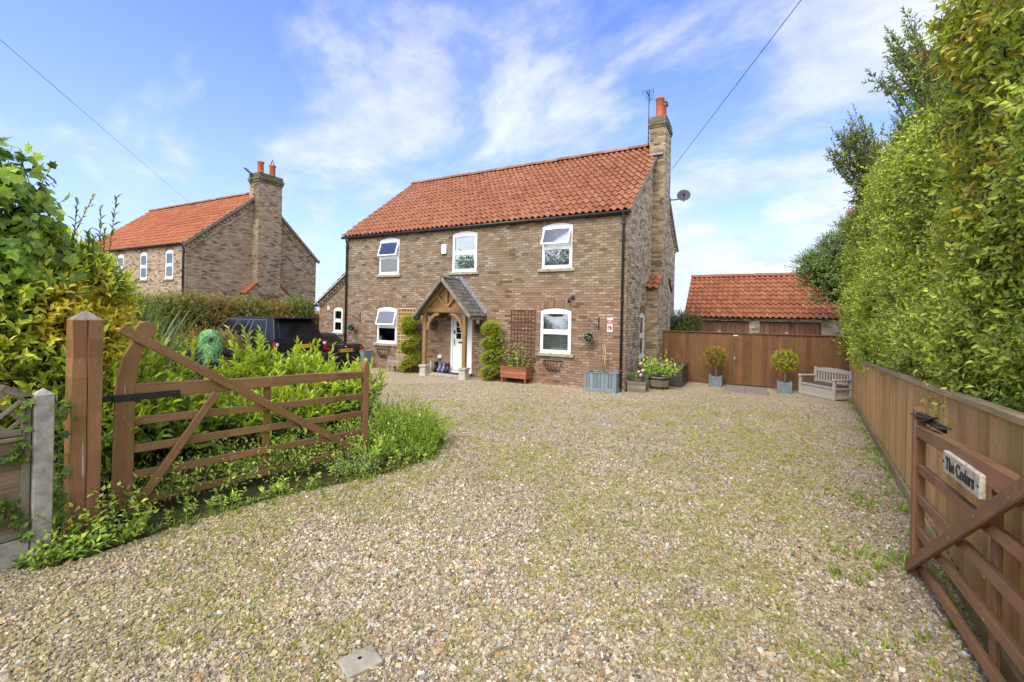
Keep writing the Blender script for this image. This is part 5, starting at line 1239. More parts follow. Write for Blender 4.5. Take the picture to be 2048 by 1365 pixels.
# resin storage box
s = thing('storage_box', 'dark grey garden storage box against the fence by the house', 'storage box', (-2.37, 14.95, 0)); b = MB(); b.box((0, 0, .285), (.62, 1.22, .56), .012, grain=None)
for i in range(4): b.box((0, -.612, .08+i*.125), (.54, .012, .105), .004, grain=None); b.box((.312, 0, .08+i*.125), (.012, 1.12, .105), .004, grain=None)
for sx in (-1, 1): b.box((sx*.30, -.603, .28), (.045, .03, .56), .005, grain=None)
b.box((.303, -.595, .28), (.03, .05, .56), .005, grain=None); b.box((.303, .595, .28), (.03, .05, .56), .005, grain=None); b.build('box', M_RESIN, s)
b = MB(); b.box((0, 0, .59), (.68, 1.29, .055), .014, grain=None); b.box((0, 0, .622), (.58, 1.18, .014), .006, grain=None); b.build('lid', M_RESIN, s)
# bench with storage seat
s = thing('storage_bench', 'taupe plastic garden bench with storage under the seat in the fence corner', 'bench', (1.52, 14.86, 0), math.atan2(-.93, .72)); b = MB(); BL, BD = 1.19, .56
# local: x along the seat, front at -y
b.box((0, -.02, .165), (BL-.12, BD-.1, .31), .01, grain=None); b.box((0, -BD/2+.025, .315), (BL-.10, .035, .05), .006, grain=None); b.box((0, -BD/2+.026, .045), (BL-.10, .03, .07), .006, grain=None)
for sx in (-1, 1):
    for i in range(7): b.box((sx*(BL/2-.053), -BD/2+.08+i*.065, .165), (.012, .055, .25), .003, grain=None)
b.build('base', M_TAUPE, s)
b = MB(); b.box((0, -.005, .345), (BL-.13, BD-.08, .035), .012, grain=None); b.box((0, -BD/2+.02, .315), (.05, .02, .05), .004, grain=None); b.build('seat', M_TAUPEDARK, s)
for sx in (-1, 1):
    b = MB(); x = sx*(BL/2-.035); b.box((x, -BD/2+.035, .26), (.07, .07, .52), .012, grain=None); b.box((x, BD/2-.035, .38), (.075, .07, .76), .012, grain=None)
    b.box((x, -.03, .53), (.085, BD-.02, .05), .018, grain=None); b.tube([(x-.042, -BD/2+.02, .525), (x+.042, -BD/2+.02, .525)], .042, 12)
    b.box((x, 0, .06), (.05, BD-.12, .06), .006, grain=None); b.box((x, 0, .30), (.05, BD-.12, .06), .006, grain=None); b.build('arm', M_TAUPE, s)
b = MB(); top = [(-BL/2+.07, .66)]+[(-BL/2+.07+(BL-.14)*i/12, .74+.045*math.sin(math.pi*i/12)-(.012 if i == 6 else 0)) for i in range(13)]+[(BL/2-.07, .66)]
b.prism(top, BD/2-.055, BD/2-.01, 'xz'); b.box((0, BD/2-.03, .40), (BL-.15, .04, .06), .006, grain=None)
for i in range(11): b.box((-BL/2+.14+(BL-.28)*i/10, BD/2-.032, .545), (.045, .028, .25), .006, grain=None)
b.build('backrest', M_TAUPE, s)

# ------------------------------------------------------------------ cars
def wheel(parent, x, y, r, wd, side):
    b = MB(); T = Matrix.Translation((x, y, r)) @ Matrix.Rotation(R(90)*(-side), 4, 'X')
    b.lathe([(r*.62, -wd/2), (r*.92, -wd/2), (r, -wd/2+.03), (r, wd/2-.03), (r*.92, wd/2), (r*.62, wd/2), (r*.62, -wd/2)], n=28, T=T, cap=False); w_ = b.build('wheel', M_RUBBER, parent)
    b = MB(); b.lathe([(0, -wd/2+.05), (r*.60, -wd/2+.05), (r*.63, -wd/2+.005), (r*.58, -wd/2+.02)], n=28, T=T, cap=False)
    for k in range(5):
        a = k*2*math.pi/5; b.box((r*.33*math.cos(a), r*.33*math.sin(a), -wd/2+.025), (r*.55, r*.16, .03), .006, Matrix.Rotation(a, 4, 'Z'), grain=None, T=T)
    b.lathe([(0, -wd/2), (.06, -wd/2+.005), (.07, -wd/2+.04)], n=14, T=T, cap=False); b.build('rim', M_GALV, w_)
def side_profile(xs, arch_x, arch_r, zb, top):
    """outline of a car's lower body in x/z: bottom with wheel arches, then the top line"""
    pts = [(xs[0], zb+.12)]; x0, x1 = xs
    for ax in arch_x:
        pts.append((ax-arch_r if False else ax+arch_r*(1 if x0 > x1 else -1), zb))
        for i in range(0, 9):
            a = math.pi*i/8; pts.append((ax+(arch_r*math.cos(a))*(1 if x0 > x1 else -1), zb+.0+arch_r*1.02*math.sin(a)+.03))
        pts.append((ax-arch_r*(1 if x0 > x1 else -1), zb))
    pts.append((x1, zb+.15)); return pts+top
def quad_panel(b, Q, u0, u1, v0, v1, off, m=0, nseg=1):
    """a thin panel lying on quad Q (bl, br, tr, tl), between u and v fractions, lifted by off"""
    bl, br, tr, tl = (Vector(q) for q in Q); n = (br-bl).cross(tl-bl).normalized()
    def P(u, v): return (bl*(1-u)+br*u)*(1-v)+(tl*(1-u)+tr*u)*v
    c = [P(u0, v0), P(u1, v0), P(u1, v1), P(u0, v1)]; vs = [p+n*off for p in c]+[p-n*.01 for p in c]
    b.add(vs, [(0, 1, 2, 3), (7, 6, 5, 4), (0, 4, 5, 1), (1, 5, 6, 2), (2, 6, 7, 3), (3, 7, 4, 0)], None, m)
def car_shell(root, prof, hw, tumble, name='body', m=None, bw=.06):
    b = MB(); n = len(prof); zs = [p[1] for p in prof]; zm = .62*max(zs)
    def yy(z): return hw-tumble*max(0, (z-zm))/max(.01, max(zs)-zm)-(.05 if z < .32 else 0)
    vs = [(x, -yy(z), z) for x, z in prof]+[(x, yy(z), z) for x, z in prof]
    b.add(vs, [tuple(range(n)), tuple(range(n, 2*n))[::-1]]+[(i, (i+1) % n, (i+1) % n+n, i+n) for i in range(n)])
    return bevel(smooth_all(b.build(name, m or M_CARPAINT, root)), bw, 3, 28)
def greenhouse(root, base, roof, zb, zr, m, name='cabin'):
    """base/roof: (x_rear, x_front, half_width_rear, half_width_front); returns the six corner quads"""
    (xr, xf, wr, wf), (rr, rf, vr, vf) = base, roof
    B = [(xr, -wr, zb), (xf, -wf, zb), (xf, wf, zb), (xr, wr, zb)]; T_ = [(rr, -vr, zr-.02), (rf, -vf, zr-.02), (rf, vf, zr-.02), (rr, vr, zr-.02)]
    mid = [((rr+rf)/2, -(vr+vf)/2, zr), ((rr+rf)/2, (vr+vf)/2, zr)]
    b = MB(); b.add(B+T_+mid, [(0, 1, 5, 8, 4), (1, 2, 6, 5), (2, 3, 7, 9, 6), (3, 0, 4, 7), (4, 8, 9, 7), (8, 5, 6, 9), (3, 2, 1, 0)])
    bevel(smooth_all(b.build(name, m, root)), .035, 3, 25)
    return dict(left=(B[1], B[0], T_[0], T_[1]), right=(B[3], B[2], T_[2], T_[3]), rear=(B[0], B[3], T_[3], T_[0]), front=(B[2], B[1], T_[1], T_[2]))
# off-roader, tail towards the drive (local x = 0 at the rear, nose at -4.95)
s = thing('off_road_car', 'large black off road car with tinted windows behind the laurels', 'car', (-12.75, 9.48, 0))
prof = side_profile((-.02, -4.95), (-1.05, -3.93), .42, .32, [(-4.97, .75), (-4.88, 1.02), (-4.55, 1.10), (-3.55, 1.17), (-2.0, 1.16), (-.20, 1.17), (-.06, 1.12), (-.01, .95), (0.0, .62)])
car_shell(s, prof, .965, .06)
Q = greenhouse(s, (-.06, -3.62, .90, .88), (-.42, -2.72, .70, .70), 1.13, 1.83, M_CARPAINT)
for side_ in ('left', 'right'):
    spans = ((.03, .265), (.295, .50), (.515, .59), (.61, .865)) if side_ == 'left' else ((.135, .39), (.41, .485), (.50, .705), (.735, .97))
    for (u0, u1) in spans:
        b = MB(); quad_panel(b, Q[side_], u0, u1, .12, .88, .004); sw_ = b.build('side_window', M_CAR_GLASS, s)
        b = MB(); e_ = .012
        for (p0_, p1_, q0_, q1_) in ((u0-e_, u1+e_, .09, .12), (u0-e_, u1+e_, .88, .91), (u0-e_, u0, .12, .88), (u1, u1+e_, .12, .88)): quad_panel(b, Q[side_], p0_, p1_, q0_, q1_, .009)
        b.build('window_trim', M_TRIM, sw_)
b = MB(); quad_panel(b, Q['rear'], .10, .90, .10, .84, .006); bevel(b.build('rear_window', M_CAR_GLASS, s), .02, 2)
b = MB(); quad_panel(b, Q['front'], .06, .94, .06, .92, .004); b.build('windscreen', M_CAR_GLASS, s)
b = MB(); b.box((-.33, 0, 1.80), (.30, 1.40, .05), .02, grain=None); b.build('roof_spoiler', M_CARPAINT, s)
for sy in (-1, 1):
    b = MB(); b.box((-.03, sy*.885, .92), (.10, .13, .30), .02, grain=None); tl = b.build('tail_light', M_RED, s)
    b = MB(); b.tube([(-.04, sy*.85, 1.0), (.028, sy*.85, 1.0)], .052, 14); b.build('reversing_lens', M_LENS, tl)
    b = MB(); b.box((-3.35, sy*1.04, 1.22), (.12, .20, .16), .035, grain=None); b.bar((-3.35, sy*.90, 1.17), (-3.35, sy*1.0, 1.19), .05, .04); b.build('wing_mirror', M_CARPAINT, s)
    for x in (-1.05, -3.93): wheel(s, x, sy*.83, .39, .26, sy)
    for x in (-1.7, -2.75): b = MB(); b.box((x, sy*.966, 1.02), (.20, .018, .03), .006, grain=None); b.build('door_handle', M_CARPAINT, s)
    b = MB(); b.box((-2.5, sy*.966, .58), (2.0, .012, .03), .004, grain=None); b.build('side_trim', M_CHROME, s)
b = MB(); b.box((.03, 0, .55), (.12, 1.82, .26), .04, grain=None); b.build('rear_bumper', M_BLACKPVC, s)
b = MB(); b.box((.005, 0, .93), (.015, .54, .12), .004, grain=None); b.build('number_plate', M_YELLOW, s)
b = MB(); b.lathe([(0, .02), (.05, .015), (.06, -.03)], (-.75, .25, 1.845), 12, cap=False); b.build('roof_aerial', M_BLACKPVC, s)
# convertible
s = thing('convertible_car', 'black convertible with cloth roof and yellow rear plate near the house wall', 'car', (-12.92, 11.38, 0))
prof = side_profile((-.04, -4.1), (-.78, -3.2), .345, .22, [(-4.12, .5), (-4.0, .66), (-3.2, .80), (-2.55, .86), (-1.4, .86), (-.5, .90), (-.12, .885), (-.03, .80), (.0, .62), (.02, .45)])
car_shell(s, prof, .86, .05, bw=.075)
Q = greenhouse(s, (-.78, -2.62, .73, .72), (-1.22, -2.15, .56, .55), .86, 1.26, M_SOFTTOP, 'soft_top')
b = MB(); quad_panel(b, Q['rear'], .16, .84, .18, .74, .006); b.build('rear_window', M_CAR_GLASS, s)
for k in ('left', 'right'): b = MB(); quad_panel(b, Q[k], *((.08, .62) if k == 'left' else (.38, .92)), .1, .84, .004); b.build('side_window', M_CAR_GLASS, s)
b = MB(); quad_panel(b, Q['front'], .05, .95, .06, .94, .004); b.build('windscreen', M_CAR_GLASS, s)
for sy in (-1, 1):
    b = MB(); b.box((-.05, sy*.745, .72), (.14, .19, .17), .035, grain=None); tl = b.build('tail_light', M_RED, s); b = MB(); b.box((.012, sy*.73, .655), (.03, .10, .035), .006, grain=None); b.build('reversing_lens', M_LENS, tl)
    for x in (-.78, -3.2): wheel(s, x, sy*.745, .315, .22, sy)
    b = MB(); b.box((-2.5, sy*.93, .93), (.10, .16, .10), .03, grain=None); b.bar((-2.5, sy*.80, .87), (-2.5, sy*.9, .91), .04, .03); b.build('wing_mirror', M_CARPAINT, s)
b = MB(); b.box((.02, 0, .42), (.10, 1.66, .26), .04, grain=None); b.build('rear_bumper', M_CARPAINT, s)
b = MB(); b.box((.024, 0, .69), (.016, .54, .115), .003, grain=None); npl = b.build('number_plate', M_YELLOW, s)
text_mesh('lettering', '7 AYC', .095, M_BLACK, npl, (.034, .10, .69), (R(90), 0, R(90)), .001, .95, .001)
b = MB(); b.box((.018, 0, .69), (.012, .66, .15), .004, grain=None); b.build('plate_recess', M_BLACKPVC, s)
b = MB(); b.box((.020, .345, .68), (.014, .03, .14), .004, grain=None); b.box((.020, -.345, .68), (.014, .03, .14), .004, grain=None); b.build('plate_trim', M_CHROME, s)
b = MB(); b.tube([(-.02, 0, .815), (.006, 0, .812)], .034, 14); b.build('badge', M_CHROME, s)

# ------------------------------------------------------------------ green haired garden figure
s = thing('scarecrow', 'dark robed garden figure with long green hair standing among the shrubs', 'scarecrow', (-9.55, 5.05, 0), R(66)); b = MB(); n = 20
# local -y faces the drive; robe rings from hem to neck, sleeves stretched sideways
prof = [(.02, .34, .30), (.25, .31, .27), (.55, .26, .22), (.85, .21, .17), (1.0, .20, .16), (1.14, .215, .155), (1.24, .20, .13), (1.30, .11, .09), (1.36, .06, .06)]; vs = []
for z, rx, ry in prof:
    for j in range(n):
        th = 2*math.pi*j/n; fold = 1+.10*math.cos(th*7+z*2)*max(0, 1-z/1.1); vs.append((rx*fold*math.cos(th), ry*fold*math.sin(th), z))
q = len(prof); b.add(vs, [(i*n+j, i*n+(j+1) % n, (i+1)*n+(j+1) % n, (i+1)*n+j) for i in range(q-1) for j in range(n)]+[tuple(range((q-1)*n, q*n))], None, 0, None, True)
for sx in (-1, 1):
    vs = []; st = [(.12, 1.20, .08, .08, 0), (.26, 1.19, .085, .11, -.02), (.42, 1.17, .09, .17, -.06), (.58, 1.15, .09, .23, -.11), (.70, 1.13, .085, .27, -.15)]
    for x, z, ry, rz_, dz in st:
        for j in range(12): th = 2*math.pi*j/12; vs.append((sx*x, ry*math.sin(th)*.8, z+dz+(rz_*math.cos(th)+(0 if math.cos(th) < 0 else -rz_*math.cos(th)+.075*math.cos(th)))))
    b.add(vs, [(i*12+j, i*12+(j+1) % 12, (i+1)*12+(j+1) % 12, (i+1)*12+j) for i in range(4) for j in range(12)], None, 0, None, True)
b.build('robe', M_ROBE, s)
for sx in (-1, 1):
    b = MB(); b.tube([(sx*.60, 0, 1.14), (sx*.72, -.01, 1.12), (sx*.78, -.015, 1.11)], [.028, .026, .04], 8)
    for k in range(4): b.tube([(sx*.79, -.03+.02*k, 1.11), (sx*.835, -.034+.022*k, 1.10-.004*k), (sx*(.872-.006*abs(k-1)), -.034+.022*k, 1.075)], [.010, .009, .006], 6)
    b.tube([(sx*.765, -.045, 1.11), (sx*.80, -.068, 1.09), (sx*.825, -.07, 1.07)], [.011, .009, .006], 6); b.build('hand', M_MASK, s)
b = MB(); vs = []; n, k = 16, 12
for i in range(k+1):
    th = math.pi*i/k
    for j in range(n):
        ph = 2*math.pi*j/n; x, y, z = .082*math.sin(th)*math.cos(ph), .098*math.sin(th)*math.sin(ph), .125*math.cos(th)
        f = max(0, -y/.098)
        if f > .5 and abs(x) < .03 and -.05 < z < .03: y -= .030*(1-abs(x)/.03)*(1-abs(z+.02)/.05 if z < .03 else 0)
        if z < -.04: x *= 1-.35*(-z-.04)/.085
        vs.append((x, y, z+1.48))
b.add(vs, [(i*n+j, (i+1)*n+j, (i+1)*n+(j+1) % n, i*n+(j+1) % n) for i in range(k) for j in range(n)], None, 0, None, True); b.tube([(0, 0, 1.28), (0, 0, 1.40)], .05, 10)
hd = b.build('head', M_MASK, s)
for sx in (-1, 1): b = MB(); b.ball((sx*.032, -.084, 1.50), .018, 0, 10, 6, (1.2, .6, .8)); b.build('eye', M_BLACK, hd)
b = MB(); b.ball((0, -.090, 1.415), .022, 0, 10, 6, (1.3, .5, .5)); b.build('mouth', M_BLACK, hd)
L = Leaves(); k = 850; a = rng.uniform(0, 6.28, k); face = np.abs(((a-4.712+3.1416) % 6.2832)-3.1416) < .46; k = len(a)
seg = 7; V = []; F = []
zz0 = np.where(face, 1.40, 1.635)-.05*rng.random(k)
r_ = np.linspace(0, 1, seg)[None, :]; rad = .03+.085*np.clip(r_*4, 0, 1)+.085*r_*rng.uniform(.1, 1.5, (k, 1)); drop = (.03+.60*r_**1.25*rng.uniform(.22, 1.15, (k, 1))*np.where(face, .6, 1.0)[:, None])
wig = .026*np.sin(r_*rng.uniform(6, 16, (k, 1))+rng.uniform(0, 6, (k, 1)))
aa = a[:, None]+wig*4; cx = rad*np.cos(aa)+wig; cy = rad*np.sin(aa)*1.05; cz = zz0[:, None]-drop
wd = .0075*(1-.6*r_); tx, ty = -np.sin(aa), np.cos(aa)
V = np.stack([np.stack([cx-tx*wd, cy-ty*wd, cz], -1), np.stack([cx+tx*wd, cy+ty*wd, cz], -1)], 2).reshape(k, seg*2, 3)
f = np.array([[i*2, i*2+1, i*2+3, i*2+2] for i in range(seg-1)]); F = (np.arange(k)*seg*2)[:, None, None]+f[None]
C = np.array([.34, .66, .30])*rng.uniform(.30, 1.6, (k, 1)); array_mesh('hair', V.reshape(-1, 3), [F.reshape(-1, 4)], np.repeat(C, seg*2, 0), M_LEAF, s)

# ------------------------------------------------------------------ overhead cables
def cable(p0, p1, sag, label, r):
    b = MB(); p0, p1 = Vector(p0), Vector(p1); b.tube([p0.lerp(p1, t/24)-Vector((0, 0, sag*4*(t/24)*(1-t/24))) for t in range(25)], r, 5); return tag(b.build('overhead_cable', M_BLACKPVC), label, 'cable')
cable((-2.86, 16.64, 7.28), (5.42, 2.08, 9.92), .0, 'black overhead cable running from the main house chimney to upper right', .008)
cable((-28.9, 14.2, 8.05), (-5.5, -2.6, 6.9), .05, 'thin overhead cable crossing the sky to the neighbouring roof', .0055)
# ================================================================== PLANTS
def plant(name, label, cat, loc, group=None): return thing(name, label, cat, loc, 0, group)
def limbs(parent, loc, lines, m=None, name='trunk'):
    b = MB()
    for pts, r in lines: b.tube([Vector(p)-Vector(loc) for p in pts], r, 7)
    return b.build(name, m or M_BARK, parent)
YG, DG = (.30, .40, .035), (.060, .115, .018)

# ---- tall privet hedge behind the right fence
def hedge_right():
    loc = (2.6, 9, 0); s = plant('hedge', 'tall dense small leaved green hedge along the right fence', 'hedge', loc); L = Leaves()
    def top(y): return np.interp(y, [2, 5, 5.7, 7.8, 9.5, 12.0, 13.6, 14.4, 15.1], [3.9, 4.0, 4.1, 4.45, 4.75, 5.05, 4.8, 4.2, 2.4])
    def faceX(y, z): return np.interp(y, [2, 15], [fx(2)+.34, fx(15)+.02])+.70*(fbm(y*.8+3, z*.8)-.5)+.42*(fbm(y*2.3, z*2.3+5)-.5)+np.where(z < 1.9, (1.9-z)*.22, 0)+np.clip(z-3.6, 0, 3)*.12
    n = 30000; y = np.sort(15.2-12.4*rng.random(n)**.85); z = 1.0+rng.random(n)*(top(y)-1.0); x = faceX(y, z)+rng.exponential(.13, n)*rng.choice([1, -.35], n, p=[.8, .2])
    # bare shadowy pockets low down near the road
    hole = (fbm(y*1.1+31, z*1.4+7) > .60) & (z < 2.4) & (y < 9); ok = ~hole; x, y, z = x[ok], y[ok], z[ok]; n = len(x)
    big = np.interp(y, [3, 7, 15], [1.0, 1.0, 1.35])
    D = np.stack([-.75+rng.normal(0, .45, n), rng.normal(-.12, .5, n), rng.normal(.42, .45, n)], 1)
    for i0, i1 in ((0, n//3), (n//3, 2*n//3), (2*n//3, n)):
        sl_ = slice(i0, i1); tone = np.clip(fbm(y[sl_]*.8+9, z[sl_]*.8), 0, 1)
        tonev = (.55+.9*fbm(y[sl_]*.7+40, z[sl_]*.9+4)); L.shoots(np.stack([x, y, z], 1)[sl_], D[sl_], .20, 8, .066*float(big[sl_].mean()), .52, (.66, .72, .115), (.32, .43, .075), (80, 38), var=.32, stem=.0022)
    # end face and top
    m = 5200; yy = rng.uniform(14.3, 15.3, m); xx = rng.uniform(1.95, 3.6, m); zt = rng.uniform(1.2, 4.7, m); yy = 15.05+.25*rng.normal(size=m)*.5-np.clip(zt-3.4, 0, 2)*.4
    L.shoots(np.stack([xx, yy, zt], 1), np.stack([rng.normal(-.3, .5, m), rng.normal(.6, .4, m), rng.normal(.4, .4, m)], 1), .17, 9, .06, .46, (.27, .36, .05), (.075, .125, .025), (78, 30), var=.3)
    m = 7000; yy = rng.uniform(2.5, 14.6, m); xx = faceX(yy, top(yy))+rng.uniform(-.1, 1.4, m); zt = top(yy)+rng.normal(0, .14, m)+.35*(fbm(yy*2, xx*2)-.5)
    L.shoots(np.stack([xx, yy, zt], 1), np.stack([rng.normal(-.3, .4, m), rng.normal(0, .4, m), rng.normal(.9, .3, m)], 1), .26, 10, .055, .46, (.27, .36, .05), (.08, .13, .025), (70, 30), var=.3, stem=.003)
    L.build('foliage', M_LEAF, s, loc)
    # solid dark core added to block light and sky gaps: slab with a lumpy face
    ny, nz = 40, 14; V = []; F = []
    for k, off in ((0, .42), (1, 1.7)):
        for i in range(ny+1):
            yv = 2.6+12.3*i/ny
            for j in range(nz+1):
                zv = .15+(float(top(np.array(yv)))-.6)*j/nz; V.append((float(faceX(np.array(yv), np.array(zv)))+off+(.06*math.sin(i*2.1+j*1.3) if k == 0 else 0), yv, zv))
    o = (ny+1)*(nz+1)
    for i in range(ny):
        for j in range(nz):
            a = i*(nz+1)+j; F.append([a, a+nz+1, a+nz+2, a+1]); F.append([o+a, o+a+1, o+a+nz+2, o+a+nz+1])
        a = i*(nz+1)+nz; F.append([a, a+nz+1, o+a+nz+1, o+a])
    for j in range(nz):
        for a in (j, ny*(nz+1)+j): F.append([a, a+1, o+a+1, o+a])
    array_mesh('core_fill', np.array(V), [np.array(F)], np.zeros((len(V), 3)), M_CORE, s, loc, True)
    ln = []
    for yv in np.arange(3.2, 14.5, .75):
        xv = float(faceX(np.array(yv), np.array(1.5)))+.2; ln.append(([(xv+.1, yv, 0), (xv+.02, yv+.04, 1.0), (xv+.12, yv-.05, 1.7), (xv+.2, yv+.1, 2.6)], [.04, .035, .028, .015]))
        ln.append(([(xv+.02, yv+.04, 1.0), (xv-.10, yv+.25, 1.5), (xv-.05, yv+.4, 2.1)], [.02, .015, .008])); ln.append(([(xv+.02, yv+.04, .85), (xv-.06, yv-.25, 1.25), (xv-.1, yv-.4, 1.7)], [.016, .012, .006]))
    limbs(s, loc, ln)
hedge_right()

def sprig_shrub(name, label, cat, base, sprays, leaf, width, young, old, pershoot=12, stem=.006, mat=None, tmpl=LEAF0, sub=5, sublen=.32, spread=(70, 30), trunkr=.04, flowers=None):
    """open shrub: main branches as polylines, side shoots with leaves along each"""
    s = plant(name, label, cat, base); L = Leaves(); ln = []
    for pts in sprays:
        P = np.array(pts, float); k = len(P); ln.append((pts, list(np.linspace(trunkr, .004, k))))
        seglen = np.linalg.norm(np.diff(P, axis=0), axis=1); tot = seglen.sum(); m = max(3, int(tot*sub)); ts = rng.uniform(.18, 1.0, m); idx = np.minimum((ts*(k-1)).astype(int), k-2); fr = ts*(k-1)-idx
        Q = P[idx]*(1-fr)[:, None]+P[idx+1]*fr[:, None]; T_ = unit(P[idx+1]-P[idx]); D = unit(T_*.8+rng.normal(0, .6, (m, 3)))
        L.shoots(Q, D, sublen*(1.15-.5*ts), pershoot, leaf, width, young, old, spread, stem=stem, var=.3)
        L.shoots(P[-1:]-T_[-1:]*.02, unit(P[-1:]-P[-2:-1]), sublen*.9, pershoot+4, leaf, width, young, old, spread, stem=stem)
    L.build('foliage', mat or M_LEAF, s, base, tmpl); limbs(s, base, ln)
    if flowers:
        b = MB()
        for (p, r) in flowers:
            for q in range(14): v = Vector(rng.normal(size=3)).normalized(); b.ball(Vector(p)-Vector(base)+v*r*.6, r*.5, 0, 6, 4)
        b.build('flower', M_PINK, s)
    return s
random.seed(3)
def sprays(base, n, spread, h, lean=(0, 0), seed=1):
    r = random.Random(seed); out = []
    for i in range(n):
        a = r.uniform(0, 6.28); q = r.uniform(.2, 1)*spread; hh = h*r.uniform(.72, 1.05); ex, ey = q*math.cos(a)+lean[0], q*math.sin(a)*1.2+lean[1]; pts = []
        for t in (0, .3, .55, .8, 1): pts.append((base[0]+ex*t**1.3+r.gauss(0, .05), base[1]+ey*t**1.3+r.gauss(0, .05), base[2]+hh*t))
        out.append(pts)
    return out
sprig_shrub('tall_shrub', 'tall loose branched shrub rising above the middle of the right hedge', 'shrub', (3.1, 9.6, 0), sprays((2.7, 9.9, 3.9), 26, .75, 3.0, (-.35, .2), 4), .085, .48, (.34, .42, .08), (.13, .19, .045), 10, .004, sub=12, sublen=.30, trunkr=.03)
sprig_shrub('tall_shrub', 'thinner open shrub over the hedge with a pink flower head at its far end', 'shrub', (2.9, 13.4, 0), sprays((2.3, 12.4, 3.9), 24, .75, 2.5, (-.45, .1), 9), .085, .48, (.34, .40, .085), (.13, .18, .05), 10, .004, sub=12, sublen=.30, trunkr=.03, flowers=[((2.02, 15.0, 4.95), .09)])
sprig_shrub('tall_shrub', 'dense tall shrub rising over the near part of the right hedge', 'shrub', (3.0, 7.2, 0), sprays((2.3, 7.4, 3.4), 22, .8, 2.5, (-.15, .0), 14), .07, .46, (.32, .40, .06), (.11, .16, .03), 9, .004, sub=10, sublen=.30, trunkr=.03)

# ---- yellow and copper tinged cherry leaning over the fence nearest the camera
def cherry():
    base = (2.0, 4.2, 0); s = plant('cherry_tree', 'yellow green long leaved tree with copper tips at the right edge', 'tree', base); L = Leaves(); ln = []; r = random.Random(21)
    for i in range(84):
        z0 = r.uniform(1.62, 4.1); y0 = r.uniform(3.9, 5.15); p0 = (1.66+r.uniform(0, .35), y0, z0); p1 = (1.36+r.uniform(-.05, .20)+max(0, 2.6-z0)*.06, y0+r.uniform(-.35, .30), z0+r.uniform(.35, .9)); p2 = (p1[0]-r.uniform(-.02, .08), p1[1]+r.uniform(-.2, .2), p1[2]+r.uniform(.05, .4))
        ln.append(([base if i < 6 else (2.0, 4.2, max(.5, z0-1)), p0, p1, p2], [.03 if i < 6 else .014, .011, .007, .003]))
        P = np.array([p0, p1, p2]); m = 11; ts = rng.uniform(.1, 1, m); Q = np.where(ts[:, None] < .6, P[0]+(P[1]-P[0])*(ts[:, None]/.6), P[1]+(P[2]-P[1])*((ts[:, None]-.6)/.4)); D = unit(np.array([-.45, -.1, .35])+rng.normal(0, .6, (m, 3)))
        tone = (.60, .40, .06) if r.random() < .5 else (.48, .52, .07)
        L.shoots(Q, D, .20, 7, .108, .33, tone, (.36, .44, .055), (95, 45), droop=.35, var=.26, stem=.0025)
    L.build('foliage', M_LEAF, s, base, LEAF1); limbs(s, base, ln)
    core_blob('core_fill', [((2.2, 4.5, 2.3), (.30, .7, 1.7))], s, base)
cherry()

# ---- trees with a crown of several leafy lobes
def tree(name, label, cat, base, lobes, leaf, width, young, old, per_m2=130, tr=.09, n=9, slen=.30, group=None, mat=None, core=.62, shell=(.55, 1.08)):
    s = plant(name, label, cat, base, group); L = Leaves(); P, D = pt_lobes(lobes, per_m2, shell); D = unit(D+rng.normal(0, .45, D.shape)+np.array([0, 0, .25]))
    L.shoots(P, D, slen, n, leaf, width, young, old, (80, 30), var=.3, stem=.004); L.build('foliage', mat or M_LEAF, s, base)
    top = max(c[2] for c, r in lobes); ln = [([base, (base[0]+.05, base[1], top*.35), (base[0]-.05, base[1]+.05, top*.8)], [tr, tr*.8, tr*.35])]
    for c, r in lobes: ln.append(([(base[0], base[1], top*.3), ((base[0]+c[0])/2, (base[1]+c[1])/2, top*.3+(c[2]-top*.3)*.6), c, (c[0]+r[0]*.4, c[1], c[2]+r[2]*.6)], [tr*.5, tr*.4, tr*.22, .01]))
    limbs(s, base, ln)
    if core: core_blob('core_fill', lobes, s, base, core)
    return s
tree('broadleaf_tree', 'dark green tree overhanging the right end of the garage roof', 'tree', (2.9, 19.0, 0), [((2.45, 18.7, 4.2), (.95, .9, .75)), ((1.75, 18.5, 3.5), (.62, .6, .5)), ((2.9, 18.9, 3.3), (.8, .8, .8)), ((2.25, 18.4, 2.95), (.65, .6, .5)), ((1.45, 18.5, 3.95), (.4, .4, .26)), ((2.75, 18.9, 5.1), (.55, .5, .45))], .085, .5, (.32, .44, .10), (.13, .20, .06), 110, .10, 9, .32, core=.5)
tree('garden_bush', 'rounded green bush between the house corner and the garage', 'bush', (-2.75, 18.6, 0), [((-2.75, 18.6, 1.5), (.55, .5, .75)), ((-2.35, 18.5, 1.75), (.38, .35, .38)), ((-2.5, 18.3, 1.2), (.55, .4, .6))], .065, .5, (.19, .27, .05), (.05, .09, .02), 160, .04, 8, .2)
tree('broadleaf_tree', 'distant dark tree top beyond the left end of the neighbouring roof', 'tree', (-41, 15.2, 0), [((-41, 15.2, 5.4), (1.3, 1.3, 1.5)), ((-40.2, 15.2, 6.6), (.7, .7, .6)), ((-42.0, 15.2, 4.8), (1.2, 1.2, 1.0))], .20, .5, (.10, .15, .04), (.03, .055, .02), 12, .15, 8, .7, core=.5)
for i, (x, y, h, rr, lab) in enumerate(((-48, 70, 6, 6, 'low dark tree on the horizon left of the main house'), (-30, 75, 5, 7, 'wide low tree on the horizon behind the conservatory'))):
    tree('broadleaf_tree', lab, 'tree', (x, y, 0), [((x, y, h*.5), (rr, 3, h*.5)), ((x+rr*.6, y, h*.4), (rr*.7, 3, h*.4))], .6, .6, (.10, .14, .05), (.05, .08, .03), 1.2, .3, 8, 1.4, core=.8)

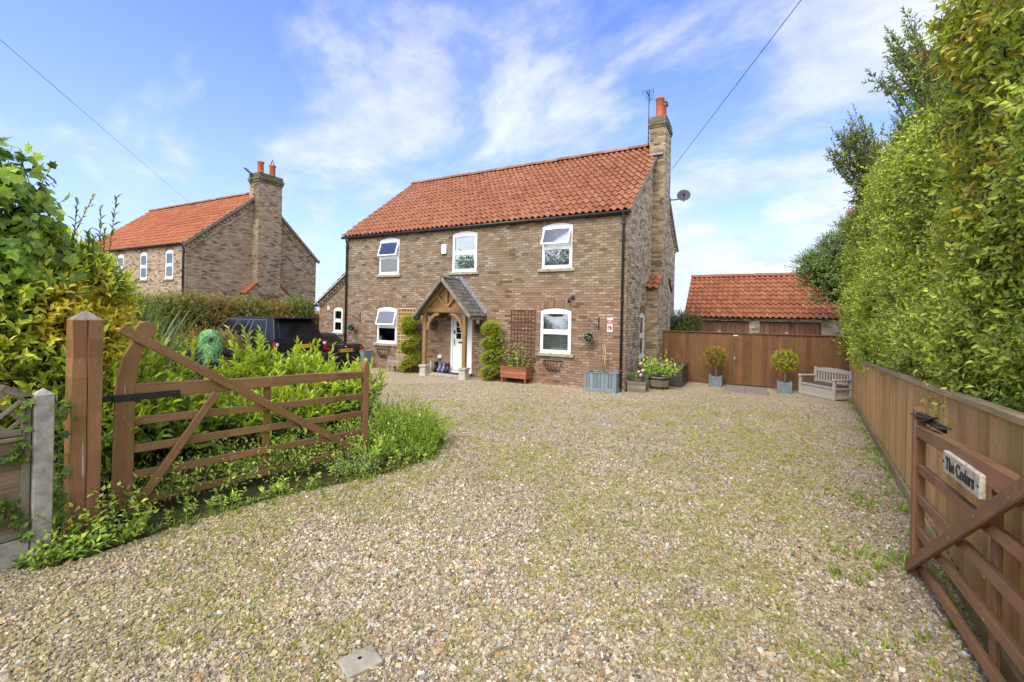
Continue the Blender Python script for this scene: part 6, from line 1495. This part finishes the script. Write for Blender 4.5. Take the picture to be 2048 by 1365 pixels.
# ---- trees across the road behind the viewpoint: they show in the window panes
for i, (x, y, h, rr) in enumerate(((-26, -17, 9, 4.5), (-17, -21, 10, 5), (-7, -19, 8, 4.2), (3, -22, 11, 5), (13, -18, 9, 4.5))):
    tree('roadside_tree', ['leafy tree across the road, leftmost of five', 'rounded tree across the road, second of five', 'lower tree across the road, third of five', 'tallest tree across the road, fourth of five', 'leafy tree across the road, last of five'][i], 'tree', (x, y, 0), [((x, y, h*.58), (rr, rr*.8, h*.36)), ((x+rr*.6, y, h*.42), (rr*.7, rr*.6, h*.28)), ((x-rr*.6, y, h*.45), (rr*.7, rr*.6, h*.28))], .4, .55, (.30, .38, .07), (.12, .18, .04), 2.2, .25, 9, 1.2, 'trees across the road', core=.7)

# ---- shrubs of the boundary hedge behind the cars
ST = {'olive': ((.46, .43, .09), (.19, .19, .045)), 'bronze': ((.54, .38, .08), (.25, .18, .045)), 'green': ((.48, .58, .075), (.17, .25, .04)), 'orange': ((.60, .27, .04), (.36, .16, .03)), 'mid': ((.40, .48, .09), (.15, .21, .04))}
BH = [((-17.8, 6.4), 2.45, 1.0, 'green', 'bright green shrub left of the off road car'), ((-18.2, 7.6), 2.3, .95, 'mid', 'mid green shrub just behind the off road car bonnet'), ((-18.5, 8.8), 2.55, .9, 'olive', 'olive green bush behind the front of the off road car'), ((-18.6, 10.0), 2.45, .85, 'bronze', 'bronze tinted bush behind the middle of the off road car'), ((-18.7, 11.2), 2.5, .9, 'olive', 'olive bush behind the roof of the off road car'), ((-18.8, 12.5), 2.35, .8, 'bronze', 'bronze leaved bush in front of the neighbouring gable'), ((-19.0, 13.9), 2.6, .7, 'mid', 'taller thin green bush near the back of the neighbouring gable'), ((-19.2, 15.3), 1.9, .75, 'orange', 'orange leaved bush between the two houses')]
for (x, y), h, r, k, lab in BH:
    yo, ol = ST[k]; tree('garden_shrub', lab, 'shrub', (x, y, 0), [((x, y, h*.55), (r, r, h*.45)), ((x+.15, y-.35, h*.38), (r*.9, r*.8, h*.38)), ((x-.1, y+.3, h*.72), (r*.6, r*.65, h*.27)), ((x+.1, y-.5, h*.75), (r*.42, r*.42, h*.20))], .075, .46, yo, ol, 70, .05, 9, .30, 'boundary shrubs behind the parked cars', core=.7)
NEARB = [((-12.6, 4.3), 2.1, 1.05, 'green', 'leafy bright green shrub behind the sword leaved plant'), ((-14.6, 5.3), 2.3, 1.1, 'mid', 'darker green shrub farther behind the sword leaved plant'), ((-10.6, 3.0), 2.0, .9, 'mid', 'green shrub beside the variegated bush at left'), ((-11.8, 6.1), 1.35, .8, 'bronze', 'low coppery shrub behind the green haired figure'), ((-10.2, 4.5), 1.25, .7, 'green', 'low fresh green shrub left of the green haired figure')]
for (x, y), h, r, k, lab in NEARB:
    yo, ol = ST[k]; tree('garden_shrub', lab, 'shrub', (x, y, 0), [((x, y, h*.5), (r, r, h*.48)), ((x+.4, y-.2, h*.4), (r*.7, r*.7, h*.40)), ((x-.3, y+.3, h*.65), (r*.7, r*.6, h*.32)), ((x+.25, y+.3, h*.78), (r*.42, r*.42, h*.2))], .068, .44, yo, ol, 110, .05, 9, .26, 'garden shrubs left of the cars', core=.7)

# ---- laurels behind the left gate
def laurel(label, x, y, h, r, seed, dens=1.0):
    base = (x, y, 0); s = plant('laurel_bush', label, 'shrub', base, 'laurel bushes behind the left gate'); L = Leaves()
    lob = [((x, y, h*.42), (r, r, h*.46)), ((x+.3*r, y-.4*r, h*.35), (r*.8, r*.8, h*.38))]
    P, D = pt_lobes(lob, 22*dens, (.70, 1.0), -.25); D = unit(D*.75+np.array([0, 0, .75])+rng.normal(0, .28, D.shape)); zt = np.clip(P[:, 2]/h, 0, 1)
    hi = zt > .45
    L.shoots(P[hi], D[hi], .38, 9, .16, .35, (.50, .60, .05), (.24, .35, .03), (62, 20), agepow=1.0, stem=.004, jit=.18, var=.18, whorl=2.4)
    L.shoots(P[~hi], D[~hi], .32, 9, .15, .38, (.28, .40, .045), (.09, .16, .028), (80, 40), stem=.004, var=.28)
    m = int(15*dens*r/.7); a = rng.uniform(0, 6.28, m); q = r*.75*np.sqrt(rng.random(m)); P2 = np.stack([x+q*np.cos(a), y+q*np.sin(a), np.full(m, h*.70)+.12*rng.random(m)], 1)
    L.shoots(P2, np.stack([rng.normal(0, .2, m), rng.normal(0, .2, m), np.ones(m)], 1), h*.46, 14, .17, .31, (.54, .64, .055), (.34, .46, .035), (58, 16), agepow=.8, stem=.006, jit=.14, var=.14)
    L.build('foliage', M_GLOSSLEAF, s, base, LEAF1); core_blob('core_fill', [(c, tuple(v*.80 for v in q)) for c, q in lob], s, base, .8)
    limbs(s, base, [([base, (x+.25*math.cos(k*1.3), y+.25*math.sin(k*1.3), h*.5)], [.02, .012]) for k in range(5)])
for a in (('laurel bush right behind the tall hinge stile of the left gate', -6.3, 2.55, 1.30, .7, 1, 1.2), ('laurel bush behind the top of the long diagonal gate brace', -6.2, 3.3, .62, .52, 2, 1.2), ('tallest bright laurel standing in front of the off road car tail', -6.85, 4.9, 1.14, .66, 3, 1.2), ('bright laurel bush in front of the convertible', -6.25, 5.45, .88, .58, 4, 1.2), ('smaller laurel behind the middle of the gate', -5.9, 4.2, .70, .5, 5, 1.2), ('single tall laurel stem cluster beside the green haired figure', -6.95, 4.25, 1.30, .24, 8, 2.0), ('shaded laurel between the gate post and the hinge stile', -5.9, 1.95, 1.35, .5, 7, 1.0)): laurel(*a)

# ---- New Zealand flax
def phormium():
    base = (-8.2, 3.15, 0); s = plant('flax_plant', 'large grey green sword leaved plant behind the gate post', 'plant', base); V = []; F = []; C = []; off = 0
    for i in range(150):
        a = rng.uniform(0, 6.28); lean = abs(rng.normal(0, .27)); ln = rng.uniform(1.5, 2.35); k = 8; w_ = rng.uniform(.018, .034); d = np.array([math.cos(a), math.sin(a)]); t = np.linspace(0, 1, k); rad = .18*rng.random()+ln*(lean*t+.35*lean*t**3); z = ln*t*(1-.35*lean*t**2)
        ctr = np.stack([base[0]+d[0]*rad, base[1]+d[1]*rad, z], 1); tw = a+1.57+rng.normal(0, .5); sd_ = np.array([math.cos(tw), math.sin(tw), 0]); wd = (w_*(1-t**3)+.002)[:, None]
        V.append(np.stack([ctr-sd_*wd, ctr+np.array([0, 0, -.006]), ctr+sd_*wd], 1).reshape(-1, 3)); f = np.array([[j*3+q, j*3+q+1, j*3+q+4, j*3+q+3] for j in range(k-1) for q in (0, 1)]); F.append(f+off); off += k*3
        C.append(np.tile(np.array([.19, .23, .12] if rng.random() < .8 else [.42, .38, .14])*rng.uniform(.6, 1.3), (k*3, 1)))
    array_mesh('foliage', np.concatenate(V), [np.concatenate(F)], np.concatenate(C), M_LEAF, s, base)
phormium()

# ---- variegated shrub, broad leaved climber and dark bay at far left
def variegated():
    base = (-6.9, 1.75, 0); s = plant('variegated_shrub', 'dense green and golden variegated shrub behind the fence panel', 'shrub', base); L = Leaves()
    lob = [((-6.75, 1.75, 1.15), (.9, .8, 1.0)), ((-6.5, 1.1, 1.1), (.8, .7, .95)), ((-7.3, 2.0, 1.2), (.6, .36, .85)), ((-6.3, 1.55, 1.75), (.5, .5, .55)), ((-7.2, 1.9, 2.15), (.55, .55, .55)), ((-6.6, .5, 1.2), (.8, .7, 1.0))]
    lob += [((-6.6, 2.05, 1.95), (.5, .38, .5))]; P, D = pt_lobes(lob, 130, (.82, 1.04), -.4); D = unit(D+np.array([0, 0, .45])+rng.normal(0, .35, D.shape)); gold = fbm(P[:, 1]*1.6+4, P[:, 2]*1.6) + .30*np.clip(1.5-np.abs(P[:, 2]-1.15)*1.6, -1, 1)*.5 + rng.normal(0, .05, len(P)) > .60
    L.shoots(P[~gold], D[~gold], .22, 9, .105, .38, (.70, .75, .09), (.30, .40, .055), (72, 25), var=.28, stem=.003)
    L.shoots(P[gold], D[gold], .22, 9, .105, .38, (.90, .74, .09), (.60, .54, .06), (72, 25), agepow=.6, var=.25, stem=.003)
    for (px_, py_, h, kind) in ((-6.4, 1.72, 3.3, 1), (-6.35, 1.85, 2.95, 1), (-6.3, 1.78, 3.05, 0), (-6.4, 1.95, 2.9, 0), (-6.45, 2.25, 3.2, 2), (-6.4, 2.12, 2.9, 2), (-6.4, 1.6, 2.9, 1)):
        b0 = np.array([[px_, py_, 1.9]]); H_ = h-1.9; y_, o_ = ((.62, .46, .05), (.22, .24, .03)) if kind == 1 else (((.26, .32, .04), (.07, .11, .02)) if kind == 0 else ((.22, .30, .06), (.09, .15, .04)))
        for q in range(4): L.shoots(b0+rng.normal(0, .03, (1, 3)), np.array([[rng.normal(0, .12), rng.normal(0, .12), 1]]), H_*rng.uniform(.6, 1.0), 28, .115 if kind == 2 else .10, .34, y_, o_, (70, 25), t0=.12, jit=.2, stem=.007)
    L.build('foliage', M_GLOSSLEAF, s, base, LEAF1); core_blob('core_fill', [(c, tuple(v*.85 for v in q)) for c, q in lob], s, base, .82)
    limbs(s, base, [([base, (base[0]+.1, base[1], 1.2), (base[0]+.3, base[1]-.1, 2.0)], [.05, .035, .02])])
variegated()
def climber():
    base = (-6.7, 1.25, 0); s = plant('climbing_shrub', 'broad leaved green climber mounding up at the left edge of the picture', 'climber', base); L = Leaves()
    lob = [((-6.4, 1.25, 2.55), (.5, .42, .62)), ((-6.3, 1.2, 2.1), (.45, .5, .5)), ((-6.3, 1.62, 2.25), (.40, .32, .42)), ((-6.35, 1.40, 3.10), (.26, .22, .34)), ((-6.4, .95, 2.8), (.5, .5, .6)), ((-6.4, 1.62, 2.75), (.22, .18, .25))]
    P, D = pt_lobes(lob, 46, (.85, 1.08), -.5); D = unit(D+np.array([.3, 0, .1])+rng.normal(0, .4, D.shape)); L.shoots(P, D, .20, 4, .155, .80, (.44, .58, .09), (.21, .35, .07), (85, 60), droop=.35, var=.28, stem=.003)
    m = 7; P = np.stack([rng.uniform(-6.4, -6.2, m), rng.uniform(1.3, 1.72, m), rng.uniform(3.0, 3.25, m)], 1); L.shoots(P, np.stack([rng.normal(.1, .2, m), rng.normal(.25, .3, m), np.ones(m)], 1), .34, 6, .11, .7, (.20, .28, .04), (.10, .15, .03), (85, 55), droop=.5, stem=.005)
    L.build('foliage', M_LEAF, s, base, LEAFIVY); core_blob('core_fill', [(c, tuple(v*.8 for v in q)) for c, q in lob], s, base, .8)
    limbs(s, base, [([base, (base[0]+.2, base[1], 1.5), (base[0]+.4, base[1]+.2, 2.9)], [.05, .04, .015])])
climber()

# ---- ivy on the posts
def ivy(label, loc, pts, size=.065, n=1, tone=((.26, .38, .05), (.085, .16, .03))):
    s = plant('ivy', label, 'ivy', loc); L = Leaves()
    for (p, rad, k) in pts:
        P = np.array(p)+rng.normal(0, 1, (k, 3))*np.array(rad); D = unit(rng.normal(0, .6, (k, 3))+np.array([.5, -.3, -.25])); N = unit(np.array([1.0, -.35, .5])+rng.normal(0, .4, (k, 3))); f = rng.random((k, 1))
        sz = size*rng.uniform(.55, 1.25, k); L.put(P, D, N, sz, sz*rng.uniform(.85, 1.05, k), (np.array(tone[0])*f+np.array(tone[1])*(1-f))*rng.uniform(.7, 1.25, (k, 1)))
    for (p, rad, k) in pts: b = MB(); b.tube([Vector(p)-Vector(loc)-Vector((0, 0, rad[2]*2)), Vector(p)-Vector(loc)+Vector((-.01, .01, 0)), Vector(p)-Vector(loc)+Vector((0, 0, rad[2]*2))], .005, 5); b.build('stem', M_BARK, s)
    L.build('foliage', M_LEAF, s, loc, LEAFIVY)
ivy('ivy creeping over the weathered fence panel at far left', (-4.88, 1.2, 0), [((-4.885, 1.17, .47), (.012, .045, .05), 26), ((-4.885, 1.23, .40), (.012, .03, .06), 12), ((-4.88, 1.22, .86), (.012, .035, .04), 16), ((-4.88, 1.26, .90), (.015, .02, .06), 7), ((-4.88, 1.26, 1.17), (.012, .02, .05), 8), ((-4.88, 1.10, .48), (.012, .05, .03), 10), ((-4.88, 1.15, .83), (.01, .06, .012), 8), ((-4.87, 1.29, .28), (.012, .025, .05), 8)])
ivy('ivy climbing the left side of the thick brown gate post', (-4.98, 1.5, 0), [((-4.97, 1.50, .35), (.02, .03, .12), 34), ((-4.98, 1.49, .65), (.02, .02, .12), 22), ((-5.0, 1.48, 1.0), (.02, .02, .12), 14), ((-4.98, 1.53, 1.16), (.02, .03, .05), 12), ((-5.02, 1.47, .2), (.03, .05, .08), 24)])

def clump(name, label, cat, base, n, r, h, leaf, width, young, old, per=9, spread=(75, 35), tmpl=LEAF0, mat=None, group=None):
    young, old = tuple(v*1.5 for v in young), tuple(v*1.9 for v in old)
    s = plant(name, label, cat, base, group); L = Leaves(); a = rng.uniform(0, 6.28, n); q = r*np.sqrt(rng.random(n)); P = np.stack([base[0]+q*np.cos(a)*.6, base[1]+q*np.sin(a)*.6, np.full(n, base[2])], 1); D = unit(np.stack([q*np.cos(a)/r*.9+rng.normal(0, .25, n), q*np.sin(a)/r*.9+rng.normal(0, .25, n), np.full(n, 1.0)], 1))
    L.shoots(P, D, h*(1.05-.35*q/r), per, leaf, width, young, old, spread, t0=.15, stem=.003, var=.25); L.build('foliage', mat or M_LEAF, s, base, tmpl); return s
clump('wild_plant', 'light green bramble like plant growing at the foot of the gate post', 'wild plant', (-4.78, 1.72, 0), 46, .26, .44, .07, .55, (.36, .44, .05), (.12, .20, .03), 9, (80, 45))
clump('wild_plant', 'low ivy leaved plant between the concrete post and gate post', 'wild plant', (-4.80, 1.50, 0), 34, .14, .24, .055, .8, (.26, .36, .05), (.085, .15, .03), 7, (85, 50), LEAFIVY)
clump('wild_plant', 'small weed on the gravel at the foot of the concrete post', 'wild plant', (-4.76, 1.36, 0), 14, .12, .12, .05, .5, (.26, .36, .05), (.10, .17, .03), 6, (85, 50))
clump('wild_plant', 'tallest leafy weeds just past the end of the left gate', 'wild plant', (-5.0, 5.05, 0), 46, .38, .66, .12, .26, (.26, .38, .05), (.09, .17, .03), 10, (60, 25))
clump('wild_plant', 'bright green feathery clump of weeds at the drive edge', 'wild plant', (-4.62, 5.35, 0), 330, .50, .62, .075, .12, (.36, .46, .05), (.14, .23, .03), 16, (65, 22))
clump('wild_plant', 'spreading low weeds nearest the gravel past the gate end', 'wild plant', (-4.32, 4.95, 0), 170, .42, .34, .065, .2, (.32, .42, .05), (.11, .19, .03), 12, (70, 30))
clump('wild_plant', 'broad leaved weed with upright pale leaves below the gate end', 'wild plant', (-4.50, 4.45, 0), 40, .26, .34, .12, .38, (.32, .44, .07), (.13, .22, .04), 6, (45, 15), LEAF1)
clump('wild_plant', 'silvery green weeds in front of the gate end post', 'wild plant', (-4.42, 4.05, 0), 90, .34, .26, .06, .34, (.28, .36, .12), (.10, .17, .05), 9, (75, 35))

# ---- undergrowth of the bed, grass and moss in the gravel (uncountable)
def undergrowth():
    n = 5200; x = rng.uniform(-9, -3.9, n); y = rng.uniform(1.2, 6.6, n); ok = inpoly(x, y, BED) & (rng.random(n) < np.interp(x, [-9, -6, -5, -4], [.35, .7, 1, .9])); x, y = x[ok], y[ok]; n = len(x); L = Leaves()
    back = x < -4.95+.17*(y-2); kp = back | (rng.random(n) < .55); x, y, back = x[kp], y[kp], back[kp]; n = len(x); h = .10+.36*fbm(x*2.5, y*2.5)
    h = np.where(back, h*1.4, h*.42); P = np.stack([x, y, np.zeros(n)], 1); D = unit(np.stack([rng.normal(.15, .35, n), rng.normal(0, .35, n), np.ones(n)], 1)); kind = fbm(x*1.3+50, y*1.3)
    for sel, lf, wd, yo, ol, per in ((kind < .42, .062, .50, (.54, .66, .10), (.23, .35, .06), 8), ((kind >= .42) & (kind < .56), .085, .30, (.58, .70, .13), (.26, .40, .075), 9), (kind >= .56, .05, .62, (.62, .68, .10), (.28, .40, .065), 8)):
        for bk in (True, False):
            q = sel & (back == bk)
            if q.sum(): L.shoots(P[q], D[q], h[q], per, lf, wd, yo, ol, (80, 35), t0=.2, stem=.0025, var=.3)
    tag(L.build('undergrowth', M_LEAF), kind='stuff')
undergrowth()
for o in [o for o in COL.objects if o.name.startswith('stems') and o.parent is None]: o.name = 'undergrowth_stems'; tag(o, kind='stuff')
def blades(x, y, h, col, name, w_=.004, lean=.5):
    n = len(x); a = rng.uniform(0, 6.28, n); ln = np.abs(rng.normal(0, lean, n)); t = np.array([0, .5, 1.0])[None, :]; hx = np.cos(a)[:, None]*(ln*h)[:, None]*t**1.6; hy = np.sin(a)[:, None]*(ln*h)[:, None]*t**1.6; z = h[:, None]*t*(1-.25*ln[:, None]*t)
    ctr = np.stack([x[:, None]+hx, y[:, None]+hy, z], -1); sd_ = np.stack([-np.sin(a), np.cos(a), np.zeros(n)], 1); W = (w_*rng.uniform(.6, 1.4, n))[:, None]*np.array([1, .8, .1])[None, :]
    V = np.stack([ctr-sd_[:, None]*W[..., None], ctr+sd_[:, None]*W[..., None]], 2).reshape(n, 6, 3); f = np.array([[0, 1, 3, 2], [2, 3, 5, 4]]); F = (np.arange(n)*6)[:, None, None]+f[None]
    return tag(array_mesh(name, V.reshape(-1, 3), [F.reshape(-1, 4)], np.repeat(col, 6, 0), M_GRASS), kind='stuff')
def tufts():
    X = []; Y = []; H_ = []; C = []
    def add(cx, cy, r, k, h, c=(.30, .40, .06)):
        m = max(1, k//11); sp = 1.6*r if k > 60 else r; bx, by, bh = cx+rng.normal(0, sp, m), cy+rng.normal(0, sp, m), h*rng.uniform(.4, 1.25, m); q = rng.integers(0, m, max(4, int(k*.5)))
        X.append(bx[q]+rng.normal(0, .008, len(q))); Y.append(by[q]+rng.normal(0, .008, len(q))); H_.append(bh[q]*rng.uniform(.4, 1.2, len(q))); C.append(np.array(c)*rng.uniform(.6, 1.4, (len(q), 1)))
    for (x, y, r, k, h) in ((1.02, 4.85, .06, 260, .13), (.72, 4.75, .10, 240, .13), (.60, 4.35, .06, 150, .12), (.80, 3.75, .05, 90, .09), (.66, 3.5, .05, 70, .08), (.90, 3.45, .03, 60, .07), (.40, 3.25, .06, 120, .10), (.52, 2.95, .05, 90, .08), (1.0, 6.3, .10, 220, .12), (.85, 6.55, .16, 300, .10), (1.35, 7.0, .07, 120, .12), (1.5, 9.0, .06, 100, .10), (.62, 2.72, .05, 60, .07), (1.12, 5.4, .06, 90, .09), (1.45, 8.1, .07, 90, .08), (.2, 2.9, .05, 50, .06), (1.7, 10.6, .1, 90, .08), (.95, 11.5, .2, 100, .06), (-.9, 13.9, .15, 120, .08), (.35, 14.4, .15, 140, .08), (1.0, 14.9, .15, 90, .07), (-3.9, 3.6, .12, 160, .08), (-1.0, 14.2, .1, 80, .07), (1.15, 3.9, .05, 50, .1), (1.18, 2.9, .05, 60, .09), (-1.1, 4.4, .05, 50, .05)): add(x, y, r, k, h)
    for k in range(200):   # strays along the fence foot
        y = rng.uniform(2.5, 15); add(fx(y)-.09+rng.normal(0, .04), y, .03, int(rng.integers(6, 24)), rng.uniform(.04, .11))
    for k in range(200):   # along the bed edge
        t = rng.random(); y = 1.2+4.6*t; x = np.interp(y, [1.2, 2.2, 3.1, 4.2, 5, 5.8], [-4.85, -4.62, -4.45, -4.02, -3.95, -4.3]); add(x+rng.normal(0, .06), y, .04, int(rng.integers(8, 26)), rng.uniform(.04, .11), (.25, .33, .05))
    blades(np.concatenate(X), np.concatenate(Y), np.concatenate(H_), np.concatenate(C), 'grass', .0046, .85)
    # small yellow green seedling tufts and moss between the stones
    n = 18000; r = 2.0+9.5*rng.random(n)**.75; a = rng.uniform(R(-30), R(66), n); x = -r*np.sin(a); y = r*np.cos(a); m = fbm(x*.7+20, y*.7+11)*.8+.5*fbm(x*3.1, y*3.1+30)+.14*np.exp(-((x+.9)/1.5)**2)
    ok = inpoly(x, y, DRIVE) & ~inpoly(x, y, BED) & (rng.random(n) < np.clip((m-.48)*2.3, .06, .95)) & ~((np.abs(x-MANHOLE[0]) < .22) & (np.abs(y-MANHOLE[1]) < .18)); x, y, r = x[ok], y[ok], r[ok]; k = 22
    sz = rng.uniform(.010, .032, len(x)); tone = np.where(rng.random((len(x), 1)) < .68, np.array([[.46, .42, .055]]), np.array([[.34, .42, .07]]))*rng.uniform(.7, 1.25, (len(x), 1)); q = np.repeat(sz, k); ht = np.repeat(rng.uniform(.012, .026, len(x)), k)
    x = np.repeat(x, k)+rng.normal(0, 1, len(q))*q; y = np.repeat(y, k)+rng.normal(0, 1, len(q))*q; blades(x, y, ht*rng.uniform(.6, 1.3, len(q)), np.repeat(tone, k, 0)*rng.uniform(.8, 1.2, (len(q), 1)), 'moss', .0030, .9)
tufts()

# ---- clipped spiral conifers
def spiral(label, loc, h, r0, turns, flip=1, ph=0):
    s = thing('spiral_topiary', label, 'topiary', loc, 0, 'spiral topiaries beside the porch'); L = Leaves(); Ps = []; Ds = []; n = 5200
    t = rng.random(n); th = 2*math.pi*turns*t*flip+ph; z = .10+(h-.26)*t; rr = r0*(1-.12*t); tube = .155-.02*t; a = rng.uniform(0, 6.28, n); q = np.sqrt(rng.uniform(.75, 1.05, n)); off = rr-tube
    u = np.cos(a)*q; v = np.sin(a)*q; k = tube*1.35*u; rad = off*.86+k; P = np.stack([rad*np.cos(th), rad*np.sin(th), z+tube*.98*v], 1); D = np.stack([u*np.cos(th), u*np.sin(th), v], 1)
    m = 900; vv = sph(m); P2 = np.stack([0*vv[:, 0], 0*vv[:, 0], np.full(m, h-.17)], 1)+vv*np.array([r0*.80, r0*.80, .19]); P = np.concatenate([P, P2]); D = np.concatenate([D, vv]); D = unit(D+np.array([0, 0, .35])+rng.normal(0, .35, D.shape)); keep = P[:, 2] > .02
    L.shoots(P[keep], D[keep], .055, 8, .030, .32, (.60, .62, .045), (.22, .29, .03), (60, 20), agepow=.8, var=.25); L.build('foliage', M_LEAF, s)
    b = MB(); pts = []
    for i in range(60):
        tt = i/59; a = 2*math.pi*turns*tt*flip+ph; rr = (r0*(1-.12*tt)-(.155-.02*tt))*.86; pts.append((rr*math.cos(a), rr*math.sin(a), .10+(h-.26)*tt))
    b.tube(pts, .125, 9); b.ball((0, 0, h-.18), r0*.70, 0, 12, 8, (1, 1, .65)); b.build('core_fill', M_CORE, s); b = MB(); b.tube([(0, 0, 0), (0, 0, h-.1)], .028, 8); b.build('trunk', M_BARK, s)
spiral('bright green clipped spiral conifer left of the porch', (-10.62, 12.10, 0), 1.95, .36, 2.6, 1, 2.6)
spiral('bright green clipped spiral conifer right of the porch', (-7.33, 12.10, 0), 1.80, .33, 3.4, 1, 2.0)
# ---- bay trees in square pots by the fence
def standard(label, loc, young, old):
    s = thing('potted_tree', label, 'potted tree', loc, 0, 'round headed trees in blue pots'); L = Leaves(); P = sph(520)
    L.shoots(P*np.array([.245, .245, .225])*rng.uniform(.7, 1.05, (520, 1))+np.array([0, 0, .92]), unit(P+rng.normal(0, .4, P.shape)+np.array([0, 0, .2])), .11, 7, .052, .42, young, old, (75, 30), stem=.002, var=.25); L.build('crown', M_LEAF, s)
    b = MB(); b.tube([(0, 0, .2), (.012, .0, .45), (-.006, .005, .8), (0, 0, .92)], [.024, .02, .019, .015], 8); b.build('trunk', M_GREYWOOD, s)
    b = MB(); w0, w1, h = .135, .16, .30; prof = [(w0, 0), (w1, h-.05), (w1+.012, h-.05), (w1+.012, h), (w1-.02, h), (w1-.03, h-.05)]; vs = [(sx*r, sy*r, z) for r, z in prof for sx, sy in ((-1, -1), (1, -1), (1, 1), (-1, 1))]; k = len(prof)
    b.add(vs, [(i*4+j, i*4+(j+1) % 4, (i+1)*4+(j+1) % 4, (i+1)*4+j) for i in range(k-1) for j in range(4)]+[(0, 1, 2, 3), tuple(range(4*k-4, 4*k))]); 
    for sx, sy in ((-1, -1), (1, -1), (1, 1), (-1, 1)): b.box((sx*(w1-.002), sy*(w1-.002), .17), (.04, .04, .34), .006, grain=None)
    b.build('pot', M_POTBLUE, s); b = MB(); b.box((0, 0, .255), (.27, .27, .02), 0, grain=None); b.build('soil', M_SOIL, s)
standard('round headed potted tree with reddish tips, left of the fence gate', (-1.20, 15.25, 0), (.58, .42, .075), (.26, .25, .045))
standard('round headed yellow green potted tree, right of the fence gate', (.60, 15.05, 0), (.66, .64, .055), (.28, .32, .04))
# ---- plants in the planters
clump('climbing_plant', 'leafy climber growing up the brown trellis from the reddish planter', 'climber', (-6.44, 12.30, .42), 46, .34, 1.0, .09, .62, (.30, .42, .06), (.12, .21, .035), 8, (85, 55), LEAFIVY)
clump('rose_bush', 'small rose bush with pale pink blooms in the weathered crate', 'rose', (-2.97, 12.88, .25), 44, .34, .46, .055, .55, (.19, .29, .06), (.06, .115, .03), 8, (80, 45))
RS = bpy.data.objects['rose_bush']
for i, (x, y, z) in enumerate(((.02, -.18, .30), (.13, -.16, .34), (.05, -.05, .52), (.10, -.22, .22))):
    b = MB(); r = random.Random(i)
    for q in range(16): v = Vector((r.gauss(0, 1), r.gauss(0, 1), r.gauss(0, 1))).normalized(); b.ball(Vector((x, y, z))+v*.026, .026, 0, 7, 5, (1, 1, .8))
    b.build('rose_bloom', M_ROSE, RS)
clump('leafy_shrub', 'large yellow green leaved shrub growing in the half barrel', 'shrub', (-2.55, 13.63, .33), 62, .46, .70, .13, .42, (.42, .52, .07), (.16, .26, .035), 7, (70, 40), LEAF1, M_GLOSSLEAF)
clump('cane_plant', 'thin yellowing climber on the canes in the blue green planter', 'climber', (-3.80, 12.26, .44), 5, .05, .85, .05, .4, (.40, .36, .05), (.18, .20, .03), 9, (80, 50))
